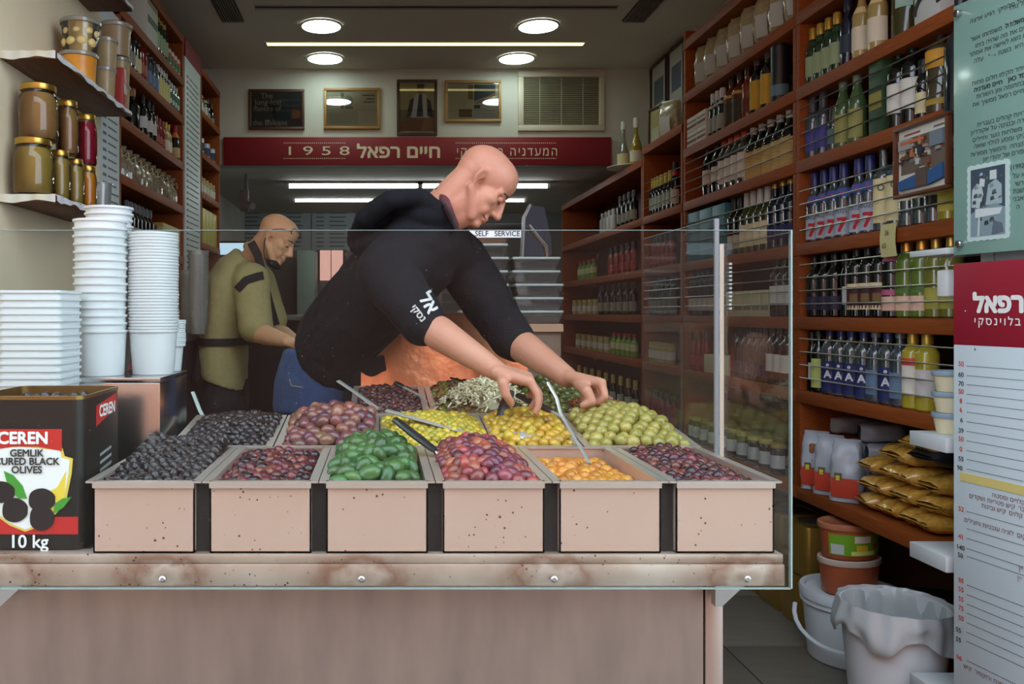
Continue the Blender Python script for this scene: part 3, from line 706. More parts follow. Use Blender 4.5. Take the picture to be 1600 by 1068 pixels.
for i, (key, lab, rise) in enumerate(row3):
    xa, xb = (X3[0], X3[1], X3[2])[i] + .001, (X3[1], X3[2], X3[4])[i] - .001
    pan('olive_pan', 'steel rear-row pan of ' + ['shrivelled dark olives', 'green and brown olives', 'dark green olives'][i], xa, xb, Y30, Y31, 'steel pans of the rear row')
    xm = (xa + xb) / 2; w = (xb - xa) / 2 - .012
    def zf(x, y, xm=xm, w=w, rise=rise):
        u = (x - xm) / w; v = (y - Y30) / (Y31 - Y30)
        return rimz(y) - .014 + rise * max(0, 1 - u * u) * min(1, .3 + v * 1.4)
    mb, mm = heap(key, xm - w, xm + w, Y30 + .006, Y31 - .008, zf, lab, lab.split(' in ')[0] + 's in the rear row', cap=260, gap=1.04)
    obj('olive_bed', mb, mm, None, label='more ' + ['shrivelled dark', 'green and brown', 'dark green'][i] + ' olives underneath in the rear pan', cat='olives', kind='stuff')
# shredded white cabbage and chopped red pepper: too fine to count
def shreds(name, label, c, m, n, spread, lift, size, seed):
    q = random.Random(seed); mb = MB()
    for k in range(n):
        a, b = q.gauss(0, .45), q.gauss(0, .45); hgt = max(0, 1 - .55 * (a * a + b * b))
        p = Vector((c[0] + a * spread[0], c[1] + b * spread[1], c[2] + lift * hgt * (.45 + .55 * q.random())))
        M = Euler((q.uniform(-1, 1), q.uniform(-1, 1), q.uniform(0, 6.3))).to_matrix().to_4x4(); M.translation = p
        L = size * q.uniform(.6, 1.5); mb.box(-L, L, -size * .32, size * .32, -size * .1, size * .1, M=M)
    mb.ball((c[0], c[1], c[2] - .005), (spread[0] * .42, spread[1] * .42, lift * .42))
    return obj(name, mb, m, None, label=label, cat='salad', kind='stuff', smooth=0)
CAB = mat('cabbage_white', (236, 230, 200), .45, col2=(220, 212, 172), scale=60)
pc = P(760, 655, 2.34)
shreds('shredded_cabbage', 'heap of shredded white cabbage lying over the green and brown olives', (pc.x, 2.36, rimz(2.36) + .004), CAB, 1900, (.105, .085), .08, .0066, 5)
shreds('chopped_pepper', 'chopped red pepper relish beside the pale green olives', (px2(925, 2.33), 2.34, rimz(2.33) + .004), mat('pepper_red', (156, 66, 40), .35, col2=(184, 96, 48), scale=80), 420, (.085, .07), .03, .006, 9)
cl = MB(); pq = P(850, 674, 2.06)
cl.tube([P(835, 681, 2.04) + Vector((0, 0, .008)), P(850, 677, 2.05) + Vector((0, 0, .01)), P(876, 676, 2.06) + Vector((0, 0, .008))], [.008, .010, .006], 10, .7)
obj('pepper_strip', cl, mat('pepper_orange', (240, 140, 40), .3), None, label='bright orange pepper strip among the golden cracked olives', cat='pepper')
# steel splash sheet behind the rear pans; an orange reflection is put into its colour
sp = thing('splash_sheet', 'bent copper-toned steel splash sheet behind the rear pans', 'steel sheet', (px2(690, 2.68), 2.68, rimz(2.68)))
ORANGE_REFL = mat('coppery_steel', (222, 150, 108), .3, .85, col2=(196, 112, 72), scale=9, amt=.3, bump=.8, bscale=16)
obj('sheet', MB().prism([(-.26, -.12), (.28, -.12), (.28, .20), (.12, .24), (-.05, .24), (-.26, .1)], 0, .004, Matrix.Rotation(R(-14), 4, 'X')), ORANGE_REFL, sp, smooth=0)
# ---------------------------------------------------------------- olive tin with printed label
TY = 1.565; tx0, tx1 = -.772, -.560; tcx = (tx0 + tx1) / 2; tw = (tx1 - tx0) / 2; th_ = .285; td = .225
tin = thing('olive_tin', 'square open black olive tin with a red and white printed label', 'tin', (tcx, TY, ZDECK + .001))
TINB = mat('tin_black', (38, 34, 30), .35, .3); TING = mat('tin_gold', (150, 120, 66), .3, .85)
def rsq(w, d, r, n=5):
    pts = []
    for cxx, cyy, a0 in ((w - r, r, -90), (w - r, d - r, 0), (-w + r, d - r, 90), (-w + r, r, 180)):
        for k in range(n + 1):
            a = R(a0 + 90 * k / n); pts.append((cxx + r * math.cos(a), cyy + r * math.sin(a)))
    return pts
def ringwall(o_, i_, z0, z1, floor=None):
    n = len(o_); mb = MB()
    vs = [(x, y, z0) for x, y in o_] + [(x, y, z1) for x, y in o_] + [(x, y, z1) for x, y in i_] + [(x, y, z0) for x, y in i_]
    fs = []
    for k in range(n):
        k2 = (k + 1) % n
        fs += [(k, k2, n + k2, n + k), (n + k, n + k2, 2 * n + k2, 2 * n + k), (2 * n + k, 2 * n + k2, 3 * n + k2, 3 * n + k), (3 * n + k, 3 * n + k2, k2, k)]
    mb.add(vs, fs)
    return mb
o_, i_ = rsq(tw, td, .024), rsq(tw - .0015, td, .024)
i_ = [(x * (1 - .0015 / tw), .0015 + y * (1 - .003 / td)) for x, y in o_]
obj('tin_body', ringwall(o_, i_, 0, th_), TINB, tin)
obj('tin_lining', ringwall([(x * .991, .002 + y * .985) for x, y in o_], [(x * .985, .003 + y * .975) for x, y in o_], .02, th_ - .001), TING, tin)
ro = [(x * 1.012, -.0025 + y * 1.022) for x, y in o_]; ri = [(x * .982, .004 + y * .965) for x, y in o_]
obj('tin_rim', ringwall(ro, ri, th_ - .003, th_ + .004), TING, tin)
mb = MB().prism([(-tw * .97, .006), (tw * .97, .006), (tw * .97, .012), (-tw * .97, .012)], .004, td - .004); obj('tin_base', mb, TINB, tin)
def tl(px, py): return ((px - CX) * TY / F - tcx, H - (py - CY) * TY / F - tin.location.z)
def decal(name, pts, c, n, parent=tin):
    return obj(name, MB().prism([tl(*p) for p in pts], -.0008 - .0004 * n, .001), mcol(c, .4), parent, smooth=0)
lim = lambda x: max(x, -62)
decal('label_band', [(lim(-70), 807), (122, 807), (122, 834), (lim(-70), 834)], (196, 40, 36), 0)
sh = [(-28, 700), (30, 694), (98, 700), (101, 712), (114, 716), (112, 740), (104, 780), (88, 802), (62, 822), (40, 830), (15, 820), (-12, 800), (-26, 770), (-34, 716)]
decal('label_shield_edge', sh, (226, 200, 90), 1)
decal('label_shield', [(42 + (x - 42) * .93, 760 + (y - 760) * .95) for x, y in sh], (240, 238, 232), 2)
decal('label_sun_patch', [(70, 772), (90, 760), (104, 735), (101, 775), (88, 796), (66, 812)], (236, 206, 70), 3)
decal('label_red_plate', [(-22, 670), (97, 670), (97, 704), (60, 697), (20, 697), (-22, 704)], (200, 42, 36), 4)
def tin_text(s, px, py, size, c, bold=0.):
    x, z = tl(px, py); obj('lettering', textmesh(s, size, bold), mcol(c, .5), tin, (x, -.0034, z), (R(90), 0, 0))
tin_text('CEREN', 37, 692, .031, (244, 240, 232), .0012)
for k, s in enumerate(('GEMLIK', 'CURED BLACK', 'OLIVES')): tin_text(s, 43, 712 + 13 * k, .0185, (52, 52, 50), .0006)
tin_text('10 kg', 46, 854, .034, (240, 240, 236), .0006)
LEAF = (70, 150, 50)
decal('label_leaf', [(7, 735), (22, 742), (36, 758), (43, 778), (30, 778), (14, 762)], LEAF, 5)
decal('label_leaf', [(112, 776), (100, 792), (84, 802), (86, 786), (98, 778)], LEAF, 5)
def dblob(cx, cy, rx, ry, n): return decal('label_olive', [(cx + rx * math.cos(a * .2618) * (1 + .05 * math.sin(a * .9)), cy + ry * math.sin(a * .2618)) for a in range(24)], (34, 26, 24), n)
dblob(2, 768, 22, 17, 6); dblob(24, 796, 20, 19, 7); dblob(66, 780, 21, 18, 7); dblob(66, 808, 19, 20, 8)
# side print
def side(name, pts, c, n):   # (depth fraction, height fraction) on the side that faces the bins
    mb = MB().prism([(p[0] * td, p[1] * th_) for p in pts], -.0008 - .0003 * n, .001, Matrix.Rotation(R(90), 4, 'Z'))
    return obj(name, mb, mcol(c, .4), tin, (tw, 0, 0), smooth=0)
side('label_red_plate', [(.32, .78), (.86, .86), (.86, .97), (.32, .92)], (200, 42, 36), 0)
o = obj('lettering', textmesh('CEREN', .032, .001), mcol((244, 240, 232), .5), tin, (tw + .0016, td * .59, th_ * .84), (R(90), 0, R(90)))
for k in range(6): side('label_small_print', [(.42, .56 - .055 * k), (.72, .58 - .055 * k), (.72, .60 - .055 * k), (.42, .58 - .055 * k)], (150, 150, 146), 0)
mb, mm = heap('tin', tcx - tw + .012, tcx + tw - .012, TY + .014, TY + td - .014, lambda x, y: ZDECK + th_ - .036 + .02 * ((y - TY) / td), 'black cured olive inside the open printed tin', 'black olives in the tin', cap=170)
obj('olive_bed', mb, mm, None, label='more black olives underneath in the tin', cat='olives', kind='stuff')
# ---------------------------------------------------------------- steel box and nested plastic tubs
bxx0, bxx1, by0, by1 = px2(95, 1.96), px2(250, 1.96), 1.96, 2.23
zb = H - (590 - CY) * 1.96 / F
sb = thing('steel_box', 'plain stainless steel box standing behind the olive tin', 'box', ((bxx0 + bxx1) / 2, by0, ZDECK + .001))
hwb = (bxx1 - bxx0) / 2; hb_ = zb - ZDECK - .001
obj('box_body', MB().box(-hwb, hwb, 0, by1 - by0, 0, hb_ - .012, .002), STEELC, sb)
obj('box_top', MB().box(-hwb - .001, hwb + .001, -.001, by1 - by0 + .001, hb_ - .012, hb_, .002), STEELC, sb)
def plastic(name, col, haze, rough=.35):
    return mat(name, col, rough, spec=.4, sss=0)
TUBM = mat('milky_plastic', (210, 215, 214), .38); TUBC = clear('clear_plastic', (226, 232, 230), .10, .12, haze=.22, hazecol=(226, 230, 226))
TUBM.node_tree.nodes['Principled BSDF'].inputs['Transmission Weight'].default_value = .0
def tub_mesh(r0, r1, h, lip=.0022, seg=28):
    return MB().lathe([(0, .001), (r0, 0), (r1 - .002, h - .006), (r1 + lip * .6, h - .006), (r1 + lip, h - .003), (r1 + lip * .8, h), (r1 - .001, h), (r0 - .002, .003), (0, .003)], seg).mesh('tub')
def sqtub_mesh(w, h, lip=.006):
    mb = MB(); pr = [(.86, 0), (.96, h - .006), (1.0, h - .006), (1.0, h), (.95, h), (.85, .003)]
    base = rsq(w, 2 * w, .018, 4); base = [(x, y - w) for x, y in base]; n = len(base); vs = []; fs = []
    for s, z in pr: vs += [(x * s, y * s, z) for x, y in base]
    for j in range(len(pr) - 1):
        for k in range(n): k2 = (k + 1) % n; fs.append((j * n + k, j * n + k2, (j + 1) * n + k2, (j + 1) * n + k))
    fs.append(tuple(range(n))); fs.append(tuple(range((len(pr) - 1) * n, len(pr) * n)))
    return mb.add(vs, fs).mesh('tub')
def stack(me, m, x, y, z0, n, step, label, group, name='plastic_tub', rz=0., jit=.0012):
    q = random.Random(int(abs(x) * 977) + n)
    for k in range(n):
        obj(name, me, m, None, (x + q.uniform(-1, 1) * jit, y + q.uniform(-1, 1) * jit, z0 + k * step), (0, 0, rz), label, 'plastic tub', group)
ya = 1.90; stack(sqtub_mesh(.072, .085), TUBM, px2(64, ya), ya, ZDECK + .001, 27, (H + 33 / (F / ya) - ZDECK - .085) / 26, 'square white tub in the nested stack behind the olive tin', 'nested square tubs')
yb = 2.045; stack(tub_mesh(.055, .063, .11), TUBM, px2(157, yb), yb, zb + .001, 15, (P(0, 345, yb).z - zb - .11) / 14, 'round milky tub in the widely spaced nested stack on the steel box', 'wide-spaced nested round tubs')
yc = 2.085; stack(tub_mesh(.050, .060, .11), TUBM, px2(240, yc), yc, zb + .001, 33, (P(0, 365, yc).z - zb - .11) / 32, 'round milky tub in the tightly nested stack at the end of the steel box', 'tightly nested round tubs')
yd = 2.17; stack(tub_mesh(.050, .060, .09), TUBM, px2(170, yd), yd, zb + .001, 22, (P(0, 325, yd).z - zb - .09) / 21, 'round milky tub in the tallest nested stack at the back of the steel box', 'tallest nested round tubs')
ye_ = 2.19; stack(tub_mesh(.028, .036, .07, .004), TUBM, px2(266, ye_), ye_, zb + .001, 12, (P(0, 500, ye_).z - zb - .07) / 11, 'small greenish cup in the short nested stack behind the round tubs', 'short nested cup stack')
# ---------------------------------------------------------------- serving tools
USTEEL = mat('utensil_steel', (204, 202, 194), .3, .55)
def spoon(name, label, pts, r, handle_from=None, hm=BLACKP, m=None, bowl=None, flat=.35, hr=.011, hole=False, group=None):
    t = thing(name, label, 'serving tool', tuple(pts[0]), group=group); o0 = Vector(pts[0])
    m = m or USTEEL
    q = [Vector(p) - o0 for p in pts]
    obj('shaft', MB().tube(q, r, 8, flat), m, t)
    if handle_from is not None:
        a, b = q[0], q[0].lerp(q[1], handle_from); d = (b - a)
        obj('handle', MB().tube([a - d * .02, a, a + d * .15, a + d * .6, a + d * .92, b], [hr * .6, hr * .9, hr, hr * 1.1, hr * .9, hr * .6], 10, .62), hm, t)
        if hole:
            e = d.normalized(); c = a + d * .09
            obj('hang_hole', MB().tube([c - e * .006 + Vector((0, -hr * .66, hr * .1)), c + e * .009 + Vector((0, -hr * .66, hr * .1))], .005, 4, .4), mcol((120, 112, 96), .5), t)
    if bowl:
        c, rad, M = bowl
        obj('bowl', MB().lathe([(.02, -.55), (.55, -.45), (.9, -.15), (1, 0), (.93, 0), (.82, -.13), (.5, -.38), (0, -.46)], 20, M=Matrix.Translation(Vector(c) - o0) @ M @ Matrix.Diagonal((rad[0], rad[1], rad[2], 1))), m, t)
    return t
zz = lambda px, py, Y: P(px, py, Y)
spoon('serving_spoon', 'black-handled serving spoon propped over the green olive bin', [zz(617, 655, 1.86), zz(683, 706, 1.80), zz(692, 722, 1.79)], .006, .98, hole=True, hr=.0125, bowl=(zz(700, 735, 1.785), (.024, .03, .02), Matrix.Rotation(.3, 4, 'Y')))
spoon('slotted_spoon', 'long flat steel spoon lying across the small yellow-green olives', [zz(604, 641, 2.10), zz(700, 668, 2.06), zz(790, 690, 2.02)], .018, None, m=USTEEL, flat=.22, bowl=(zz(821, 682, 2.02), (.047, .03, .026), Matrix.Rotation(R(180), 4, 'X')))
spoon('serving_fork', 'thin bent steel server standing in the orange cracked olives', [zz(856, 597, 2.02), zz(870, 622, 1.99), zz(876, 645, 1.97), zz(885, 662, 1.94), zz(921, 724, 1.80)], .0045, None, m=USTEEL, flat=.6)
spoon('serving_spatula', 'dark-handled spatula standing in the shredded cabbage', [zz(797, 611, 2.19), zz(781, 656, 2.15), zz(778, 668, 2.15)], .008, .98, hr=.0155, hm=mat('brown_black_plastic', (44, 30, 30), .4))
spoon('serving_spoon', 'dark-handled steel spoon leaning into the golden cracked olives', [zz(809, 617, 2.13), zz(868, 645, 2.05), zz(880, 652, 2.03)], .006, .9, hr=.0125, hm=MATS['brown_black_plastic'])
spoon('serving_spoon', 'short steel spoon with a dark grip above the shrivelled olives', [zz(618, 598, 2.5), zz(655, 617, 2.44), zz(668, 628, 2.42)], .007, .35, m=USTEEL, hr=.011)
spoon('skewer', 'thin dark metal rod resting on the green and brown olives', [zz(704, 590, 2.58), zz(735, 598, 2.52), zz(766, 612, 2.45)], .0035, None, m=mcol((70, 44, 36), .4, .5), flat=1)
spoon('serving_spoon', 'long greenish steel spoon handle leaning against the apron', [zz(529, 595, 2.40), zz(560, 616, 2.36), zz(592, 640, 2.30)], .011, None, m=USTEEL, flat=.3)
spoon('serving_spatula', 'pale plastic spatula hanging behind the black olives near the steel box', [zz(301, 612, 2.4), zz(312, 640, 2.38), zz(321, 658, 2.36)], .007, None, m=mcol((186, 200, 190), .35), flat=.4)
# ================================================================ bottles and goods on the shelves
GREEN = mat('green_glass', (28, 58, 34), .08, spec=.7); DKG = mat('dark_bottle_glass', (16, 20, 20), .07, spec=.7); BROWN = mat('amber_glass', (92, 46, 18), .08, spec=.7)
NAVY = mat('navy_glass', (18, 24, 52), .08, spec=.7); OLIVEG = mat('olive_glass', (96, 100, 34), .08, spec=.7); PALE = mat('pale_spirit', (170, 150, 92), .1, spec=.7)
OILG = mat('oil_glass', (176, 160, 52), .08, spec=.7); PINKG = mat('rose_spirit', (170, 84, 52), .08, spec=.7); REDG = mat('red_spirit', (128, 30, 30), .1, spec=.7)
CLR = clear('clear_bottle', (206, 216, 216), .12, .03, haze=.14, hazecol=(150, 166, 170)); CLRB = clear('bluish_bottle', (196, 208, 216), .12, .03, haze=.2, hazecol=(120, 140, 158))
def lab(c): return mcol(c, .6)
BK = {}
def kind(key, r, h, glass, capc, labels, body=.62, nr=.014, caph=.045, neck=.80, txt=None, capr=.0025, seg=18, metal=0., square=False, cask=None):
    """labels: (z0, z1, colour, half-angle in degrees) bands; txt: (string, size, z, colour, bold)."""
    bh, nh = h * body, h * neck
    pr = [(0, .004), (r * .8, 0), (r, .006), (r, bh)]
    for k in range(1, 6):
        u = k / 5; pr.append((nr + (r - nr) * (math.cos(u * math.pi) + 1) / 2, bh + (nh - bh) * u))
    pr += [(nr, h - .002), (0, h)]
    if cask: pr = cask
    parts = [('glass_body', MB().lathe(pr, seg).mesh('glass_body'), glass)]
    for (z0, z1, c, ha) in labels:
        rr = r + .0012; n = max(6, int(ha / 9)); mb = MB(); R0 = lambda z: rr
        if z0 > bh: R0 = lambda z: max(nr, nr + (r - nr) * (math.cos(min(1, (z - bh) / max(nh - bh, .01)) * math.pi) + 1) / 2) + .0015
        vs = []
        for z in (z0, (z0 + z1) / 2, z1):
            for k in range(n + 1):
                a = R(-90 - ha + 2 * ha * k / n); vs.append((R0(z) * math.cos(a), R0(z) * math.sin(a), z))
        mb.add(vs, [(j * (n + 1) + k, j * (n + 1) + k + 1, (j + 1) * (n + 1) + k + 1, (j + 1) * (n + 1) + k) for j in range(2) for k in range(n)])
        parts.append(('label_band', mb.mesh('label_band'), lab(c)))
    for (s, size, z, c, bold) in (txt or []):
        me = bend_mesh(textmesh(s, size, bold, depth=.0003), r + .0016)
        for v in me.vertices: v.co.z += z
        parts.append(('lettering', me, lab(c)))
    if caph: parts.append(('cap', MB().lathe([(0, h - caph), (nr + capr, h - caph), (nr + capr, h - .002), (nr + capr - .002, h + .003), (0, h + .003)], 14).mesh('cap'), mcol(capc, .35, metal)))
    BK[key] = parts
def bottle(key, x, y, z, rz, label, group, name='bottle', cat='bottle', s=1.):
    t = thing(name, label, cat, (x, y, z), rz, group)
    if s != 1.: t.scale = (s, s, s)
    for n, me, m in BK[key]: obj(n, me, m, t)
    return t
GOLD = (200, 164, 70)
kind('greengold', .030, .235, GREEN, GOLD, [(.03, .115, (150, 170, 130), 75), (.16, .18, (40, 70, 44), 80)], metal=.6, body=.56)
kind('navyplain', .030, .26, NAVY, (40, 44, 60), [(.05, .12, (44, 54, 74), 70)])
kind('brandy', .034, .275, PALE, GOLD, [(.03, .12, (222, 214, 190), 75), (.17, .195, (226, 204, 150), 40)], metal=.6, body=.58)
kind('oval', .052, .37, mat('dark_olive_glass', (62, 62, 30), .1, spec=.7), (60, 50, 30), [(.12, .2, (160, 196, 180), 32)], body=.5, neck=.78)
kind('bluelabel', .030, .26, CLRB, (70, 74, 84), [(.03, .12, (66, 66, 140), 80)], caph=.07)
kind('smallclear', .024, .17, CLR, (60, 60, 60), [(.03, .09, (90, 110, 112), 60)])
kind('ornate', .034, .29, mat('pale_green_glass', (74, 104, 62), .1, spec=.7), (120, 140, 120), [(.02, .13, (150, 150, 84), 45)], caph=.06, body=.5)
kind('redwine', .037, .305, DKG, (22, 20, 22), [(.05, .155, (220, 218, 206), 80)], caph=.06)
kind('cream', .025, .20, DKG, (20, 20, 20), [(.02, .09, (220, 208, 160), 70)])
kind('yellowbig', .043, .30, mat('brownish_clear', (70, 62, 44), .08, spec=.7), (50, 50, 90), [(.15, .21, (210, 150, 40), 80), (.03, .05, (180, 150, 60), 70)], body=.72)
kind('darkbig', .042, .43, mat('black_blue_glass', (24, 30, 38), .06, spec=.8), (30, 30, 34), [], body=.62, caph=.05)
kind('ouzo', .035, .29, CLRB, (46, 52, 110), [(.012, .118, (172, 182, 196), 85), (.16, .195, (70, 90, 160), 70)], caph=.055, body=.50, capr=.004,
     txt=[('7', .075, .025, (186, 24, 40), .003), ('OUZO', .02, .095, (60, 66, 90), 0), ('7', .022, .165, (200, 40, 50), .001)])
kind('tallcream', .034, .30, CLR, (180, 180, 176), [(.03, .19, (224, 208, 156), 62)], body=.66, caph=.0, txt=[('o', .05, .145, (80, 96, 90), 0)])
kind('clearcream', .033, .27, CLR, (150, 150, 150), [(.09, .18, (222, 210, 170), 60)], body=.66)
kind('yellowjar', .034, .22, OILG, (180, 150, 40), [(.03, .1, (226, 210, 90), 70)])
kind('blackwine', .034, .27, DKG, (24, 24, 30), [(.03, .085, (40, 36, 62), 75)], caph=.06)
kind('marsala', .036, .305, DKG, (26, 24, 26), [(.035, .115, (70, 26, 36), 80), (.06, .09, (120, 92, 50), 30), (.115, .128, (222, 206, 164), 82), (.03, .045, (222, 206, 164), 82)], caph=.075)
kind('rosefoil', .037, .31, DKG, GOLD, [(.025, .075, (222, 180, 160), 80), (.08, .1, (190, 96, 130), 70), (.20, .225, (196, 110, 130), 80)], caph=.075, capr=.006, metal=.8)
kind('goldfoil', .037, .31, mat('fizz_green_glass', (92, 112, 40), .08, spec=.7), (210, 150, 70), [(.025, .075, (226, 186, 160), 80), (.085, .11, (90, 120, 50), 75)], caph=.085, capr=.006, metal=.8)
kind('fizzgreen', .035, .30, mat('fizz_olive_glass', (110, 110, 40), .08, spec=.7), (200, 160, 80), [(.03, .1, (170, 160, 70), 75)], caph=.07, metal=.8)
kind('lime', .030, .28, DKG, (40, 60, 40), [(.02, .14, (190, 206, 120), 55)], caph=.05, body=.56)
kind('slimdark', .022, .25, DKG, (20, 20, 20), [(.05, .12, (186, 190, 190), 25)])
kind('vodka', .036, .295, CLR, (52, 66, 130), [(.012, .135, (34, 42, 96), 42)], body=.60, caph=.06, txt=[('A', .042, .068, (226, 230, 236), .0015), ('o', .02, .115, (220, 224, 232), .001)])
kind('clearplain', .034, .285, CLRB, (130, 140, 146), [(.03, .12, (104, 128, 158), 60)], body=.6)
kind('oil', .034, .29, OILG, GOLD, [(.05, .15, (226, 220, 206), 60), (.15, .175, (206, 74, 50), 60)], caph=.065, body=.66, metal=.5, capr=.004)
kind('oilred', .036, .29, OILG, GOLD, [(.05, .14, (206, 200, 196), 60)], caph=.065, body=.66, metal=.5, capr=.004)
kind('roundamber', .052, .21, PINKG, (214, 120, 150), [(.03, .05, (226, 150, 150), 20)], body=.35, neck=.74, caph=.03, capr=.005)
kind('goldcapdark', .034, .29, BROWN, GOLD, [(.04, .13, (190, 150, 60), 70)], caph=.065, metal=.5)
kind('silverlabel', .030, .235, DKG, (190, 196, 196), [(.02, .10, (150, 156, 150), 80), (.15, .17, (170, 176, 176), 80)], caph=.05)
kind('whisky', .040, .27, BROWN, (50, 44, 40), [(.02, .13, (52, 44, 28), 80), (.15, .165, (190, 160, 90), 80)], body=.6)
kind('brownslim', .030, .26, mat('rust_spirit', (120, 50, 20), .1, spec=.7), (60, 30, 20), [(.03, .1, (100, 40, 24), 60)])
kind('yellowlabel', .036, .28, DKG, (60, 54, 50), [(.02, .16, (196, 160, 40), 85)], body=.62)
kind('darkgift', .040, .30, mat('gift_black', (30, 34, 38), .4), (40, 44, 48), [(.03, .08, (96, 130, 150), 80)], body=.86, nr=.03, caph=.01)
kind('whitelabelwine', .034, .29, DKG, (24, 22, 24), [(.06, .14, (206, 206, 198), 60)], caph=.055)
kind('orangecap', .035, .29, CLR, (190, 84, 44), [(.03, .155, (214, 218, 214), 75)], caph=.06, body=.62, capr=.003)
kind('clearbig', .040, .25, CLRB, (180, 186, 186), [], body=.7)
STRAW = mat('straw', (214, 190, 128), .8, col2=(170, 142, 84), scale=30, stretch=(1, 1, 7), bump=.6, bscale=60)
kind('flask', .040, .28, DKG, (196, 198, 196), [], caph=.055, body=.5, capr=.003, cask=None)
fz = MB().lathe([(0, -.001), (.038, -.001), (.042, .012), (.0415, .045), (.0425, .075), (.0415, .105), (.043, .13), (.036, .148), (.0, .149)], 18, wob=lambda a, z: 1 + .02 * math.sin(a * 9 + z * 90)).mesh('straw_wrap')
BK['flask'].append(('straw_wrap', fz, STRAW))
kind('whitewine', .036, .30, mat('wine_green_glass', (56, 64, 30), .08, spec=.7), (192, 196, 196), [(.03, .14, (224, 216, 180), 70)], caph=.075, body=.6)
kind('darkneck', .036, .30, DKG, (40, 40, 44), [(.03, .10, (190, 186, 172), 75)], caph=.06)
kind('navygold', .036, .31, NAVY, GOLD, [(.04, .1, (36, 36, 90), 80)], caph=.03, metal=.6)
kind('yellowcapsule', .027, .25, DKG, (196, 182, 76), [(.04, .12, (176, 192, 180), 75)], caph=.065, body=.56)
kind('redneck', .028, .29, DKG, (24, 24, 26), [(.03, .12, (206, 204, 190), 75), (.205, .235, (180, 36, 36), 90)], caph=.055, body=.6)
kind('redsmall', .026, .22, REDG, (30, 28, 30), [(.03, .085, (150, 30, 34), 80)], caph=.05)
kind('whitesmall', .026, .17, mat('white_ceramic', (196, 202, 200), .3), (186, 190, 190), [], caph=.03)
kind('greencarton', .03, .17, mcol((110, 150, 60), .5), (180, 60, 50), [(.05, .1, (196, 206, 150), 80)], caph=.02)
kind('darkmisc', .030, .24, DKG, (70, 70, 74), [(.03, .1, (140, 140, 128), 70)])
kind('palejar', .032, .13, mat('pale_preserve', (170, 160, 110), .2), (176, 150, 80), [(.03, .08, (206, 204, 190), 75)], body=.78, nr=.028, neck=.86, caph=.018)
kind('blackjar', .034, .14, mat('dark_preserve', (46, 44, 34), .2), (170, 148, 80), [(.03, .09, (206, 208, 204), 75)], body=.78, nr=.03, neck=.86, caph=.018)
kind('can', .036, .105, mat('can_white', (206, 208, 200), .3), (170, 170, 168), [(.02, .06, (40, 110, 60), 100), (.06, .08, (190, 40, 40), 50)], body=.96, nr=.033, neck=.98, caph=.006)
kind('bluecan', .036, .12, mat('can_grey', (176, 186, 192), .3), (170, 170, 168), [(.03, .09, (56, 66, 96), 60)], body=.96, nr=.033, neck=.98, caph=.006)
kind('yellowpale', .030, .20, CLR, (190, 190, 180), [(.01, .12, (212, 206, 130), 85)], body=.66)
kind('greenlabel', .030, .17, CLR, (150, 160, 160), [(.015, .10, (50, 96, 66), 85), (.03, .06, (210, 214, 206), 30)], body=.7)
kind('redslim', .024, .24, REDG, (150, 50, 50), [(.04, .1, (170, 90, 70), 70)], caph=.05)
kind('corkjug', .045, .22, DKG, (150, 100, 60), [], body=.55, nr=.016, caph=.04, capr=.006)
kind('orangelabel', .036, .25, DKG, (160, 30, 50), [(.02, .09, (196, 170, 110), 60), (.16, .2, (206, 110, 40), 90)], caph=.05)
PUTS = {}
def bay_of(side, px, z):
    if side == 'r':
        return ('A', YA0 + .01, YA1 - .032) if px > 1243 else ('B', YA1 + .034, YB1 - .03) if px > 1063 else ('C', YB1 + .05, YC1 - .03) if px > 1004 else ('D', YC1 + .034, YD1 - .03)
    return ('E', YX(188, XL) + .03, YX(288, XL) - .03) if px < 300 else ('F', YX(315, XL) + .03, 6.55)
def enlist(side, px, z, half, off, make, useX=None):
    X = (XR + off) if side == 'r' else (XL - off); b = bay_of(side, px, z)
    y = YX(px, X if side == 'r' else XL - .02)
    PUTS.setdefault((side, b[0], round(z, 3)), [b[1], b[2], []])[2].append([y, half, X, make])
def put(keys, pxs, z, side, label, group, off=.045, name='bottle', cat='bottle', rz=None, s=1.):
    if isinstance(keys, str): keys = [keys] * len(pxs)
    for k, px in zip(keys, pxs):
        r = max(abs(v.co.x) for v in BK[k][0][1].vertices) * s
        if k == 'flask': r = .044
        def make(X, y, k=k): bottle(k, X, y, z + .0005, (R(-47) if side == 'r' else R(42)) if rz is None else rz, label, group, name, cat, s)
        enlist(side, px, z, r, max(off, r + .012), make)
def settle():
    """Slide the goods of each shelf along it until none touches its neighbour or the uprights."""
    for key, (lo, hi, it) in PUTS.items():
        it.sort(key=lambda e: e[0]); need = sum(2 * e[1] + .002 for e in it)
        if need > hi - lo: print('SHELF TOO FULL', key, round(need, 2), round(hi - lo, 2))
        nxt = hi
        for e in reversed(it): e[0] = min(e[0], nxt - e[1]); nxt = e[0] - e[1] - .002
        prv = lo
        for e in it: e[0] = max(e[0], prv + e[1]); prv = e[0] + e[1] + .002
        for e in it: e[3](e[2], e[0])
z2, z3_, z4, z5, z6, z7, z1 = LV['2'], LV['3'], LV['4'], LV['5'], LV['6'], LV['7'], LV['1']
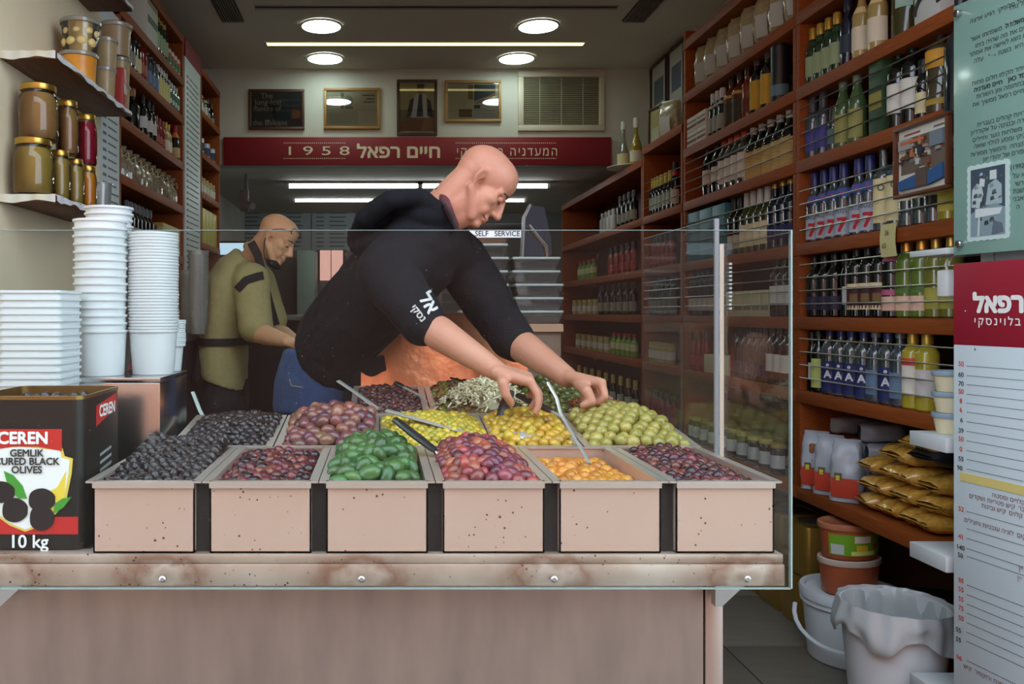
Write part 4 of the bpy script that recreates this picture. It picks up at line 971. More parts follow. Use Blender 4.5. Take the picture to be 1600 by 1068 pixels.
# bay beside the information board
put('greengold', [1262, 1277, 1292, 1308], z2, 'r', 'green bottle with gold screw cap and pale label on the top bottle shelf', 'green bottles with gold caps')
put('navyplain', [1326], z2, 'r', 'plain dark blue bottle between the gold-capped green bottles and the brandy', 'top shelf bottles')
put('brandy', [1347, 1372], z2, 'r', 'pale brandy bottle with cream label and gold cap on the top shelf', 'brandy bottles')
put('oval', [1400], z2, 'r', 'fat dark olive bottle with a pale oval label beside the white carton', 'top shelf bottles', off=.1)
put('bluelabel', [1266, 1287], z3_, 'r', 'clear bottle with violet blue label behind the guard rails', 'violet-labelled bottles')
put('smallclear', [1303], z3_, 'r', 'small clear bottle between the violet labels and the green ornate bottles', 'second shelf bottles')
put('ornate', [1318, 1340], z3_, 'r', 'pale green bottle with gilt drawing beside the green gift carton', 'ornate green bottles')
put('redwine', [1391, 1411], z3_, 'r', 'dark wine bottle with a tall white label beside the green gift carton', 'white-labelled red wines')
put('cream', [1429], z3_, 'r', 'small dark bottle with cream label between the red wines and the yellow label', 'second shelf bottles')
put('yellowbig', [1449], z3_, 'r', 'big brownish bottle with an orange-yellow label and blue cap', 'second shelf bottles')
put('ouzo', [1274, 1289, 1303, 1319, 1343, 1359], z4, 'r', 'clear ouzo bottle with blue cap and big red 7 on its label', 'ouzo bottles')
put('tallcream', [1381, 1402], z4, 'r', 'tall clear flask with a long cream label above the price tag', 'tall cream-labelled flasks')
put('clearcream', [1421, 1438, 1456], z4, 'r', 'clear spirit bottle with small cream label below the hanging poster', 'small cream-labelled bottles')
put('yellowjar', [1482], z4, 'r', 'yellow bottle at the end of the ouzo shelf by the glass board', 'ouzo shelf bottles')
put('blackwine', [1274, 1290, 1306], z5, 'r', 'black wine bottle with dark violet label on the sparkling wine shelf', 'black wine bottles')
put('slimdark', [1323], z5, 'r', 'slim black bottle between the violet-labelled and the cream-banded wines', 'sparkling wine shelf bottles')
put('marsala', [1340, 1357, 1376], z5, 'r', 'dark wine bottle with two cream bands around a maroon label', 'cream-banded wines')
put('rosefoil', [1396], z5, 'r', 'dark sparkling wine with gold foil and pink neck band', 'sparkling wine shelf bottles')
put('goldfoil', [1418, 1442], z5, 'r', 'green sparkling wine with orange-gold foil and blush label', 'gold-foil sparkling wines')
put('fizzgreen', [1463, 1481], z5, 'r', 'olive green sparkling wine at the end of the row by the white bracket shelf', 'olive sparkling wines')
put('slimdark', [1258], z6, 'r', 'slim black bottle with a narrow white label at the end of the vodka row', 'vodka shelf bottles')
put('lime', [1277], z6, 'r', 'dark bottle with tall lime green label beside the vodka bottles', 'vodka shelf bottles')
put('vodka', [1298, 1315, 1331, 1351, 1386], z6, 'r', 'clear vodka bottle with navy label lettered A', 'vodka bottles')
put('clearplain', [1369, 1403], z6, 'r', 'clear bottle with pale blue label among the vodka bottles', 'pale-blue labelled bottles')
put('oil', [1422], z6, 'r', 'yellow oil bottle with gold cap and red-topped label', 'vodka shelf bottles')
put('oilred', [1438], z6, 'r', 'yellow oil bottle with gold cap and plain grey label', 'vodka shelf bottles')
put('roundamber', [1462], z6, 'r', 'round amber flask with pink cap beside the dip tubs', 'vodka shelf bottles', off=.055)
put('goldcapdark', [1482], z6, 'r', 'brown bottle with gold cap behind the stacked dip tubs', 'vodka shelf bottles', off=.13)
# middle bay
put('silverlabel', [1107, 1116, 1126], z2, 'r', 'dark bottle with silver label beside the flour packets', 'silver-labelled bottles')
put('whisky', [1144, 1157], z2, 'r', 'brown whisky bottle with black and gold label', 'whisky bottles')
put('brownslim', [1169], z2, 'r', 'slim rust-brown bottle between the whisky and the yellow labels', 'middle bay bottles')
put('yellowlabel', [1184, 1201], z2, 'r', 'dark bottle with tall yellow label on the whisky shelf', 'yellow-labelled bottles')
put('darkgift', [1219], z2, 'r', 'black gift tube with a pale blue band beside the yellow labels', 'middle bay bottles')
put('whitelabelwine', [1108, 1122], z3_, 'r', 'dark wine bottle with square white label beside the orange-capped bottles', 'square-labelled wines')
put('orangecap', [1133, 1143, 1153, 1164], z3_, 'r', 'clear bottle with orange capsule and white label beside the straw flasks', 'orange-capped bottles')
put('flask', [1177, 1190, 1203, 1216, 1229], z3_, 'r', 'straw-wrapped dark flask with silver cap', 'straw-wrapped flasks')
put('darkneck', [1131, 1142], z4, 'r', 'dark wine bottle with pale label beside the teal cartons', 'dark wines by the teal cartons')
put('whitewine', [1156, 1171, 1184, 1197], z4, 'r', 'green white-wine bottle with silver capsule and cream label', 'silver-capsule white wines')
put('navygold', [1210, 1221, 1231], z4, 'r', 'navy bottle with gold collar at the end of the white wines', 'navy bottles')
put('darkneck', [1075, 1085, 1095, 1105, 1118], z5, 'r', 'dark wine bottle on the shelf below the teal cartons', 'wines below the teal cartons')
put(['blackwine'] * 5, [1140, 1152, 1164, 1178, 1192], z6, 'r', 'black bottle on the low shelf below the cream cartons', 'low shelf black bottles')
put(['whitelabelwine'] * 3, [1206, 1218, 1230], z5, 'r', 'dark bottle with white label behind the end of the cream cartons', 'bottles by the cream cartons')
put('redsmall', [1080, 1092, 1104, 1116], z6, 'r', 'small red bottle on the low shelf of the flask bay', 'low shelf red bottles')
# narrow bay and back-room bay
put('yellowcapsule', [1016, 1022, 1028.5, 1035, 1041.5, 1048], z3_, 'r', 'slim dark bottle with yellow capsule and pale label', 'yellow-capsule bottles', off=.06)
put('redneck', [1055.5], z3_, 'r', 'dark bottle with red neck band beside the yellow capsules', 'narrow bay bottles', off=.06)
put('redsmall', [1014, 1021, 1028, 1035, 1042, 1050], z4, 'r', 'small dark red bottle under the yellow capsule bottles', 'small red bottles', off=.06)
put('darkmisc', [1012, 1020, 1028, 1036, 1044, 1053], z5, 'r', 'dark bottle on the narrow bay shelf at eye height', 'narrow bay eye-height bottles', off=.06)
put('palejar', [1012, 1019, 1026, 1033, 1041, 1049], z6, 'r', 'pale preserve jar on the narrow bay low shelf', 'narrow bay jars', off=.06, name='preserve_jar', cat='jar')
put('whitesmall', [942, 948, 953, 959], z3_, 'r', 'small white bottle on the back-room bay', 'small white bottles', off=.06)
put('darkmisc', [970, 977, 984, 991], z3_, 'r', 'dark bottle beside the small white bottles', 'back-room bay dark bottles', off=.06)
put('greencarton', [908, 914, 921, 928], z4, 'r', 'slim green and red carton on the back-room bay', 'slim green cartons', off=.06, name='carton', cat='carton')
put('darkmisc', [940, 950, 960, 970, 980, 990], z5, 'r', 'dark bottle on the back-room bay at eye height', 'back-room eye-height bottles', off=.06)
put('palejar', [900, 908, 916, 924, 932], z5, 'r', 'pale preserve jar deep on the back-room bay', 'back-room jars', off=.06, name='preserve_jar', cat='jar')
put('redsmall', [955, 964, 973, 982, 991], z4, 'r', 'small red bottle beside the slim green cartons', 'back-room red bottles', off=.06)
# left shelving
put('greengold', [249, 253.5, 258, 262.5], LE[1], 'l', 'green bottle with gold cap beside the tall white carton', 'gold-capped bottles by the carton', s=1.05)
BK['can2'] = BK['can']
put('can', [271, 276, 281, 286], LE[1], 'l', 'green and white food tin at the end of the gold-capped bottles', 'food tins', name='food_tin', cat='tin')
put('darkmisc', [201.5, 206, 210.5], LE[2], 'l', 'dark bottle behind the pickled egg tubs', 'dark bottles by the egg tubs')
put('cream', [215, 220], LE[2], 'l', 'dark bottle with long cream label on the tinned-food side shelving', 'cream-labelled dark bottles', s=1.1)
put('redslim', [225, 230], LE[2], 'l', 'slim red bottle beside the clear bottles', 'slim red bottles')
put('clearplain', [236, 242, 248], LE[2], 'l', 'clear bottle between the slim red and the pale yellow bottles', 'clear side-shelf bottles', s=.78)
put('yellowpale', [253, 258, 263, 267.5], LE[2], 'l', 'clear bottle with pale yellow label', 'pale yellow bottles')
put('greenlabel', [272, 276.5, 281, 285.5], LE[2], 'l', 'bottle with dark green label at the end of the pale yellow bottles', 'dark green labels')
put('corkjug', [216], LE[3], 'l', 'squat black jug with cork stopper', 'jug shelf bottles')
put('whitelabelwine', [229.5, 238, 244], LE[3], 'l', 'dark bottle with white label beside the cork-stoppered jug', 'jug shelf dark bottles', s=.8)
put('redslim', [250, 255, 260], LE[3], 'l', 'slim red bottle on the jug shelf', 'jug shelf red bottles', s=.75)
put('brandy', [265, 269], LE[3], 'l', 'pale bottle between the slim red and the orange-banded bottle', 'jug shelf pale bottles', s=.7)
put('orangelabel', [279], LE[3], 'l', 'dark bottle with orange neck band and wine-red cap', 'jug shelf bottles', s=.9)
put('darkmisc', [204, 210, 216, 222, 228, 234, 240], LE[5], 'l', 'dark bottle on the lowest visible shelf behind the tubs', 'bottles behind the tubs', s=.9)
put('blackjar', [319, 325.5], LFz[1], 'l', 'dark preserve jar with white label near the red banner', 'dark jars near the banner', off=.06, name='preserve_jar', cat='jar')
put('darkmisc', [332, 338], LFz[1], 'l', 'dark bottle beside the dark preserve jars near the banner', 'bottles near the banner', off=.06, s=.8)
put('bluecan', [320, 329, 337], LFz[2], 'l', 'grey and blue food tin beside the red banner', 'grey-blue tins', off=.06, name='food_tin', cat='tin')
put('palejar', [318, 323, 328, 333.5, 339], LFz[3], 'l', 'pale preserve jar below the grey-blue tins', 'pale jars by the back room', off=.06, name='preserve_jar', cat='jar')
# ---------------------------------------------------------------- boxes, bags, packets
def carton(name, label, side, pxa, pxb, z, h, m, depth=.12, off=.012, band=None, cat='carton', group=None, dz=(0.,), extra=None):
    X = (XR + off) if side == 'r' else (XL - off); y0, y1 = sorted((YX(pxa, X), YX(pxb, X))); s = 1 if side == 'r' else -1; L = (y1 - y0) / 2
    def make(X, y):
        for q in dz:
            t = thing(name, label, cat, (X, y, z + .0005 + q), group=group)
            a, b = sorted((0, s * depth)); obj('box_body', MB().box(a, b, -L, L, 0, h, .002), m, t)
            e = -.0012 * s; a2, b2 = sorted((e, e * .1))
            for (z0, z1, c) in (band or []): obj('print_band', MB().box(a2, b2, -L * .92, L * .92, z0, z1), lab(c), t)
            if extra: extra(t)
    enlist(side, (pxa + pxb) / 2, z, L, off, make)
mb = MB(); mb.add([(math.cos(a * .2) * (.07 if k else .05), 0, math.sin(a * .2) * (.07 if k else .05)) for a in range(16) for k in (0, 1)], [(2 * i, 2 * i + 1, 2 * i + 3, 2 * i + 2) for i in range(15)])
curve = mb.mesh('print_curve', 0)
carton('gift_carton', 'white carton printed with a large black curve on the top shelf', 'r', 1428, 1468, z2, .17, mcol((196, 200, 196), .5),
       extra=lambda t: obj('print_curve', curve, mcol((36, 38, 40), .5), t, (-.0015, .0, .03), (0, 0, R(90))))
carton('gift_carton', 'dark green gift carton with a gold crest between the ornate bottles and red wine', 'r', 1357, 1378, z3_, .27, mcol((44, 76, 46), .5), band=[(.09, .15, (150, 140, 60))])
TEAL = mcol((40, 110, 126), .45)
for i, (a, b) in enumerate(((1065, 1084), (1085, 1104), (1105, 1124))):
    carton('gift_carton', 'teal gift carton standing at the end of the white wines', 'r', a, b, z4, .28, TEAL, group='teal gift cartons', band=[(.2, .22, (110, 160, 166))])
CRE = mcol((206, 198, 160), .6)
for i in range(5):
    carton('wine_carton', 'cream carton in the row seen through the end glass', 'r', 1134 + 13.5 * i, 1146.5 + 13.5 * i, z5, .125, CRE, group='cream cartons', band=[(.03, .05, (150, 140, 110))], off=.02)
carton('wine_carton', 'cream carton lying below the teal cartons', 'r', 1084, 1120, z6, .10, CRE, off=.02)
carton('tall_carton', 'tall white carton beside the gold-capped bottles', 'l', 228, 245, LE[1], .34, mcol((206, 208, 190), .6), band=[(.1, .14, (90, 110, 90)), (.2, .23, (150, 150, 120))])
carton('yellow_carton', 'bright yellow-green carton on the shelf behind the tubs', 'l', 253, 280, LE[5], .17, mcol((170, 160, 44), .5))
carton('red_carton', 'dark red carton beside the yellow-green carton', 'l', 243, 252, LE[5], .14, mcol((90, 36, 40), .5))
for i in range(4):
    carton('pasta_packet', 'yellow packet standing on the narrow side bay', 'l', 317 + 6 * i, 322.4 + 6 * i, LFz[4], .26, mcol((190, 176, 50), .45), group='yellow packets', cat='packet', off=.02)
for a, b in ((1072, 1087), (1088, 1102)):
    if 1:
        carton('flour_packet', 'white flour packet with a dark red stripe, lying in a short pile', 'r', a, b, z2, .083, dz=(0., .0845), m= mcol((206, 202, 190), .7), group='flour packets', cat='packet', band=[(.02, .035, (110, 40, 40)), (.05, .06, (120, 110, 100))])
put('blackjar', [1078, 1090, 1103, 1116, 1130, 1146, 1162, 1180, 1198, 1216], z7, 'r', 'dark preserve jar on the bottom shelf of the flask bay', 'bottom shelf dark jars', name='preserve_jar', cat='jar')
put('whitelabelwine', [1206, 1219, 1232], z6, 'r', 'dark bottle with white label ending the low shelf of the flask bay', 'low shelf white-labelled bottles')
put('redsmall', [1012, 1019, 1027, 1035, 1044, 1053], z7, 'r', 'small red bottle on the bottom shelf of the narrow bay', 'narrow bay bottom shelf bottles', off=.06)
put('palejar', [905, 914, 923, 932, 941, 950], z6, 'r', 'pale preserve jar on the low shelf of the back-room bay', 'back-room low shelf jars', off=.06, name='preserve_jar', cat='jar')
put('greencarton', [960, 968, 976, 984, 992], z6, 'r', 'slim green and red carton on the low shelf of the back-room bay', 'low slim green cartons', off=.06, name='carton', cat='carton')
put('yellowcapsule', [905, 915, 925, 936, 947, 958, 970, 982, 993], z7, 'r', 'slim bottle with yellow capsule on the bottom back-room shelf', 'bottom yellow-capsule bottles', off=.06)
settle()
def pillow_bag(name, label, loc, rot, dims, m, group, cat='bag', wob=.12, seal=True, lo_=.006, sm=None, seed=0, patch=None):
    """Soft filled bag: bulged body with pinched seals, crumpled surface."""
    t = thing(name, label, cat, loc, 0, group); t.rotation_euler = rot
    w, d, h = dims; off = Vector((seed * 2.3, seed * .7, 1.1))
    def f(u, v):
        a = 2 * math.pi * u; k = (max(0., math.sin(math.pi * min(1, max(0, lo_ + v * (.992 - lo_)))))) ** .42
        x = math.cos(a); y = math.sin(a); q = max(abs(x), abs(y)) ** -.55
        p = Vector((x * q * w / 2 * (.82 + .18 * k), y * q * d / 2 * k, h * v))
        n = mnoise.noise(p * 28 + off) * wob * d * .5
        return p + Vector((x, y, 0)) * n
    obj('bag_body', MB().grid(f, 22, 12), m, t, smooth=60)
    if patch:
        for (x0, x1, z0, z1, c) in patch:
            mb = MB().grid(lambda u, v: Vector((w * (x0 + (x1 - x0) * u), -d / 2 * (max(.05, math.sin(math.pi * (.04 + .92 * (z0 + (z1 - z0) * v))))) ** .42 - .011, h * (z0 + (z1 - z0) * v))), 4, 4)
            obj('label_patch', mb, lab(c), t)
    if seal: obj('bag_seal', MB().box(-w * .41, w * .41, -.002, .002, h * .97, h * 1.04), sm or m, t)
    return t
BAGM = mat('clear_bag_pasta', (136, 124, 84), .2, col2=(196, 190, 160), scale=34, amt=.35, bump=.9, bscale=34, coat=.6)
for i, px in enumerate((1076, 1090, 1104, 1122, 1140, 1160, 1182, 1207)):
    X = XR + .08; pillow_bag('pasta_bag', 'clear bag of pale noodles with a white label on the uppermost shelf', (X, YA1 + .12 + .153 * (7 - i), z1 + .001), (0, 0, R(-55)), (.13, .085, .24), BAGM, 'noodle bags', seed=i, wob=.26, patch=[(-.26, .2, .15, .6, (186, 194, 192))])
X = XR + .12; pillow_bag('pasta_bag', 'clear bag of pale noodles leaning beside the small framed certificate', (X, YX(1048, X), 2.471), (0, 0, R(-55)), (.16, .09, .26), BAGM, None, seed=11, patch=[(-.3, .2, .15, .6, (200, 204, 200))])
GIFT = mat('cellophane_bag', (176, 164, 132), .25, col2=(96, 84, 64), scale=40, amt=.3, bump=.8, bscale=40, coat=.8)
RIB = mcol((206, 196, 160), .5)
for i in range(11):
    X = XL - .06; y = YX(188, XL) + .09 + .112 * i
    t = thing('gift_bag', 'small cellophane gift bag tied with a cream ribbon', 'bag', (X, y, LE[4] + .001), R(30 + 12 * (i % 3)), 'cellophane gift bags')
    obj('bag_body', MB().lathe([(0, 0), (.034, .0), (.038, .04), (.034, .085), (.014, .115), (.01, .12), (.03, .165), (.0, .15)], 16, wob=lambda a, z: 1 + .08 * math.sin(5 * a + i)), GIFT, t)
    obj('ribbon', MB().lathe([(.012, .112), (.016, .116), (.012, .122)], 12).tube([(-.004, -.012, .117), (-.03, -.022, .135), (-.035, -.02, .12)], .003, 6).tube([(.004, -.012, .117), (.03, -.022, .135), (.035, -.02, .1)], .003, 6), RIB, t)
# coffee-like pouches and pasta bags on the bottom shelf
POUCH = mat('silver_pouch', (192, 198, 204), .35, col2=(150, 160, 172), scale=7, amt=.25, stretch=(2, 2, .6), bump=.5, bscale=24)
SW = (190, 64, 40)
for i, px in enumerate((1275, 1297, 1323)):
    X = XR + .05 + .0 * i; pillow_bag('pouch', 'upright silver-white pouch with rust red base label and yellow price dot', (X, YX(px, X), z7 + .001), (R(-4), 0, R(-40)), (.115, .085, .235), POUCH, 'upright silver pouches', seed=20 + i, wob=.3, lo_=.12,
               patch=[(-.42, .42, .08, .40, SW), (-.3, -.08, .36, .48, (96, 80, 56)), (-.26, -.14, .36, .44, (206, 214, 40))])
k = 0
for row, (zz0, pxs) in enumerate(((.0, (1350, 1372)), (.075, (1345, 1368)), (.15, (1335, 1362)), (.225, (1300, 1350)))):
    for px in pxs:
        X = XR + .15; pillow_bag('pouch', 'silver-white pouch lying flat in the ' + ('lowest', 'second', 'third', 'topmost')[row] + ' layer behind the upright pouches', (X - .02, YX(px, X), z7 + .04 + zz0), (0, R(90), 0), (.075, .12, .19), POUCH, 'piled silver pouches', seed=40 + k, wob=.15,
                   patch=None); k += 1
for i, (dz, n) in enumerate(((.0, 3), (.05, 3), (.1, 2), (.15, 2))):
    for j in range(n):
        X = XR + .02; y = YX(1255, X) + .09 * j - .02
        obj('flat_packet', MB().box(0, .2, -.045, .045, 0, .044, .008), mcol([(150, 104, 60), (112, 70, 44), (120, 116, 100)][(i + j) % 3], .4), None, (X + .01 * ((i * 3 + j) % 3), y, z7 + .001 + dz), (0, 0, R(2 * ((i + j) % 3 - 1))), 'flat brown food packet in the pile beside the silver pouches', 'packet', 'flat brown packets')
PASTA = mat('pasta_in_cellophane', (232, 186, 84), .22, col2=(176, 120, 44), scale=70, amt=.35, bump=1., bscale=60, coat=.9)
k = 0
for row, (zz0, pxs) in enumerate(((.0, (1375, 1402, 1432, 1464)), (.068, (1372, 1398, 1427, 1460)), (.136, (1376, 1405, 1440, 1474)), (.204, (1400, 1425)), (.262, (1440, 1470)))):
    for px in pxs:
        X = XR + .03; y = YX(px, X + .05)
        pillow_bag('pasta_packet', 'cellophane packet of golden pasta in the ' + ('lowest', 'second', 'third', 'fourth', 'topmost')[row] + ' layer of the pasta pile', (X + .20, y, z7 + .037 + zz0), (R(90), 0, R(-90 + 6 * ((k * 7) % 5 - 2))), (.125, .072, .2), PASTA, 'golden pasta packets', seed=60 + k, wob=.22, cat='packet',
                   patch=None)
        if k % 2 == 0: pass
        k += 1
X = XR + .03
t = pillow_bag('pasta_packet', 'pasta packet with a black label on top of the golden pasta pile', (X + .20, YX(1462, X + .05), z7 + .037 + .225), (R(90), 0, R(-90)), (.15, .07, .2), mcol((30, 32, 36), .35), None, seed=99, wob=.1, cat='packet')
# ================================================================ left jar shelves
def jar_shelf(z, label, L=.82, cloth=True):
    X0, X1, y0 = -1.25, -1.065, 2.73
    t = thing('jar_shelf', label, 'shelf', (X0, y0, z))
    obj('shelf_board', MB().box(0, X1 - X0, 0, L, -.026, -.004, .002), DARKWOOD, t)
    if cloth:
        CL = mat('patterned_cloth', (224, 226, 224), .9, col2=(214, 218, 218), scale=14, dots=(34, .34, (44, 62, 120)))
        W = X1 - X0
        def f(u, v):
            y = L * v; a = u * (W + .045)
            if a <= W: return Vector((a, y, -.002 + .0015 * math.sin(v * 20)))
            dr = (a - W); return Vector((W + .003 + .002 * math.sin(v * 47), y, -.002 - dr * (.48 + .10 * math.sin(v * 19) + .07 * math.sin(v * 43))))
        obj('cloth', MB().grid(f, 14, 60), CL, t)
        obj('cloth_front_flap', MB().grid(lambda u, v: Vector((u * W, -.005 - .003 * math.sin(u * 21), -.002 - v * (.024 + .005 * math.sin(u * 7)))), 20, 3), mat('patterned_cloth_flap', (218, 220, 224), .9, col2=(216, 208, 170), scale=12, amt=.6), t)
ZU, ZL_ = H + .86, H + .39
jar_shelf(ZU, 'dark wooden wall shelf with patterned cloth carrying the pickle tubs')
jar_shelf(ZL_, 'dark wooden wall shelf with patterned cloth carrying the pickle jars', .62)
jar_shelf(H + 1.315, 'uppermost dark wooden wall shelf on the cream pier', .84, True)
def jar(px, py_top, py_bot, Y, r, fill, fill2, label, group=None, scale=30):
    a = P(px, py_bot, Y); h = (py_bot - py_top) * Y / F
    t = thing('pickle_jar', label, 'jar', (a.x, Y, a.z), 0, group)
    pr = [(0, .002), (r * .86, 0), (r * .97, .012), (r, h * .25), (r, h * .62), (r * .93, h * .76), (r * .8, h * .85), (r * .8, h * .9)]
    obj('jar_contents', MB().lathe([(0, .006), (r * .83, .005), (r * .93, .016), (r * .955, h * .3), (r * .95, h * .62), (r * .86, h * .76), (r * .74, h * .84), (0, h * .84)], 24), mat('pickle_%d_%d_%d' % fill, fill, .65, spec=.15, col2=fill2, scale=scale, amt=.25, stretch=(1, 1, .35), bump=.3, bscale=30), t)
    obj('jar_glass', MB().lathe(pr, 28), clear('jar_glass', (246, 247, 242), .05, .02), t)
    obj('jar_lid', MB().lathe([(0, h * .885), (r * .86, h * .885), (r * .88, h * .9), (r * .88, h * .985), (r * .84, h), (0, h)], 28), GOLDM, t)
zsh = ZL_ + .0
def jy(px, X): return YX(px, X)
def jarp(px, bot_on, r, hgt, fill, fill2, label, X=-1.155):
    Y = YX(px, X); z = bot_on
    t0 = CY - (z + hgt - H) * F / Y; b0 = CY - (z - H) * F / Y
    jar(px, t0, b0, Y, r, fill, fill2, label)
    return z + hgt
PK1, PK2 = (122, 92, 40), (96, 76, 40)
t1 = jarp(52, ZL_, .066, .188, (190, 150, 66), (150, 128, 66), 'large brown pickle jar with gold lid at the bottom of the stack', -1.163)
jarp(60, t1, .066, .188, (176, 146, 74), (160, 104, 76), 'large pickle jar with beet slices, on top of the large brown one', -1.158)
t2 = jarp(93, ZL_, .036, .175, (182, 146, 66), (148, 126, 66), 'slim brown pickle jar beside the large one on the cloth', -1.125)
jarp(105, t2, .040, .195, (168, 138, 68), (150, 84, 66), 'slim brown pickle jar with red slices on the upper tier', -1.13)
t3 = jarp(117, ZL_, .033, .170, (184, 150, 72), (152, 128, 66), 'narrow brown pickle jar between the slim jar and the yellow one', -1.12)
jarp(134, t3, .042, .195, (170, 24, 52), (140, 16, 44), 'crimson pickled beet jar with gold lid', -1.13)
jarp(137, ZL_, .034, .165, (206, 156, 40), (220, 110, 34), 'jar of yellow and orange pickled vegetables', -1.115)
Y = YX(163, -1.12); cupm = MB().lathe([(0, .002), (.034, 0), (.042, .115), (.046, .115), (.046, .120), (.040, .120), (.032, .004), (0, .004)], 24)
# small bracket for the cup beyond the end of the shelf
obj('plastic_cup', cupm, TUBC, None, (-1.11, 3.3, ZL_ + .001), None, 'empty clear plastic cup at the end of the jar row', 'cup')
def ptub(px, z, r, h, fill, fill2, label, X, eggs=False):
    eb = .97 if eggs else 1.; Y = YX(px, X); t = thing('pickle_tub', label, 'tub', (X, Y, z + .001), 0)
    if eggs: obj('tub_wall', MB().lathe([(0, .001), (r * .88, 0), (r, h * .86), (r * .985, h * .86), (r * .87, .003), (0, .003)], 28), clear('tub_plastic', (240, 242, 236), .05, .05, haze=.05), t)
    obj('tub_contents', MB().lathe([(0, .0), (r * .88 * eb, .0), (r * .955 * eb, h * .76), (r * eb, h * .86), (0, h * .86)], 28), mat('brine_%d_%d_%d' % fill, fill, .4, spec=.3, coat=.35, col2=fill2, scale=22, amt=.3, bump=.4, bscale=26), t)
    obj('tub_lid', MB().lathe([(0, h * .9), (r * .9, h * .9), (r * 1.05, h * .86), (r * 1.08, h * .88), (r * 1.08, h * .97), (r * 1.02, h), (r * .9, h * .96), (0, h * .96)], 28), clear('tub_lid_plastic', (216, 220, 210), .14, .1, haze=.35, hazecol=(214, 214, 200)), t)
    if eggs:
        EG = mat('pickled_egg', (238, 214, 140), .3)
        q = random.Random(4)
        for k, (a, zz1) in enumerate([(-140, .3), (-105, .3), (-68, .32), (-30, .3), (-122, .62), (-85, .62), (-45, .62), (-10, .6)]):
            rr = r * .67; obj('egg', MB().ball((0, 0, 0), (.026, .022, .022)), EG, t, (rr * math.cos(R(a)), rr * math.sin(R(a)), h * zz1), (q.uniform(-.5, .5), q.uniform(-.5, .5), 0))
    return z + h + .002
h1 = ptub(123, ZU, .068, .115, (216, 130, 40), (236, 170, 60), 'round tub of orange pickled vegetables under the egg tub', -1.145)
ptub(126, h1, .070, .125, (238, 186, 56), (240, 196, 80), 'round tub of pickled eggs in yellow brine', -1.14, True)
GB1, GB2 = (176, 158, 116), (150, 132, 96)
h2 = ptub(164, ZU, .042, .115, GB1, GB2, 'small tub of grey brine directly beside the orange tub', -1.105)
ptub(166, h2, .043, .12, (178, 160, 118), GB2, 'small tub of grey brine stacked beside the egg tub', -1.105)
h3 = ptub(187, ZU, .043, .105, (172, 154, 114), GB2, 'small tub of grey brine at the far end of the shelf', -1.115)
h3 = ptub(187.5, h3, .043, .115, (170, 152, 112), GB2, 'small tub of grey brine, second up at the far end of the shelf', -1.115)
ptub(181, h3 - .0, .064, .14, (160, 138, 106), GB2, 'large tub of grey-brown brine topping the far stack', -1.13)
Y = 3.52
rc_ = thing('red_packet', 'red and white upright packet at the far end of the tub shelf', 'packet', (-1.10, 3.52, ZU + .001))
obj('packet_body', MB().box(-.02, .02, -.03, .03, 0, .17, .008), mcol((170, 60, 56), .4), rc_); obj('packet_label', MB().box(.02, .0212, -.022, .022, .06, .1), lab((206, 190, 180)), rc_)

# ================================================================ boards on the entrance pillar
TH = math.atan2(-.989, .148); BX0, BY0 = 1.625, 2.36
def bs(px): k = (px - CX) / F; return (k * BY0 - BX0) / (.148 + .989 * k)
def bz(px, py): s = bs(px); return H - (py - CY) * (BY0 - .989 * s) / F
def board_pt(px, py, z0): return (bs(px), bz(px, py) - z0)
BOARDW = .50
GB = mat('green_tinted_glass', (132, 168, 156), .18, spec=.5, coat=.5)
gzb, gzt = bz(1491, 399), bz(1491, 10)
gb = thing('information_board', 'green-tinted glass board with Hebrew paragraphs and an old photo print', 'sign', (BX0, BY0, gzb), TH)
obj('glass_sheet', MB().box(0, BOARDW, 0, .008, 0, gzt - gzb, .001), GB, gb)
for px, py in ((1499, 21), (1502, 381)):
    s, z = board_pt(px, py, gzb); obj('standoff_bolt', MB().lathe([(0, 0), (.010, 0), (.010, .012), (.008, .014), (0, .014)], 16, M=Matrix.Rotation(R(90), 4, 'X')), STEELC, gb, (s, 0, z))
    obj('standoff_spacer', MB().lathe([(0, 0), (.008, 0), (.008, .03), (0, .03)], 12, M=Matrix.Rotation(R(-90), 4, 'X')), STEELC, gb, (s, .008, z))
INK = mcol((44, 52, 50), .6)
lines = [(1576, 15, 'חיים רפאל נולד', 0), (1516, 35, 'ניצול השואה, יליד סלוניקי, הגיע ארצה', 0), (1571, 42, 'חיים רפאל ז"ל', 0), (1517, 63, 'שעות דיכוי והשמדה, משפחתו אשר', 0), (1524, 73, 'כדי להגשים את מה שהיה ביתו', 0), (1515, 87, 'שם הוא נשא לאישה את אסתר', 0), (1522, 97, 'הגיעה גם היא, בשנת 1946 עלה', 0),
         (1519, 132, 'סלוניקי, ויחד הקימו חלום פתוח', 0), (1522, 142, 'שייסד כאן - חיים מעדניה', 1), (1526, 152, 'למסורת בתחומה ומן השורות', 0), (1520, 165, 'רפאל הינו חיים רפאל ממשיך את', 0),
         (1527, 196, 'עדות שרויות קהלים בעברית', 0), (1517, 209, 'לזכות בשירה ובנגינה על אקורדיון', 0), (1520, 220, 'לזכות משלחות נוער וחיילים', 0), (1522, 230, 'וסלוניקי ומסע לגילוי שואה', 0), (1517, 243, 'זיכרונות והנצחה, והמשיך מסורות', 0), (1536, 250, 'סיפורם של יהודי יוון', 0),
         (1579, 263, '(1992)', 0), (1583, 276, 'היא על', 0), (1586, 288, 'מורשי', 0), (1583, 300, 'בשנת', 0), (1583, 312, 'מאבני', 0), (1588, 324, 'ה', 0)]
for px, py, s, b in lines:
    u, z = board_pt(px, py, gzb)
    obj('lettering', textmesh(s, .0175, .0004 if b else 0, 'LEFT', True), INK, gb, (u, -.0008, z - .004), (R(90), 0, 0))
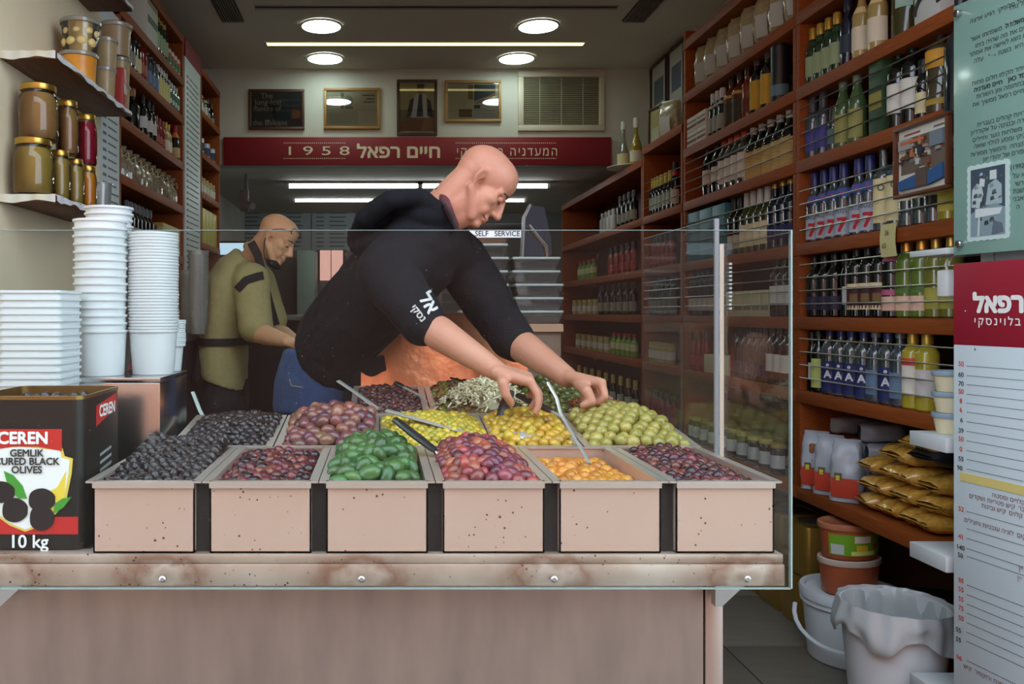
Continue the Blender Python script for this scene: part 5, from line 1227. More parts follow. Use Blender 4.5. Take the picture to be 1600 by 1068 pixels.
u0, zt0 = board_pt(1513, 268, gzb); u1, zb0 = board_pt(1577, 374, gzb)
pw, ph = u1 - u0, .205
pp = obj('photo_print', MB().prism([(x, z) for x, z in ([(k * pw / 12 + (.0 if k % 2 else .0), 0 - (.003 if k % 2 else 0)) for k in range(13)] + [(pw + (.003 if k % 2 else 0), k * ph / 20) for k in range(21)] + [(pw - k * pw / 12, ph + (.003 if k % 2 else 0)) for k in range(13)] + [(-(.003 if k % 2 else 0), ph - k * ph / 20) for k in range(21)])], -.002, 0), mcol((186, 206, 200), .6), gb, (u0, 0, zb0 + .006), smooth=0)
def ph_(pts, c, n): obj('photo_tone', MB().prism([(a * pw, b * ph) for a, b in pts], -.0024 - .0003 * n, -.001), mcol(c, .7), pp, smooth=0)
ph_([(.08, .05), (.92, .05), (.92, .95), (.08, .95)], (56, 70, 82), 0)
ph_([(.08, .05), (.92, .05), (.92, .4), (.7, .46), (.3, .42), (.08, .36)], (122, 142, 148), 1)
pq_ = random.Random(5)
for k in range(34):
    x, y = pq_.uniform(.1, .82), pq_.uniform(.08, .88); w_ = pq_.uniform(.03, .12); g_ = pq_.choice([40, 60, 90, 120, 150, 176])
    ph_([(x, y), (x + w_, y + .01), (x + w_ * .8, y + w_ * .6), (x + .01, y + w_ * .5)], (int(g_ * .88), g_, int(g_ * 1.05)), 1)
ph_([(.1, .45), (.3, .42), (.4, .6), (.36, .72), (.24, .76), (.12, .68)], (170, 186, 186), 1)
ph_([(.45, .45), (.85, .45), (.84, .7), (.7, .78), (.52, .72)], (150, 168, 170), 1)
ph_([(.56, .78), (.72, .78), (.72, .9), (.56, .9)], (190, 200, 196), 2); ph_([(.3, .72), (.42, .7), (.44, .8), (.32, .82)], (190, 200, 196), 2)
ph_([(.2, .3), (.8, .32), (.86, .4), (.2, .42)], (196, 206, 202), 2); ph_([(.25, .05), (.3, .05), (.32, .3), (.27, .3)], (180, 192, 190), 2); ph_([(.6, .05), (.9, .08), (.85, .2), (.65, .24)], (86, 100, 108), 2)
# menu board
mzt, mzb = bz(1490, 412), .02
mn = thing('menu_board', 'white hanging menu board with dark red head, prices and dotted lines', 'sign', (BX0, BY0, mzb), TH)
MWHITE = mat('menu_white', (206, 218, 222), .45, col2=(196, 208, 212), scale=2)
hz = bz(1490, 538) - mzb
obj('menu_sheet', MB().box(0, BOARDW, 0, .012, 0, hz, .001), MWHITE, mn); obj('menu_head', MB().box(0, BOARDW, -.0005, .012, hz, mzt - mzb, .001), mat('menu_red', (150, 28, 48), .45), mn)
MW = mcol((232, 232, 226), .5)
u, z = board_pt(1522, 487, mzb); obj('lettering', textmesh('חיים רפאל', .068, .0035, 'LEFT', True), MW, mn, (u, -.0016, z), (R(90), 0, 0))
u, z = board_pt(1523, 507, mzb); obj('lettering', textmesh('בלוינסקי', .030, .0004, 'LEFT', True, 1.35), MW, mn, (u, -.0016, z), (R(90), 0, 0))
DOT = mcol((70, 72, 76), .6)
dm = MB(); x = 0
while x < .30: dm.box(x, x + .0028, -.0008, 0, 0, .0022); x += .0056
dm = dm.mesh('dotted_line')
for py in (572, 587, 601, 616, 630, 644, 659, 674, 689, 704, 718, 733, 799, 826, 841, 857, 869, 914, 929, 944, 958, 973, 988, 1002, 1032):
    u, z = board_pt(1511, py, mzb); obj('dotted_line', dm, DOT, mn, (u, 0, z))
REDN, BLN = mcol((214, 74, 48), .6), mcol((52, 52, 60), .6)
for s, py, red, dx in (('50', 571, 1, 0), ('60', 588, 0, 0), ('70', 602, 0, 0), ('50', 614, 1, 0), ('8', 629, 1, 2), ('6', 643, 1, 2), ('6', 659, 0, 3), ('39', 675, 0, 0), ('50', 688, 1, 0), ('0', 704, 1, 2), ('55', 719, 0, 0), ('90', 733, 0, -2), ('52', 797, 1, 0), ('41', 840, 1, 0), ('140', 856, 0, -3), ('50', 869, 0, -1), ('95', 908, 1, 0), ('55', 922, 1, 0), ('55', 937, 1, 0), ('75', 951, 1, 0), ('50', 967, 1, 0), ('55', 985, 0, -4), ('55', 1000, 0, -4), ('96', 1028, 1, -3)):
    u, z = board_pt(1498 + dx, py, mzb); obj('price', textmesh(s, .0185, .0002, 'LEFT'), REDN if red else BLN, mn, (u, -.001, z), (R(90), 0, 0))
u0, za = board_pt(1501, 750, mzb); obj('yellow_tape', MB().box(u0, BOARDW * .8, -.0018, 0, za, za + .024), mcol((214, 196, 120), .5), mn)
for px, py, s in ((1548, 775, 'קישים קלויים ופסטה:'), (1513, 776, 'גובר: קיש פטריות ושקדים:'), (1534, 792, 'קלוים: קיש גבינות'), (1507, 814, 'חצילוקום: לזניה עגבניות וחצילים'), (1592, 890, 'יין'), (1590, 905, 'יין'), (1506, 1042, 'שמנת ורוקפור, קיש')):
    u, z = board_pt(px, py, mzb); obj('lettering', textmesh(s, .0175, 0, 'LEFT', True), mcol((120, 60, 72), .6), mn, (u, -.001, z), (R(90), 0, 0))
for px, py in ((1524, 545), (1508, 486)):
    u, z = board_pt(px, py, mzb); obj('screw', scr, STEELC, mn, (u, -.0005, z)).scale = (.5, .5, .5)
# white bracket shelves, electric box and cable beside the boards
WB = mat('white_laminate', (204, 210, 210), .4)
ws = thing('bracket_shelving', 'white laminate bracket shelves fixed to the end of the wooden shelving', 'shelf', (1.62, 2.385, 0))
for zt, th2, xs_ in ((1.875, .02, .08), (1.536, .018, 0), (.989, .042, 0), (.650, .046, 0), (.248, .04, 0)): obj('shelf_board', MB().box(xs_, .155, 0, .165, zt - th2, zt, .002), WB, ws)
obj('end_panel', MB().box(.10, .155, -.05, .0, 0, 2.2), WB, ws)
eb = thing('switch_box', 'small white electric box beside the menu board', 'switch', P(1480, 445, 2.46)[:])
obj('box_body', MB().box(-.012, .02, -.02, .03, -.035, .045, .005), WHITEP, eb); obj('cable', MB().tube([(0, 0, .045), (-.004, 0, .06), (.002, 0, .075), (.02, 0, .085), (.05, 0, .09)], .004, 8), WHITEP, eb)
bottle('darkbig', 1.742, 2.50, 1.876, R(-47), 'tall black-blue bottle on the upper white bracket shelf', None)
# dip tubs
DIPL = mat('dip_lid', (150, 170, 184), .3); DIP = mat('dip_cream', (226, 214, 178), .5)
dw = MB().lathe([(0, 0), (.034, 0), (.043, .05), (0, .05)], 20).mesh('tub_wall'); dl = MB().lathe([(0, .047), (.046, .047), (.048, .052), (.047, .062), (.04, .062), (.038, .059), (0, .059)], 20).mesh('tub_lid')
for k in range(3):
    t = thing('dip_tub', ('bottom', 'middle', 'top')[k] + ' tub of cream dip in the stack on the white bracket shelf', 'tub', (1.70, 2.485, .990 + .0625 * k)); obj('tub_wall', dw, DIP, t); obj('tub_lid', dl, DIPL, t)
# framed poster hanging on the shelving edge
Xp = 1.69; ya_, yb_ = YX(1404, Xp), YX(1490, Xp)
zpt = H + (CY - 203) * ya_ / F; zpb = H + (CY - 312) * ya_ / F
pr_ = random.Random(12); busy = [('r', (.05, .3, .95, .86), (104, 90, 78)), ('r', (.12, .90, .45, .93), (150, 80, 70)), ('r', (.72, .90, .92, .93), (110, 100, 98))]
for k in range(46):
    x, y = pr_.uniform(.05, .86), pr_.uniform(.3, .78); w_, h_ = pr_.uniform(.03, .11), pr_.uniform(.03, .09)
    busy.append(('r', (x, y, x + w_, y + h_), pr_.choice([(150, 140, 128), (86, 60, 46), (176, 110, 70), (60, 54, 56), (196, 186, 170), (120, 76, 50), (98, 110, 118)])))
busy += [('r', (.05, .68, .3, .84), (150, 150, 146)), ('r', (.1, .76, .56, .81), (186, 100, 60)), ('r', (.7, .62, .94, .84), (112, 124, 132)), ('e', (.5, .62, .05, .1), (44, 40, 46)), ('e', (.5, .74, .03, .04), (170, 124, 96)),
    ('p', ((.05, .06), (.42, .06), (.42, .26), (.05, .2)), (40, 84, 130)), ('p', ((.66, .06), (.95, .12), (.95, .34), (.66, .26)), (40, 84, 132)), ('r', (.42, .06, .64, .34), (86, 70, 62))]
framed_at('framed_poster', 'brown-framed street poster hanging in front of the ouzo shelf', (Xp, (ya_ + yb_) / 2, zpb), R(-90), ya_ - yb_, zpt - zpb, (92, 50, 30), .012, busy,
    (), (206, 204, 190), False, None)
pt = obj('price_tag', MB().grid(lambda u, v: Vector((0, -.045 + .09 * u, .115 * v)) + Vector((-.006 * math.sin(v * 3), 0, 0)), 6, 6), mat('tag_paper', (206, 198, 140), .8), None, (XR - .004, YX(1391, XR), LV['4'] - .098), (0, 0, R(0)), None)
tag(pt, 'handwritten yellow price tag hung below the tall cream-labelled flasks', 'price tag')
for s, z, n in (('36', .075, 0), ('65 ₪', .03, 1)): obj('lettering', textmesh(s, .026, 0, 'CENTER', False), mcol((60, 60, 60), .7), pt, (-.009, 0, z), (R(90), 0, R(-90)))
# ================================================================ goods on the floor
GT = mat('gold_tin', (172, 136, 62), .35, .5, col2=(150, 114, 48), scale=3)
def gold_tin(x, y, z, label, h=.26):
    t = thing('gold_tin', label, 'tin', (x, y, z), R(3), 'gold tins under the shelving')
    pr = rsq(.105, .21, .022, 4); pr = [(a, b - .105) for a, b in pr]
    n = len(pr); mb = MB(); vs = []; fs = []
    pf = [(.98, 0), (1, .006), (1, h - .006), (.985, h), (.93, h), (.92, h - .006)]
    for s, zz1 in pf: vs += [(a * s, b * s, zz1) for a, b in pr]
    for j in range(len(pf) - 1):
        for k in range(n): k2 = (k + 1) % n; fs.append((j * n + k, j * n + k2, (j + 1) * n + k2, (j + 1) * n + k))
    fs += [tuple(range(n)), tuple(range((len(pf) - 1) * n, len(pf) * n))]; mb.add(vs, fs)
    obj('tin_body', mb, GT, t); obj('tin_lid', MB().lathe([(0, h - .005), (.07, h - .005), (.075, h - .002), (.078, h + .003), (.072, h + .003), (.066, h - .001), (0, h - .001)], 24), mat('tin_lid_silver', (170, 164, 150), .3, .8), t)
for j, y in enumerate((3.625, 3.855, 4.085, 4.315)):
    for k in range(2): gold_tin(1.90, y, .001 + .222 * k, 'square gold tin, ' + ('upper' if k else 'lower') + ' of a pair under the shelving', .215)
def pail(name, x, y, r0, r1, h, m, label, lid=None):
    t = thing(name, label, 'bucket', (x, y, .001))
    obj('pail_body', MB().lathe([(0, 0), (r0, 0), (r0 + .004, .004), (r1 - .004, h - .05), (r1 + .006, h - .05), (r1 + .006, h - .04), (r1, h - .04), (r1, h), (r1 - .003, h), (r0 - .003, .006), (0, .006)], 40), m, t)
    return t
yw = F * H / (1030 - CY); xw = (1335 - CX) * yw / F
PW = mat('white_pail', (214, 220, 224), .35)
hw_ = H - (913 - CY) * (yw + .02) / F - .02
t = pail('white_bucket', xw, yw + .02, .150, .176, hw_, PW, 'white lidded bucket with handle carrying the orange tubs')
obj('bucket_lid', MB().lathe([(0, hw_ - .006), (.160, hw_ - .006), (.166, hw_ + .008), (.182, hw_ + .008), (.186, hw_ - .004), (.184, hw_ - .03), (.178, hw_ - .03), (.178, hw_ - .008), (0, hw_ - .010)], 40), PW, t)
hd = []
for k in range(15):
    a = math.pi * k / 14; hd.append((-.186 * math.cos(a) if False else .19 * math.cos(a), -.06 - .165 * math.sin(a), hw_ - .075 - .10 * math.sin(a)))
ob = obj('bucket_handle', MB().tube(hd, .008, 8, .5), PW, t); ob.rotation_euler = (0, 0, R(-38))
zt_ = hw_ + .001
TERRA = mat('paprika_paste_tub', (176, 92, 56), .38, col2=(160, 78, 44), scale=8); TLID = mat('translucent_orange_lid', (200, 134, 100), .3, col2=(178, 104, 70), scale=10, amt=.3)
def oval_tub(z, label, lid_m, labelled):
    t = thing('oval_tub', label, 'tub', (xw - .012, yw + .015, z), R(12))
    obj('tub_body', MB().lathe([(0, 0), (.105, 0), (.108, .004), (.117, .115), (0, .115)], 36, sx=1, sy=.72), TERRA, t)
    obj('tub_lid', MB().lathe([(0, .112), (.122, .112), (.125, .118), (.124, .133), (.118, .136), (.11, .132), (0, .132)], 36, sx=1, sy=.72), lid_m, t)
    if labelled:
        def lb(z0, z1, c, a0, a1, e):
            mb = MB().grid(lambda u, v: Vector(((.1085 + .0078 * (z0 + (z1 - z0) * v) / .115 * 1.0 + e) * math.cos(R(a0 + (a1 - a0) * u)), .72 * (.1085 + .0078 * (z0 + (z1 - z0) * v) / .115 + e + .0005) * math.sin(R(a0 + (a1 - a0) * u)), z0 + (z1 - z0) * v)), 16, 2)
            obj('label_band', mb, mcol(c, .4), t)
        lb(.018, .098, (116, 172, 40), -165, -18, .0006); lb(.022, .06, (190, 200, 196), -160, -132, .0014); lb(.022, .06, (186, 196, 194), -52, -24, .0014)
        lb(.068, .094, (236, 226, 206), -112, -78, .0016); lb(.02, .036, (220, 220, 120), -118, -66, .0016); lb(.036, .06, (222, 190, 50), -108, -84, .0016); lb(.044, .064, (196, 50, 40), -70, -62, .0018)
    return z + .1365
zt_ = oval_tub(zt_, 'lower oval tub of orange paste on the white bucket', mat('pale_lid', (206, 186, 170), .35), False)
oval_tub(zt_, 'upper oval tub of orange paste with green label', TLID, True)
# bin with plastic liner
xb_, yb2 = 1.68, 2.72; hb2 = H - (960 - CY) * 2.62 / F
t = thing('waste_bin', 'white round bin lined with a translucent plastic bag', 'bin', (xb_, yb2, .001))
obj('bin_body', MB().lathe([(0, 0), (.125, 0), (.160, hb2), (.155, hb2), (.12, .006), (0, .006)], 40), PW, t)
BAGP = clear('liner_film', (206, 212, 212), .12, .2, haze=.62, hazecol=(220, 226, 226))
def liner(u, v):
    a = 2 * math.pi * u; n = mnoise.noise(Vector((math.cos(a) * 3, math.sin(a) * 3, v * 3)))
    w = 1 + .02 * math.sin(a * 17) + .03 * n
    if v < .45: k = v / .45; r = (.11 + .048 * k) * (1 + .03 * n); z = hb2 * (.35 + .65 * k) + .008 * k
    else: k = (v - .45) / .55; r = .166 + .012 * math.sin(k * 2.4) + .014 * k * n; z = hb2 + .010 - k * (.10 + .03 * math.sin(a * 5 + 1) + .02 * n)
    return Vector((r * w * math.cos(a), r * w * math.sin(a), z))
obj('bin_liner', MB().grid(liner, 90, 24), BAGP, t, smooth=60)
# black drums and red bags behind the bucket
def drum(x, y, label):
    t = thing('black_drum', label, 'drum', (x, y, .001)); obj('drum_body', MB().lathe([(0, 0), (.12, 0), (.145, .32), (.15, .32), (.15, .335), (0, .335)], 30), mat('drum_black', (30, 28, 28), .35), t)
    obj('drum_rim', MB().lathe([(.15, .30), (.156, .305), (.156, .315), (.15, .32)], 30, ring=True), mat('drum_rim_brown', (90, 60, 44), .4), t)
    pts = lambda c, rx, ry: [(c[0] + rx * math.cos(q * .45), c[1] + ry * math.sin(q * .45)) for q in range(14)]
    for c, rx, ry, cc in (((-.02, .23), .03, .024, (130, 30, 36)), ((.035, .235), .018, .008, (50, 130, 50)), ((.01, .195), .05, .006, (50, 130, 50))):
        me = MB().prism(pts(c, rx, ry), -.0006, .0).mesh('emblem')
        for v in me.vertices: xx = v.co.x; v.co.y = -(.1405 - v.co.y) * math.cos(xx / .14); v.co.x = .1405 * math.sin(xx / .14)
        obj('emblem', me, mcol(cc, .5), t, None, (0, 0, R(-28)))
drum(1.98, 2.93, 'black drum with red fruit and green leaf emblem')
for i, (x, y, z) in enumerate(((1.86, 2.74, .08), (1.82, 2.92, .08), (1.92, 2.72, .16))):
    pillow_bag('red_bag', 'shiny red food bag lying between the bin and the black drums', (x, y, z), (R(70), 0, R(40 * i)), (.16, .1, .2), mat('red_bag_film', (150, 24, 30), .25, bump=.6, bscale=20, coat=.6), 'red bags on the floor', seed=80 + i, wob=.3)
obj('cardboard_box', MB().box(-.12, .12, -.1, .1, 0, .36, .004), mat('cardboard', (150, 116, 78), .8), None, (2.03, 2.62, .001), (0, 0, R(4)), 'brown cardboard box beside the black drum', 'box')
# ================================================================ pictures and bottles above the far shelving
for a_, b_, ty, byy, nm in ((1019, 1044, 62, 168, 'tall framed document leaning on the wall above the narrow bay'), (1046, 1072, 30, 150, 'tall framed document leaning behind the noodle bags')):
    X = 2.12; y0, y1 = YX(a_, X), YX(b_, X); zt1 = H + (CY - ty) * y0 / F; zb1 = 2.475
    framed_at('framed_document', nm, (X, (y0 + y1) / 2, zb1), R(-90), abs(y1 - y0), min(ZC - .02, zt1) - zb1, (56, 40, 32), .02, (('r', (.15, .6, .8, .85), (90, 100, 110)), ('r', (.1, .1, .9, .5), (170, 172, 160)), ('r', (.3, .2, .6, .4), (110, 104, 96))), (), (176, 180, 170), False, 'framed documents on the side wall')
X = XR + .1; y0, y1 = YX(1037, X), YX(1015, X)
framed_at('framed_certificate', 'small brown-framed yellowish certificate on top of the narrow bay', (X, (y0 + y1) / 2, 2.471), R(-80), abs(y1 - y0) * .6, .28, (90, 58, 34), .016, (('r', (.08, .5, .92, .92), (156, 146, 86)), ('r', (.2, .1, .8, .4), (170, 170, 150))), (), (168, 164, 130), False, None)
kind('conebottle', .045, .34, clear('cone_glass', (214, 218, 206), .12, .03, haze=.3, hazecol=(180, 180, 160)), (206, 206, 200), [(.02, .1, (206, 196, 150), 70)], body=.12, neck=.72, nr=.012, caph=.06, capr=.006)
kind('coneyellow', .045, .34, mat('yellow_liqueur', (150, 130, 40), .1), (206, 206, 200), [(.02, .1, (206, 202, 180), 70)], body=.3, neck=.72, nr=.013, caph=.07, capr=.008)
X = XR + .03
bottle('conebottle', X, YX(974, X), 2.43, R(-20), 'tall cone-shaped clear bottle on a white plate above the back bay', None); bottle('coneyellow', X + .06, YX(994, X + .06), 2.43, R(-20), 'tall cone-shaped yellow liqueur bottle on a white plate above the back bay', None)
obj('serving_plate', MB().lathe([(0, .0), (.1, 0), (.17, .022), (.165, .026), (.1, .006), (0, .006)], 30), WHITEP, None, (X + .04, YX(984, X + .04), 2.403), None, 'white plate under the two cone-shaped bottles', 'plate')
# ================================================================ back room and service counter
bc = thing('service_counter', 'high service counter with a pale wood edge behind the olive stand', 'counter', (0, 3.3, .0))
CW = mat('counter_wood', (140, 116, 92), .5, col2=(120, 98, 76), scale=5, stretch=(1, 1, 6)); EDG = mat('counter_edge', (206, 168, 136), .45)
xe = (880 - CX) * 3.3 / F; zc_ = H - (506 - CY) * 3.3 / F
obj('counter_top', MB().box(.1, xe, 0, .5, zc_ - .008, zc_, .001), EDG, bc); obj('counter_edge', MB().box(.1, xe, -.004, .012, zc_ - .03, zc_ - .008), EDG, bc)
for k in range(3): obj('front_board', MB().box(.12 + k * .2, .118 + (k + 1) * .2, .014, .03, .15, zc_ - .03, .002), CW, bc)
obj('counter_body', MB().box(.12, xe - .02, .03, .48, .15, zc_ - .01), mcol((60, 52, 46), .7), bc)
LIDC = mat('clamshell_lid', (190, 204, 200), .25); FOOD = mat('salad_food', (112, 92, 60), .5, col2=(78, 66, 40), scale=30)
def clamshell(x, y, z, label, group, w=.094):
    t = thing('food_container', label, 'container', (x, y, z), 0, group)
    obj('food', MB().box(-w * .84, w * .84, -.055, .055, .006, .032, .006), FOOD, t)
    obj('container_base', MB().add([(-w * .85, -.06, 0), (w * .85, -.06, 0), (w * .85, .06, 0), (-w * .85, .06, 0), (-w, -.075, .043), (w, -.075, .043), (w, .075, .043), (-w, .075, .043)], [(0, 1, 2, 3), (0, 4, 5, 1), (1, 5, 6, 2), (2, 6, 7, 3), (3, 7, 4, 0)]), clear('clamshell_base', (196, 204, 202), .1, .05, haze=.12), t, smooth=0)
    obj('container_lid', MB().box(-w * 1.03, w * 1.03, -.078, .078, .043, .053, .004), LIDC, t)
for k in range(6): clamshell(.416 - .004 * (k % 2), 3.40, zc_ + .001 + .0535 * k, 'clear food container in the stack partly behind the dark sleeve', 'stacked food containers by the sleeve')
for k in range(5): clamshell(.624 + (.010 if k < 3 else -.002), 3.40, zc_ + .001 + .0535 * k, 'clear food container in the stack at the free end of the counter', 'stacked food containers at the counter end')
# self service display behind
dz = thing('self_service_case', 'dark glazed self-service case with a white lettered strip', 'display case', (0, 4.0, .15))
xa_, xb3 = px2(690, 4.0), px2(905, 4.0); zst = H - (359 - CY) * 4 / F - .15; zsb = H - (371 - CY) * 4 / F - .15
obj('case_body', MB().box(xa_, xb3, .05, .6, 0, .9, .005), mcol((50, 50, 52), .6), dz); obj('case_hood', MB().box(xa_, px2(826, 4), .0, .5, zst, zst + .03, .004), mcol((40, 42, 44), .4), dz)
obj('sign_strip', MB().box(px2(720, 4), px2(819, 4), -.004, 0, zsb, zst), mat('backlit_strip', (230, 234, 240), .5, emit=(226, 232, 244), estr=.7), dz); obj('lettering', textmesh('SELF   SERVICE', .034, .0006), mcol((44, 50, 80), .5), dz, (px2(777, 4), -.006, zsb + .007), (R(90), 0, 0))
obj('case_glass', MB().box(xa_, px2(826, 4), .006, .01, .92, zsb), clear('picture_glass'), dz); obj('case_post', MB().box(xa_ - .01, xa_, 0, .02, .9, zst), STEELC, dz)
md = thing('cash_monitor', 'grey-blue back of a cash register monitor on a post', 'monitor', (px2(840, 3.75), 3.75, zc_ - .02))
obj('monitor_shell', MB().prism([(-.07, .29), (-.058, .50), (-.03, .55), (.03, .54), (.06, .40), (.075, .10), (.02, .0), (-.055, .0)], 0, .05), mat('monitor_grey', (50, 66, 86), .5), md)
obj('monitor_edge', MB().prism([(-.074, .29), (-.062, .50), (-.034, .555), (-.028, .55), (-.056, .49), (-.066, .29)], -.01, .05), mcol((170, 184, 190), .4), md); obj('monitor_stand', MB().box(-.03, .03, .0, .05, -.1, .02), mcol((60, 70, 80), .5), md)
hg = thing('handle_bracket', 'bent grey metal pole arm beside the monitor', 'bracket', P(826, 352, 3.45)[:]); a0 = P(826, 352, 3.45)
obj('arm', MB().tube([(0, 0, 0), P(853, 385, 3.45) - a0, P(855, 400, 3.45) - a0, P(855, 432, 3.45) - a0, Vector((P(855, 432, 3.45).x - a0.x, 0, zc_ - a0.z + .002))], .012, 10), STEELC, hg)
obj('wood_block', MB().box(-.02, .02, -.03, .03, 0, .13, .003), mat('pale_wood', (186, 142, 84), .5), None, (px2(839, 3.5), 3.5, zc_ + .001), (0, 0, R(8)), 'small upright wooden block beside the monitor', 'block')
# menu boards of the rear wall, and a pink reflection built as a window
YR = 9.79
for a_, b_ in ((352, 420), (421, 486), (487, 556)):
    t = thing('price_sign', 'grey backlit-style menu panel with rows of print on the rear wall', 'sign', ((px2(a_, YR) + px2(b_, YR)) / 2, YR - .01, P(0, 391, YR).z), 0, 'rear wall menu panels')
    w = (px2(b_, YR) - px2(a_, YR)) / 2 - .004; h = P(0, 323, YR).z - P(0, 391, YR).z
    obj('panel_board', MB().box(-w, w, 0, .01, 0, h), mcol((146, 158, 158), .6), t); mb = MB()
    for k in range(9): mb.box(-w * .8, -w * .45, -.001, 0, h * (.08 + .095 * k), h * (.11 + .095 * k)); mb.box(-w * .2, w * (.5 + .05 * (k % 3)), -.001, 0, h * (.08 + .095 * k), h * (.11 + .095 * k))
    obj('panel_print', mb, mcol((86, 96, 98), .6), t)
wn = struct('window_6', MB().box(px2(499, YR), px2(537, YR), YR - .012, YR, P(0, 438, YR).z, P(0, 391, YR).z), mat('daylit_curtain', (226, 180, 172), .8, emit=(232, 176, 164), estr=.55, col2=(206, 150, 146), scale=9, stretch=(8, 1, .5)), None, 'sunlit pink curtained window of the rear wall')  # stands for a reflection in the front glass; emission imitates the sunlight
obj('window_frame', MB().box(px2(497, YR), px2(500, YR), YR - .03, YR - .012, P(0, 440, YR).z, P(0, 390, YR).z).box(px2(536, YR), px2(541, YR), YR - .03, YR - .012, P(0, 440, YR).z, P(0, 390, YR).z).box(px2(517, YR), px2(518, YR), YR - .03, YR - .012, P(0, 440, YR).z, P(0, 390, YR).z), mcol((90, 74, 52), .6), wn)
obj('fridge_panel', MB().box(px2(464, 9.3), px2(492, 9.3), 9.3, 9.7, 0, P(0, 391, 9.3).z, .005), mat('pale_green_door', (146, 172, 160), .5), None, None, None, 'pale green cabinet door beside the pink curtained window', 'cabinet')
# rear worktop behind the olive-shirted person
wt = thing('rear_worktop', 'dark rear worktop with a pale edge in the back room', 'counter', (px2(500, 6.0), 6.0, .15))
obj('worktop', MB().box(-.75, .9, 0, .6, H - (492 - CY) * 6 / F - .19, H - (492 - CY) * 6 / F - .15, .003), mat('pale_worktop', (150, 160, 156), .4), wt); obj('worktop_body', MB().box(-.73, .88, .02, .58, 0, H - .21, .003), mcol((38, 34, 34), .6), wt)
sc_ = thing('side_counter', 'dark side counter with red panels carrying the cup stack', 'counter', (-1.0, 3.6, .15)); zsc = H - (522 - CY) * 3.75 / F - .15
obj('counter_body', MB().box(-.25, .12, 0, 1.6, 0, zsc - .03, .004), mcol((52, 44, 44), .6), sc_); obj('counter_top', MB().box(-.25, .14, -.02, 1.62, zsc - .03, zsc, .004), mcol((86, 76, 72), .45), sc_); obj('red_panel', MB().box(-.2, .1, -.012, 0, .2, zsc - .12), mcol((150, 36, 42), .5), sc_)
cm = MB().lathe([(0, 0), (.033, 0), (.045, .115), (.048, .115), (.048, .12), (.043, .12), (.031, .004), (0, .004)], 20).mesh('clear_cup')
for k in range(16): obj('clear_cup', cm, TUBC, None, (px2(310, 3.75), 3.75, zsc + .151 + .017 * k), None, 'clear plastic cup in the nested stack beside the olive-shirted person', 'cup', 'nested clear cups')
for k in range(12): obj('clear_cup', cm, TUBC, None, (px2(297, 3.95), 3.95, zsc + .151 + .016 * k), None, 'clear plastic cup in the shorter nested stack against the side shelving', 'cup', 'second nested clear cups')
fr = thing('drinks_fridge', 'dark drinks fridge with a row of small bright lamps in the back room', 'fridge', (px2(352, 7.2), 7.2, 0))
fw_ = .22
obj('fridge_body', MB().box(-fw_, fw_, 0, .55, 0, H + .62, .01), mcol((34, 36, 40), .5), fr); obj('fridge_door', MB().box(-fw_ + .02, fw_ - .02, -.02, 0, .1, H + .48, .005), mat('fridge_glass', (40, 48, 54), .1, spec=.8), fr); obj('fridge_sign', MB().box(-fw_ + .02, fw_ - .02, -.015, 0, H + .50, H + .60), mat('fridge_sign', (150, 170, 186), .5, emit=(170, 196, 214), estr=.9), fr)
for k in range(12): obj('lamp_dot', MB().box(-.012, .012, -.026, -.02, -.009, .009), mat('led_dot', (255, 255, 255), .5, emit=(240, 246, 255), estr=5), fr, (-.17, 0, H + .42 - .035 * k))
ac = thing('wall_camera', 'small white wall camera and junction near the back-room ceiling', 'camera', (px2(384, 7.0), 7.0, P(0, 318, 7.0).z))
obj('camera_body', MB().tube([(0, 0, 0), (.07, -.08, -.03)], .03, 12), mcol((150, 150, 148), .5), ac); obj('camera_mount', MB().box(-.05, .02, 0, .06, -.06, .12, .006), mcol((130, 130, 128), .6), ac); obj('camera_arm', MB().tube([(0, .03, .1), (0, .03, ZS - P(0, 318, 7.0).z)], .015, 8), mcol((130, 130, 128), .6), ac)
# ================================================================ people
class Blob(MB):
    def rc(s, p0, r0, p1, r1, flat=None):
        """Tapered limb segment with rounded ends."""
        p0, p1 = Vector(p0), Vector(p1); d = p1 - p0; L = d.length
        if L < 1e-6: return s.ball(p0, max(r0, r1))
        Q = d.to_track_quat('Z', 'Y').to_matrix().to_4x4(); pr = []
        for k in range(7): a = -math.pi / 2 + math.pi / 2 * k / 6; pr.append((r0 * math.cos(a), r0 * math.sin(a)))
        for k in range(7): a = math.pi / 2 * k / 6; pr.append((r1 * math.cos(a), L + r1 * math.sin(a)))
        pr[0] = (0, -r0); pr[-1] = (0, L + r1)
        return s.lathe(pr, 18, M=Matrix.Translation(p0) @ Q, sx=1 if not flat else flat[0], sy=1 if not flat else flat[1])
    def chain(s, pts):
        for (p0, r0), (p1, r1) in zip(pts, pts[1:]): s.rc(p0, r0, p1, r1)
        return s
    def el(s, c, r, rot=None):
        M = (Euler(rot).to_matrix() if rot is not None and not isinstance(rot, Matrix) else rot)
        return s.ball(c, r, M, 20, 14)
    def loft(s, rings, seg=24):
        """rings: (centre, axis-u vector, axis-v vector) ellipses joined into a closed skin."""
        vs = []; n = len(rings); fs = []
        for c, u, v in rings:
            for k in range(seg): a = 2 * math.pi * k / seg; vs.append(Vector(c) + Vector(u) * math.cos(a) + Vector(v) * math.sin(a))
        for i in range(n - 1):
            for k in range(seg): k2 = (k + 1) % seg; fs.append((i * seg + k, i * seg + k2, (i + 1) * seg + k2, (i + 1) * seg + k))
        fs.append(tuple(range(seg))[::-1]); fs.append(tuple(range((n - 1) * seg, n * seg)))
        return s.add(vs, fs)
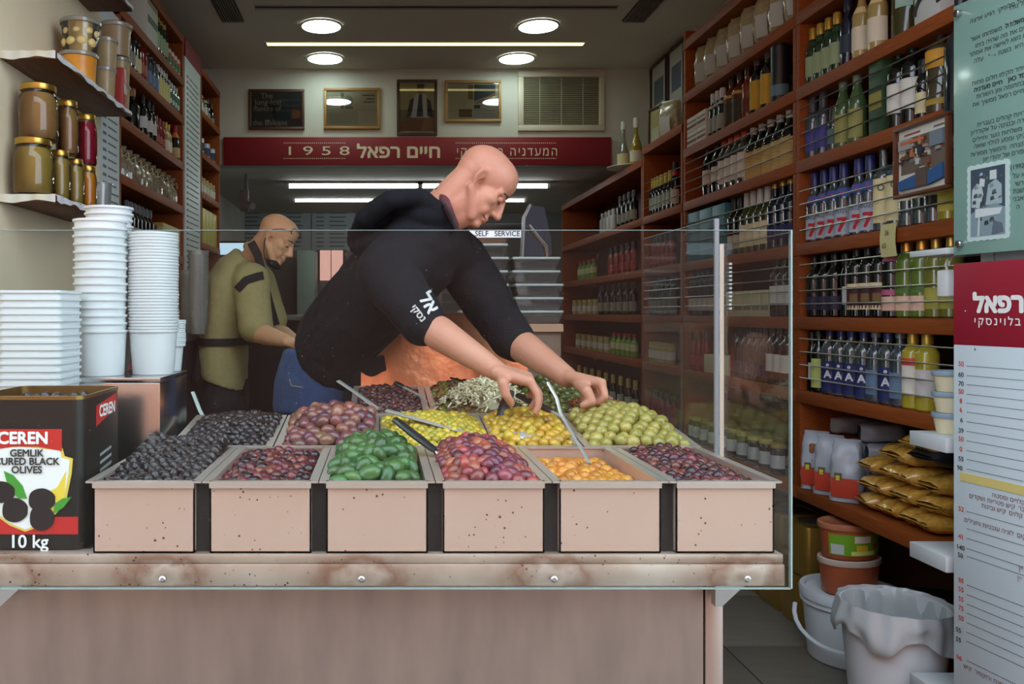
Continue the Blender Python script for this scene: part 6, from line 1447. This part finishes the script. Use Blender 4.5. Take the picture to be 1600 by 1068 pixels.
def fuse(mb, voxel, smooth_it=4, disp=None, keep_below=None):
    """Weld overlapping closed shells into one continuous skin."""
    me = bpy.data.meshes.new('skin'); me.from_pydata(mb.v, [], mb.f)
    bm = bmesh.new(); bm.from_mesh(me); bmesh.ops.recalc_face_normals(bm, faces=bm.faces); bm.to_mesh(me); bm.free()
    o = bpy.data.objects.new('skin', me)
    m = o.modifiers.new('weld', 'REMESH'); m.mode = 'VOXEL'; m.voxel_size = voxel; m.use_smooth_shade = True
    if smooth_it: s = o.modifiers.new('soft', 'SMOOTH'); s.iterations = smooth_it; s.factor = .5
    out = bake(o)
    if disp:
        nr = [v.normal.copy() for v in out.vertices]; co = [v.co.copy() for v in out.vertices]
        out.vertices.foreach_set('co', [x for c, n in zip(co, nr) for x in (c + disp(c, n))]); out.update()
    for p in out.polygons: p.use_smooth = True
    return out
def frame(fwd, up):
    f = Vector(fwd).normalized(); u = Vector(up); l = u.cross(f).normalized(); u = f.cross(l).normalized()
    return Matrix((f, l, u)).transposed()          # columns: forward, left, up
def add_head(b, c, A, k=1.):
    """Adult head round the ear point c; A maps (forward, left, up) to the world."""
    q = lambda x, y, z: Vector(c) + A @ (Vector((x, y, z)) * k)
    E = lambda x, y, z, r: b.ball(q(x, y, z), tuple(v * k for v in r), A, 22, 16)
    E(-.012, 0, .040, (.097, .077, .078)); E(.018, 0, .048, (.076, .070, .068)); E(-.035, 0, .015, (.066, .066, .064))   # skull
    E(.040, 0, -.030, (.056, .060, .072)); E(.046, 0, -.066, (.044, .048, .044))                                          # face and jaw
    for s in (-1, 1):
        b.rc(q(-.004, s * .062, -.045), .014 * k, q(.058, s * .026, -.098), .017 * k)                                     # jaw line
        E(.058, s * .040, -.022, (.026, .024, .022))                                                                      # cheek bone
        E(.066, s * .030, -.055, (.020, .020, .026))                                                                      # cheek
        b.rc(q(.086, s * .012, .014), .011 * k, q(.070, s * .050, .012), .010 * k)                                        # brow ridge
        E(.101, s * .012, -.042, (.011, .009, .009))                                                                      # nostril wing
        b.rc(q(-.008, s * .076, .018), .008 * k, q(-.018, s * .084, .010), .008 * k); b.rc(q(-.018, s * .084, .012), .008 * k, q(-.017, s * .082, -.018), .007 * k)   # ear rim
        b.rc(q(-.017, s * .082, -.018), .007 * k, q(-.004, s * .072, -.034), .007 * k); b.rc(q(-.008, s * .077, .018), .006 * k, q(.000, s * .072, -.002), .005 * k)
        E(-.008, s * .073, -.004, (.010, .005, .018))
    E(.080, 0, -.100, (.020, .022, .016))                                                                                 # chin
    b.rc(q(.094, 0, .008), .009 * k, q(.116, 0, -.034), .011 * k); E(.114, 0, -.038, (.012, .012, .010))                  # nose
    E(.092, 0, -.066, (.012, .024, .007)); E(.090, 0, -.077, (.013, .022, .007))                                          # lips
def add_eyes(parent, c, A, k=1., closed=True):
    q = lambda x, y, z: Vector(c) + A @ (Vector((x, y, z)) * k)
    obj('mouth_line', MB().tube([q(.078, -.031, -.068), q(.094, -.020, -.0715), q(.1035, 0, -.0715), q(.094, .020, -.0715), q(.078, .031, -.068)], .0016 * k, 6), mcol((112, 58, 52), .6), parent)
    for s in (-1, 1):
        e = MB().ball(q(.078, s * .031, -.003), tuple(v * k for v in (.012, .012, .0105)), A); obj('eye', e, mcol((206, 196, 186), .2), parent)
        obj('iris', MB().ball(q(.0885, s * .032, -.0045), tuple(v * k for v in (.002, .0045, .0045)), A), mcol((44, 34, 28), .2), parent)
        obj('eyelid', MB().ball(q(.0785, s * .031, .0005), tuple(v * k for v in (.0142, .0146, .0132)), A), SKIN, parent)
        obj('lash_line', MB().tube([q(.089, s * .020, -.0085), q(.0925, s * .031, -.0105), q(.085, s * .043, -.009)], .0014 * k, 6), mcol((60, 40, 34), .7), parent)
        mb = MB().tube([q(.094, s * .014, .020), q(.091, s * .032, .026), q(.078, s * .050, .020)], [.003 * k, .0042 * k, .002 * k], 8, .7); obj('eyebrow', mb, mcol((112, 88, 70), .8), parent)
SKIN = mat('skin', (206, 150, 122), .5, col2=(190, 128, 104), scale=14, amt=.2, bump=.12, bscale=120, sss=.12)
def hand(b, wrist, palm_dir, across, curl, L=.19, thumb=None, r=.0098, spread=1., fingers=None):
    """Palm and five fingers. across points from the index finger to the little finger; curl is the direction the fingers bend to."""
    w = Vector(wrist); d = Vector(palm_dir).normalized(); a = Vector(across).normalized(); c = Vector(curl).normalized()
    kn = w + d * (L * .50)
    for t in (-.036, -.012, .012, .034): b.rc(w + a * t * .62, .019, kn + a * t, .0135)
    for i, (t, ln) in enumerate(((-.036, .92), (-.012, 1.), (.012, .94), (.035, .75))):
        (b1, b2, b3) = fingers[i] if fingers else (.3, .9, .8); p = kn + a * t * spread; ang = 0.; dirn = d
        for sl, be, rr0, rr1 in ((.235, b1, r * 1.1, r * 1.02), (.15, b2, r, r * .92), (.125, b3, r * .9, r * .8)):
            ang += be; nd = d * math.cos(ang) + c * math.sin(ang); q = p + nd * (L * sl * ln); b.rc(p, rr0, q, rr1); p = q
    if thumb:
        for (p0, r0), (p1, r1) in zip(thumb, thumb[1:]): b.rc(p0, r0, p1, r1)
# ---------------------------------------------------------------- person in the black hoodie
V = Vector
hdc = P(751, 287, 2.42)                                   # ear point
A1 = frame((.66, -.10, -.72), (.72, .08, .66))
neck0 = P(684, 335, 2.44)
pel = P(498, 585, 2.86); waist = P(530, 522, 2.78); chest = P(614, 430, 2.60); sho = P(668, 374, 2.50)
rs, re_, rw = P(606, 425, 2.36), P(655, 500, 2.26), P(776, 579, 2.12)
ls, le_, lw = P(722, 408, 2.60), P(797, 527, 2.46), P(886, 589, 2.28)
b = Blob()
add_head(b, hdc, A1, .92)
b.rc(neck0, .062, hdc + A1 @ V((-.030, 0, -.012)), .054); b.rc(neck0, .060, hdc + A1 @ V((.010, 0, -.055)), .050); b.rc(neck0 + V((.02, 0, -.01)), .052, hdc + A1 @ V((.045, 0, -.082)), .034)
b.chain([(neck0, .055), (sho, .07), (chest, .09), (waist, .09), (pel, .09)])
b.chain([(sho, .06), (rs, .055), (re_, .046)]); b.chain([(sho, .06), (ls, .055), (le_, .048)])
def forearm(p0, p1, r0, r1, r2):
    d = p1 - p0; b.rc(p0, r0 * .92, p0 + d * .28, r0 * 1.04); b.rc(p0 + d * .28, r0 * 1.04, p0 + d * .7, r1); b.rc(p0 + d * .7, r1, p1, r2)
forearm(re_, rw, .045, .036, .027); forearm(le_, lw, .046, .037, .029)
# near hand gripping the tool handles: fingers bend down, thumb opposes
k1 = P(812, 588, 2.10)
hand(b, rw, k1 - rw + V((0, -.01, 0)), (.10, 1, .10), (-.25, 0, -1), .175, fingers=[(.75, .55, .3), (.7, .6, .4), (.75, .7, .5), (.8, .8, .6)],
     thumb=[(rw + V((.015, -.016, -.012)), .017), (P(786, 598, 2.05), .0145), (P(791, 617, 2.045), .0115), (P(799, 630, 2.055), .0095)])
# far hand closed to a fist over the olives
k2 = P(938, 603, 2.20)
hand(b, lw, k2 - lw + V((0, 0, .006)), (-.12, 1, -.1), (-.35, -.05, -1), .19, fingers=[(.95, 1.25, .95), (.95, 1.3, 1.), (1., 1.3, 1.), (1.05, 1.3, 1.)],
     thumb=[(lw + V((.022, -.022, -.010)), .018), (P(917, 611, 2.155), .015), (P(925, 627, 2.145), .012), (P(911, 633, 2.15), .010)])
man = obj('person', fuse(b, .0042, 5), SKIN, None, None, None, 'bald person in a black hoodie leaning over the olive trays', 'person')
add_eyes(man, hdc, A1, .92)
# hoodie
HOOD = mat('black_hoodie_fabric', (28, 29, 33), .9, col2=(22, 23, 27), scale=90, bump=.35, bscale=220, spec=.2)
def folds(amp, f, seed):
    o_ = V((seed, seed * .7, seed * 1.3))
    return lambda co, n: n * amp * (mnoise.noise(V((co.x * f, co.y * f, co.z * f * .6)) + o_) + .5 * mnoise.noise(co * f * 2.3 + o_))
h = Blob()
ax = (chest - waist).normalized(); side_ = V((.25, -.95, .05))
def ring(c, ru, rv, axis=None):
    a = (axis or ax).normalized(); u = side_ - a * side_.dot(a); u.normalize(); v = a.cross(u); return (c, u * ru, v * rv)
h.loft([ring(pel.lerp(waist, .55), .17, .135), ring(pel.lerp(waist, .7), .18, .14), ring(waist, .185, .138), ring(waist.lerp(chest, .5), .195, .14), ring(chest, .205, .142), ring(chest.lerp(sho, .6), .20, .135), ring(sho, .165, .122), ring(sho.lerp(neck0, .7), .105, .10)])
h.chain([(rs, .09), (sho + V((0, -.03, .0)), .10), (ls, .088)]); h.chain([(P(640, 380, 2.45), .085), (P(690, 372, 2.47), .075), (P(712, 392, 2.52), .07)])
h.chain([(chest.lerp(sho, .75), .10), (rs, .085), (rs.lerp(re_, .6), .074), (re_ + (rw - re_) * .05, .066)])
h.chain([(sho, .095), (ls, .088), (ls.lerp(le_, .55), .077), (le_, .066), (le_ + (lw - le_) * .10, .060)])
h.chain([(P(570, 470, 2.62), .10), (P(600, 420, 2.56), .10)])
h.el(P(668, 340, 2.43), (.070, .085, .048)); h.el(P(650, 332, 2.46), (.06, .08, .045))
# hood bunched behind the neck
for (px, py, Y, r) in ((576, 352, 2.50, .040), (592, 328, 2.46, .043), (622, 316, 2.42, .040), (655, 314, 2.40, .034), (560, 366, 2.56, .033), (604, 346, 2.52, .06), (640, 340, 2.48, .06), (676, 330, 2.50, .035)): h.el(P(px, py, Y), (r, r * 1.3, r * .8))
h.chain([(P(552, 378, 2.56), .02), (P(572, 340, 2.42), .030), (P(610, 312, 2.37), .029), (P(652, 306, 2.36), .024), (P(690, 327, 2.37), .018), (P(706, 356, 2.39), .014)])
h.chain([(P(560, 385, 2.52), .028), (P(620, 372, 2.38), .032), (P(672, 380, 2.35), .02)])
hd_me = fuse(h, .0075, 5, folds(.007, 11, 3.))
obj('hoodie', hd_me, HOOD, man)
obj('hood_cord', MB().tube([P(694, 318, 2.345), P(704, 335, 2.35), P(712, 358, 2.37)], .0055, 8), mcol((40, 36, 38), .7), man)
obj('undershirt_collar', Blob().chain([(P(688, 301, 2.42), .020), (P(700, 325, 2.355), .012), (P(712, 352, 2.38), .010)]), mcol((92, 46, 52), .8), man)
# sleeve print
def print_on(s, size, px, py, Y, ang, m, heb=True):
    from mathutils.bvhtree import BVHTree
    bv = BVHTree.FromPolygons([v.co for v in hd_me.vertices], [p.vertices for p in hd_me.polygons])
    me = textmesh(s, size, size * .03, 'CENTER', heb).copy(); c = P(px, py, Y); ca, sa = math.cos(ang), math.sin(ang); eye = V((0, 0, H))
    for v in me.vertices:
        x, z = v.co.x * ca - v.co.y * sa, v.co.x * sa + v.co.y * ca
        p = V((c.x + x, c.y, c.z + z)); d = (p - eye).normalized(); hit = bv.ray_cast(eye, d)
        v.co = (hit[0] - d * .0025) if hit[0] is not None else p
    obj('sleeve_print', me, m, man)
print_on('אל', .050, 662, 478, 2.25, R(-58), mcol((206, 206, 200), .7)); print_on('נסקי', .026, 650, 492, 2.25, R(-52), mcol((196, 196, 190), .7))
# jeans and apron
j = Blob()
kr, kl = P(462, 690, 2.84), P(530, 690, 2.92); ar, al = V((kr.x - .02, 2.88, .2)), V((kl.x, 2.98, .2))
j.loft([ring(P(506, 545, 2.82), .165, .135, V((0, 0, 1))), ring(P(494, 600, 2.86), .18, .145, V((0, 0, 1))), ring(P(492, 640, 2.87), .17, .145, V((0, 0, 1)))])
for kn_, an in ((kr, ar), (kl, al)): j.chain([(P(482 if kn_ is kr else 520, 610, 2.86), .105), (kn_, .078), (an, .062)])
obj('jeans', fuse(j, .009, 4, folds(.004, 14, 5.)), mat('denim', (56, 88, 134), .85, col2=(42, 68, 110), scale=40, bump=.3, bscale=200), man)
for an in (ar, al): obj('shoe', Blob().rc((an.x, an.y + .03, .195), .045, (an.x + .15, an.y - .03, .185), .036), mcol((30, 30, 32), .6), man)
ap = MB().grid(lambda u, v: P(502, 525, 2.68).lerp(P(600, 560, 2.65), u) + V((-.10 * v * (1 - u) + .02 * math.sin(v * 5), .15 * v ** .5 - .03 * math.sin(u * 3.1) * (1 - v), -.62 * v + .012 * math.sin(u * 14 + v * 3))), 16, 20)
obj('apron', ap, mat('black_apron', (24, 24, 28), .85, bump=.3, bscale=60), man, smooth=60)
pk = MB().grid(lambda u, v: P(432 + 34 * u, 592 + 8 * u + 44 * v, 2.695 + .015 * v), 4, 4); obj('pocket_stitching', MB().tube([P(452, 592, 2.70), P(455, 602, 2.695), P(484, 607, 2.69)], .0015, 6), mcol((150, 130, 96), .7), man)
# ---------------------------------------------------------------- person in the olive polo shirt
SK2 = mat('pale_skin', (226, 182, 140), .5, col2=(212, 162, 122), scale=14, amt=.2, bump=.1, bscale=120, sss=.1)
YM = 3.95
hc = P(431, 372, YM - .06); A2 = frame((.80, -.22, -.50), (.48, .05, .86))
nk = P(398, 402, YM); s2 = P(372, 432, YM); c2 = P(362, 490, YM); w2 = P(352, 548, YM); p2_ = P(350, 610, YM + .02)
rs2, re2, rw2 = P(392, 440, YM - .17), P(402, 520, YM - .24), P(448, 532, YM - .40)
ls2, le2, lw2 = P(404, 440, YM + .17), P(430, 515, YM + .16), P(475, 545, YM + .0)
b = Blob(); add_head(b, hc, A2, .94)
b.rc(nk, .064, hc + A2 @ V((-.030, 0, -.012)), .056); b.rc(nk, .06, hc + A2 @ V((.012, 0, -.055)), .045)
b.chain([(nk, .06), (s2, .08), (c2, .085), (w2, .085), (p2_, .085)])
b.chain([(s2, .07), (rs2, .06), (re2, .046)]); b.chain([(s2, .08), (ls2, .06), (le2, .046)])
forearm(re2, rw2, .044, .036, .028); forearm(le2, lw2, .044, .036, .028)
hand(b, rw2, (1, -.1, -.35), (0, 1, .2), (-.2, 0, -1), .18, thumb=[(rw2 + V((.01, -.02, 0)), .016), (rw2 + V((.05, -.05, -.01)), .013), (rw2 + V((.08, -.05, -.03)), .010)])
hand(b, lw2, (1, -.1, -.35), (0, 1, .2), (-.2, 0, -1), .18, thumb=[(lw2 + V((.01, -.02, 0)), .016), (lw2 + V((.05, -.05, -.01)), .013), (lw2 + V((.08, -.05, -.03)), .010)])
man2 = obj('person', fuse(b, .0052, 4), SK2, None, None, None, 'bald person in an olive polo shirt bending over the rear worktop', 'person')
SKIN, _s = SK2, SKIN
add_eyes(man2, hc, A2, .94); SKIN = _s
side_ = V((.1, -1, 0))
POLO = mat('olive_polo_fabric', (172, 164, 112), .9, col2=(160, 152, 102), scale=60, bump=.3, bscale=200)
def ring2(c, ru, rv, tilt=0.): return (c, V((0, -1, 0)) * ru, V((math.cos(tilt), 0, math.sin(tilt))) * rv)
h = Blob()
h.loft([ring2(P(350, 598, YM), .185, .115, -.35), ring2(P(348, 560, YM), .18, .118, -.1), ring2(P(350, 530, YM), .17, .112), ring2(P(354, 490, YM), .195, .128), ring2(P(364, 450, YM), .21, .135, -.3), ring2(P(376, 424, YM), .19, .11, -.6), ring2(P(390, 405, YM), .11, .085, -.7)])
h.chain([(s2, .10), (rs2, .086), (rs2.lerp(re2, .55), .078), (rs2.lerp(re2, .86), .078)]); h.chain([(s2, .10), (ls2, .086), (ls2.lerp(le2, .8), .078)])
polo_me = fuse(h, .009, 5, folds(.006, 9, 8.)); obj('polo_shirt', polo_me, POLO, man2)
from mathutils.bvhtree import BVHTree
pbv = BVHTree.FromPolygons([v.co for v in polo_me.vertices], [p.vertices for p in polo_me.polygons])
def drape(pts, w, m, name, parent, bv, lift=.004, n=24):
    """A cloth band laid on the garment surface along a line."""
    eye = V((0, 0, H)); q = []
    for k in range(n + 1):
        t = k / n * (len(pts) - 1); i = min(int(t), len(pts) - 2); f = t - i; a = V(pts[i]).lerp(V(pts[i + 1]), f); q.append(a)
    vs = []; fs = []; prev = None
    for k, p in enumerate(q):
        t = (q[min(k + 1, n)] - q[max(k - 1, 0)]).normalized(); nrm = V((-t.y, t.x))
        for s in (-.5, -.17, .17, .5):
            pp = p + nrm * w * s; r = P(pp.x, pp.y, 1.) - eye; r.normalize(); hit = bv.ray_cast(eye, r)
            Yh = hit[0].y if hit[0] is not None else None
            if Yh is None or (prev is not None and abs(Yh - prev) > .03): Yh = prev if prev is not None else YM - .15
            if s == -.17: prev = Yh
            vs.append(P(pp.x, pp.y, Yh - lift))
    for k in range(n):
        for c in range(3): fs.append((k * 4 + c, k * 4 + c + 1, (k + 1) * 4 + c + 1, (k + 1) * 4 + c))
    return obj(name, MB().add(vs, fs), m, parent, smooth=60)
BLK = mat('black_trim_fabric', (30, 30, 32), .85)
drape([V((370, 453)), V((384, 438)), V((402, 432)), V((412, 430))], 13, BLK, 'sleeve_stripe', man2, pbv)
drape([V((392, 378)), V((402, 396)), V((410, 425)), V((420, 470)), V((431, 508))], 13, BLK, 'shoulder_stripe', man2, pbv)
obj('collar', Blob().chain([(P(392, 382, YM - .10), .016), (P(404, 402, YM - .10), .020), (P(414, 420, YM - .07), .014)]), POLO, man2)
obj('collar', Blob().chain([(P(388, 385, YM + .02), .025), (P(398, 395, YM + .06), .025)]), POLO, man2)
b2 = Blob().loft([ring2(P(350, 538, YM), .184, .124), ring2(P(350, 527, YM), .184, .124)]); obj('apron_tie', b2, BLK, man2)
obj('tie_tail', MB().tube([P(318, 535, YM - .08), P(312, 560, YM - .12), P(306, 582, YM - .13), P(304, 596, YM - .12)], [.02, .018, .02, .016], 8, .3), BLK, man2)
j = Blob(); j.loft([ring2(P(352, 590, YM), .165, .105), ring2(P(352, 640, YM), .165, .11)])
for s in (-1, 1): j.chain([(P(352, 630, YM) + V((0, s * .085, 0)), .10), (V((P(352, 0, YM).x, YM + s * .09, .62)), .075), (V((P(350, 0, YM).x - .02, YM + s * .09, .2)), .06)])
obj('trousers', fuse(j, .011, 4), mat('black_trousers', (30, 29, 31), .85), man2)
for s in (-1, 1): x = P(350, 0, YM).x - .02; obj('shoe', Blob().rc((x, YM + s * .09, .195), .045, (x + .15, YM + s * .09, .185), .036), mcol((26, 26, 28), .6), man2)
# spectacles pushed up on the head, cord hanging
q = lambda x, y, z: hc + A2 @ (V((x, y, z)) * .94)
gs = MB()
for s in (-1, 1):
    gs.tube([q(-.012, s * .080, .020), q(.03, s * .080, .048), q(.075, s * .062, .068)], .0022, 6)
    gs.tube([q(.078 + .006 * math.cos(a * .5236), s * .034 + .024 * math.cos(a * .5236), .072 + .016 * math.sin(a * .5236)) for a in range(13)], .002, 6)
gs.tube([q(.084, -.012, .074), q(.084, .012, .074)], .002, 6)
obj('spectacles', gs, mcol((30, 28, 28), .4), man2)
obj('spectacle_cord', MB().tube([q(-.012, -.082, .018), q(-.012, -.080, -.04), q(.01, -.066, -.09), q(.04, -.06, -.12)], .0022, 6), mcol((26, 26, 28), .6), man2)
obj('face_mask', MB().ball(q(.066, 0, -.112), (.034, .044, .022), A2), mat('dark_mask', (34, 34, 38), .8), man2)
bpy.data.scenes.remove(TMP)
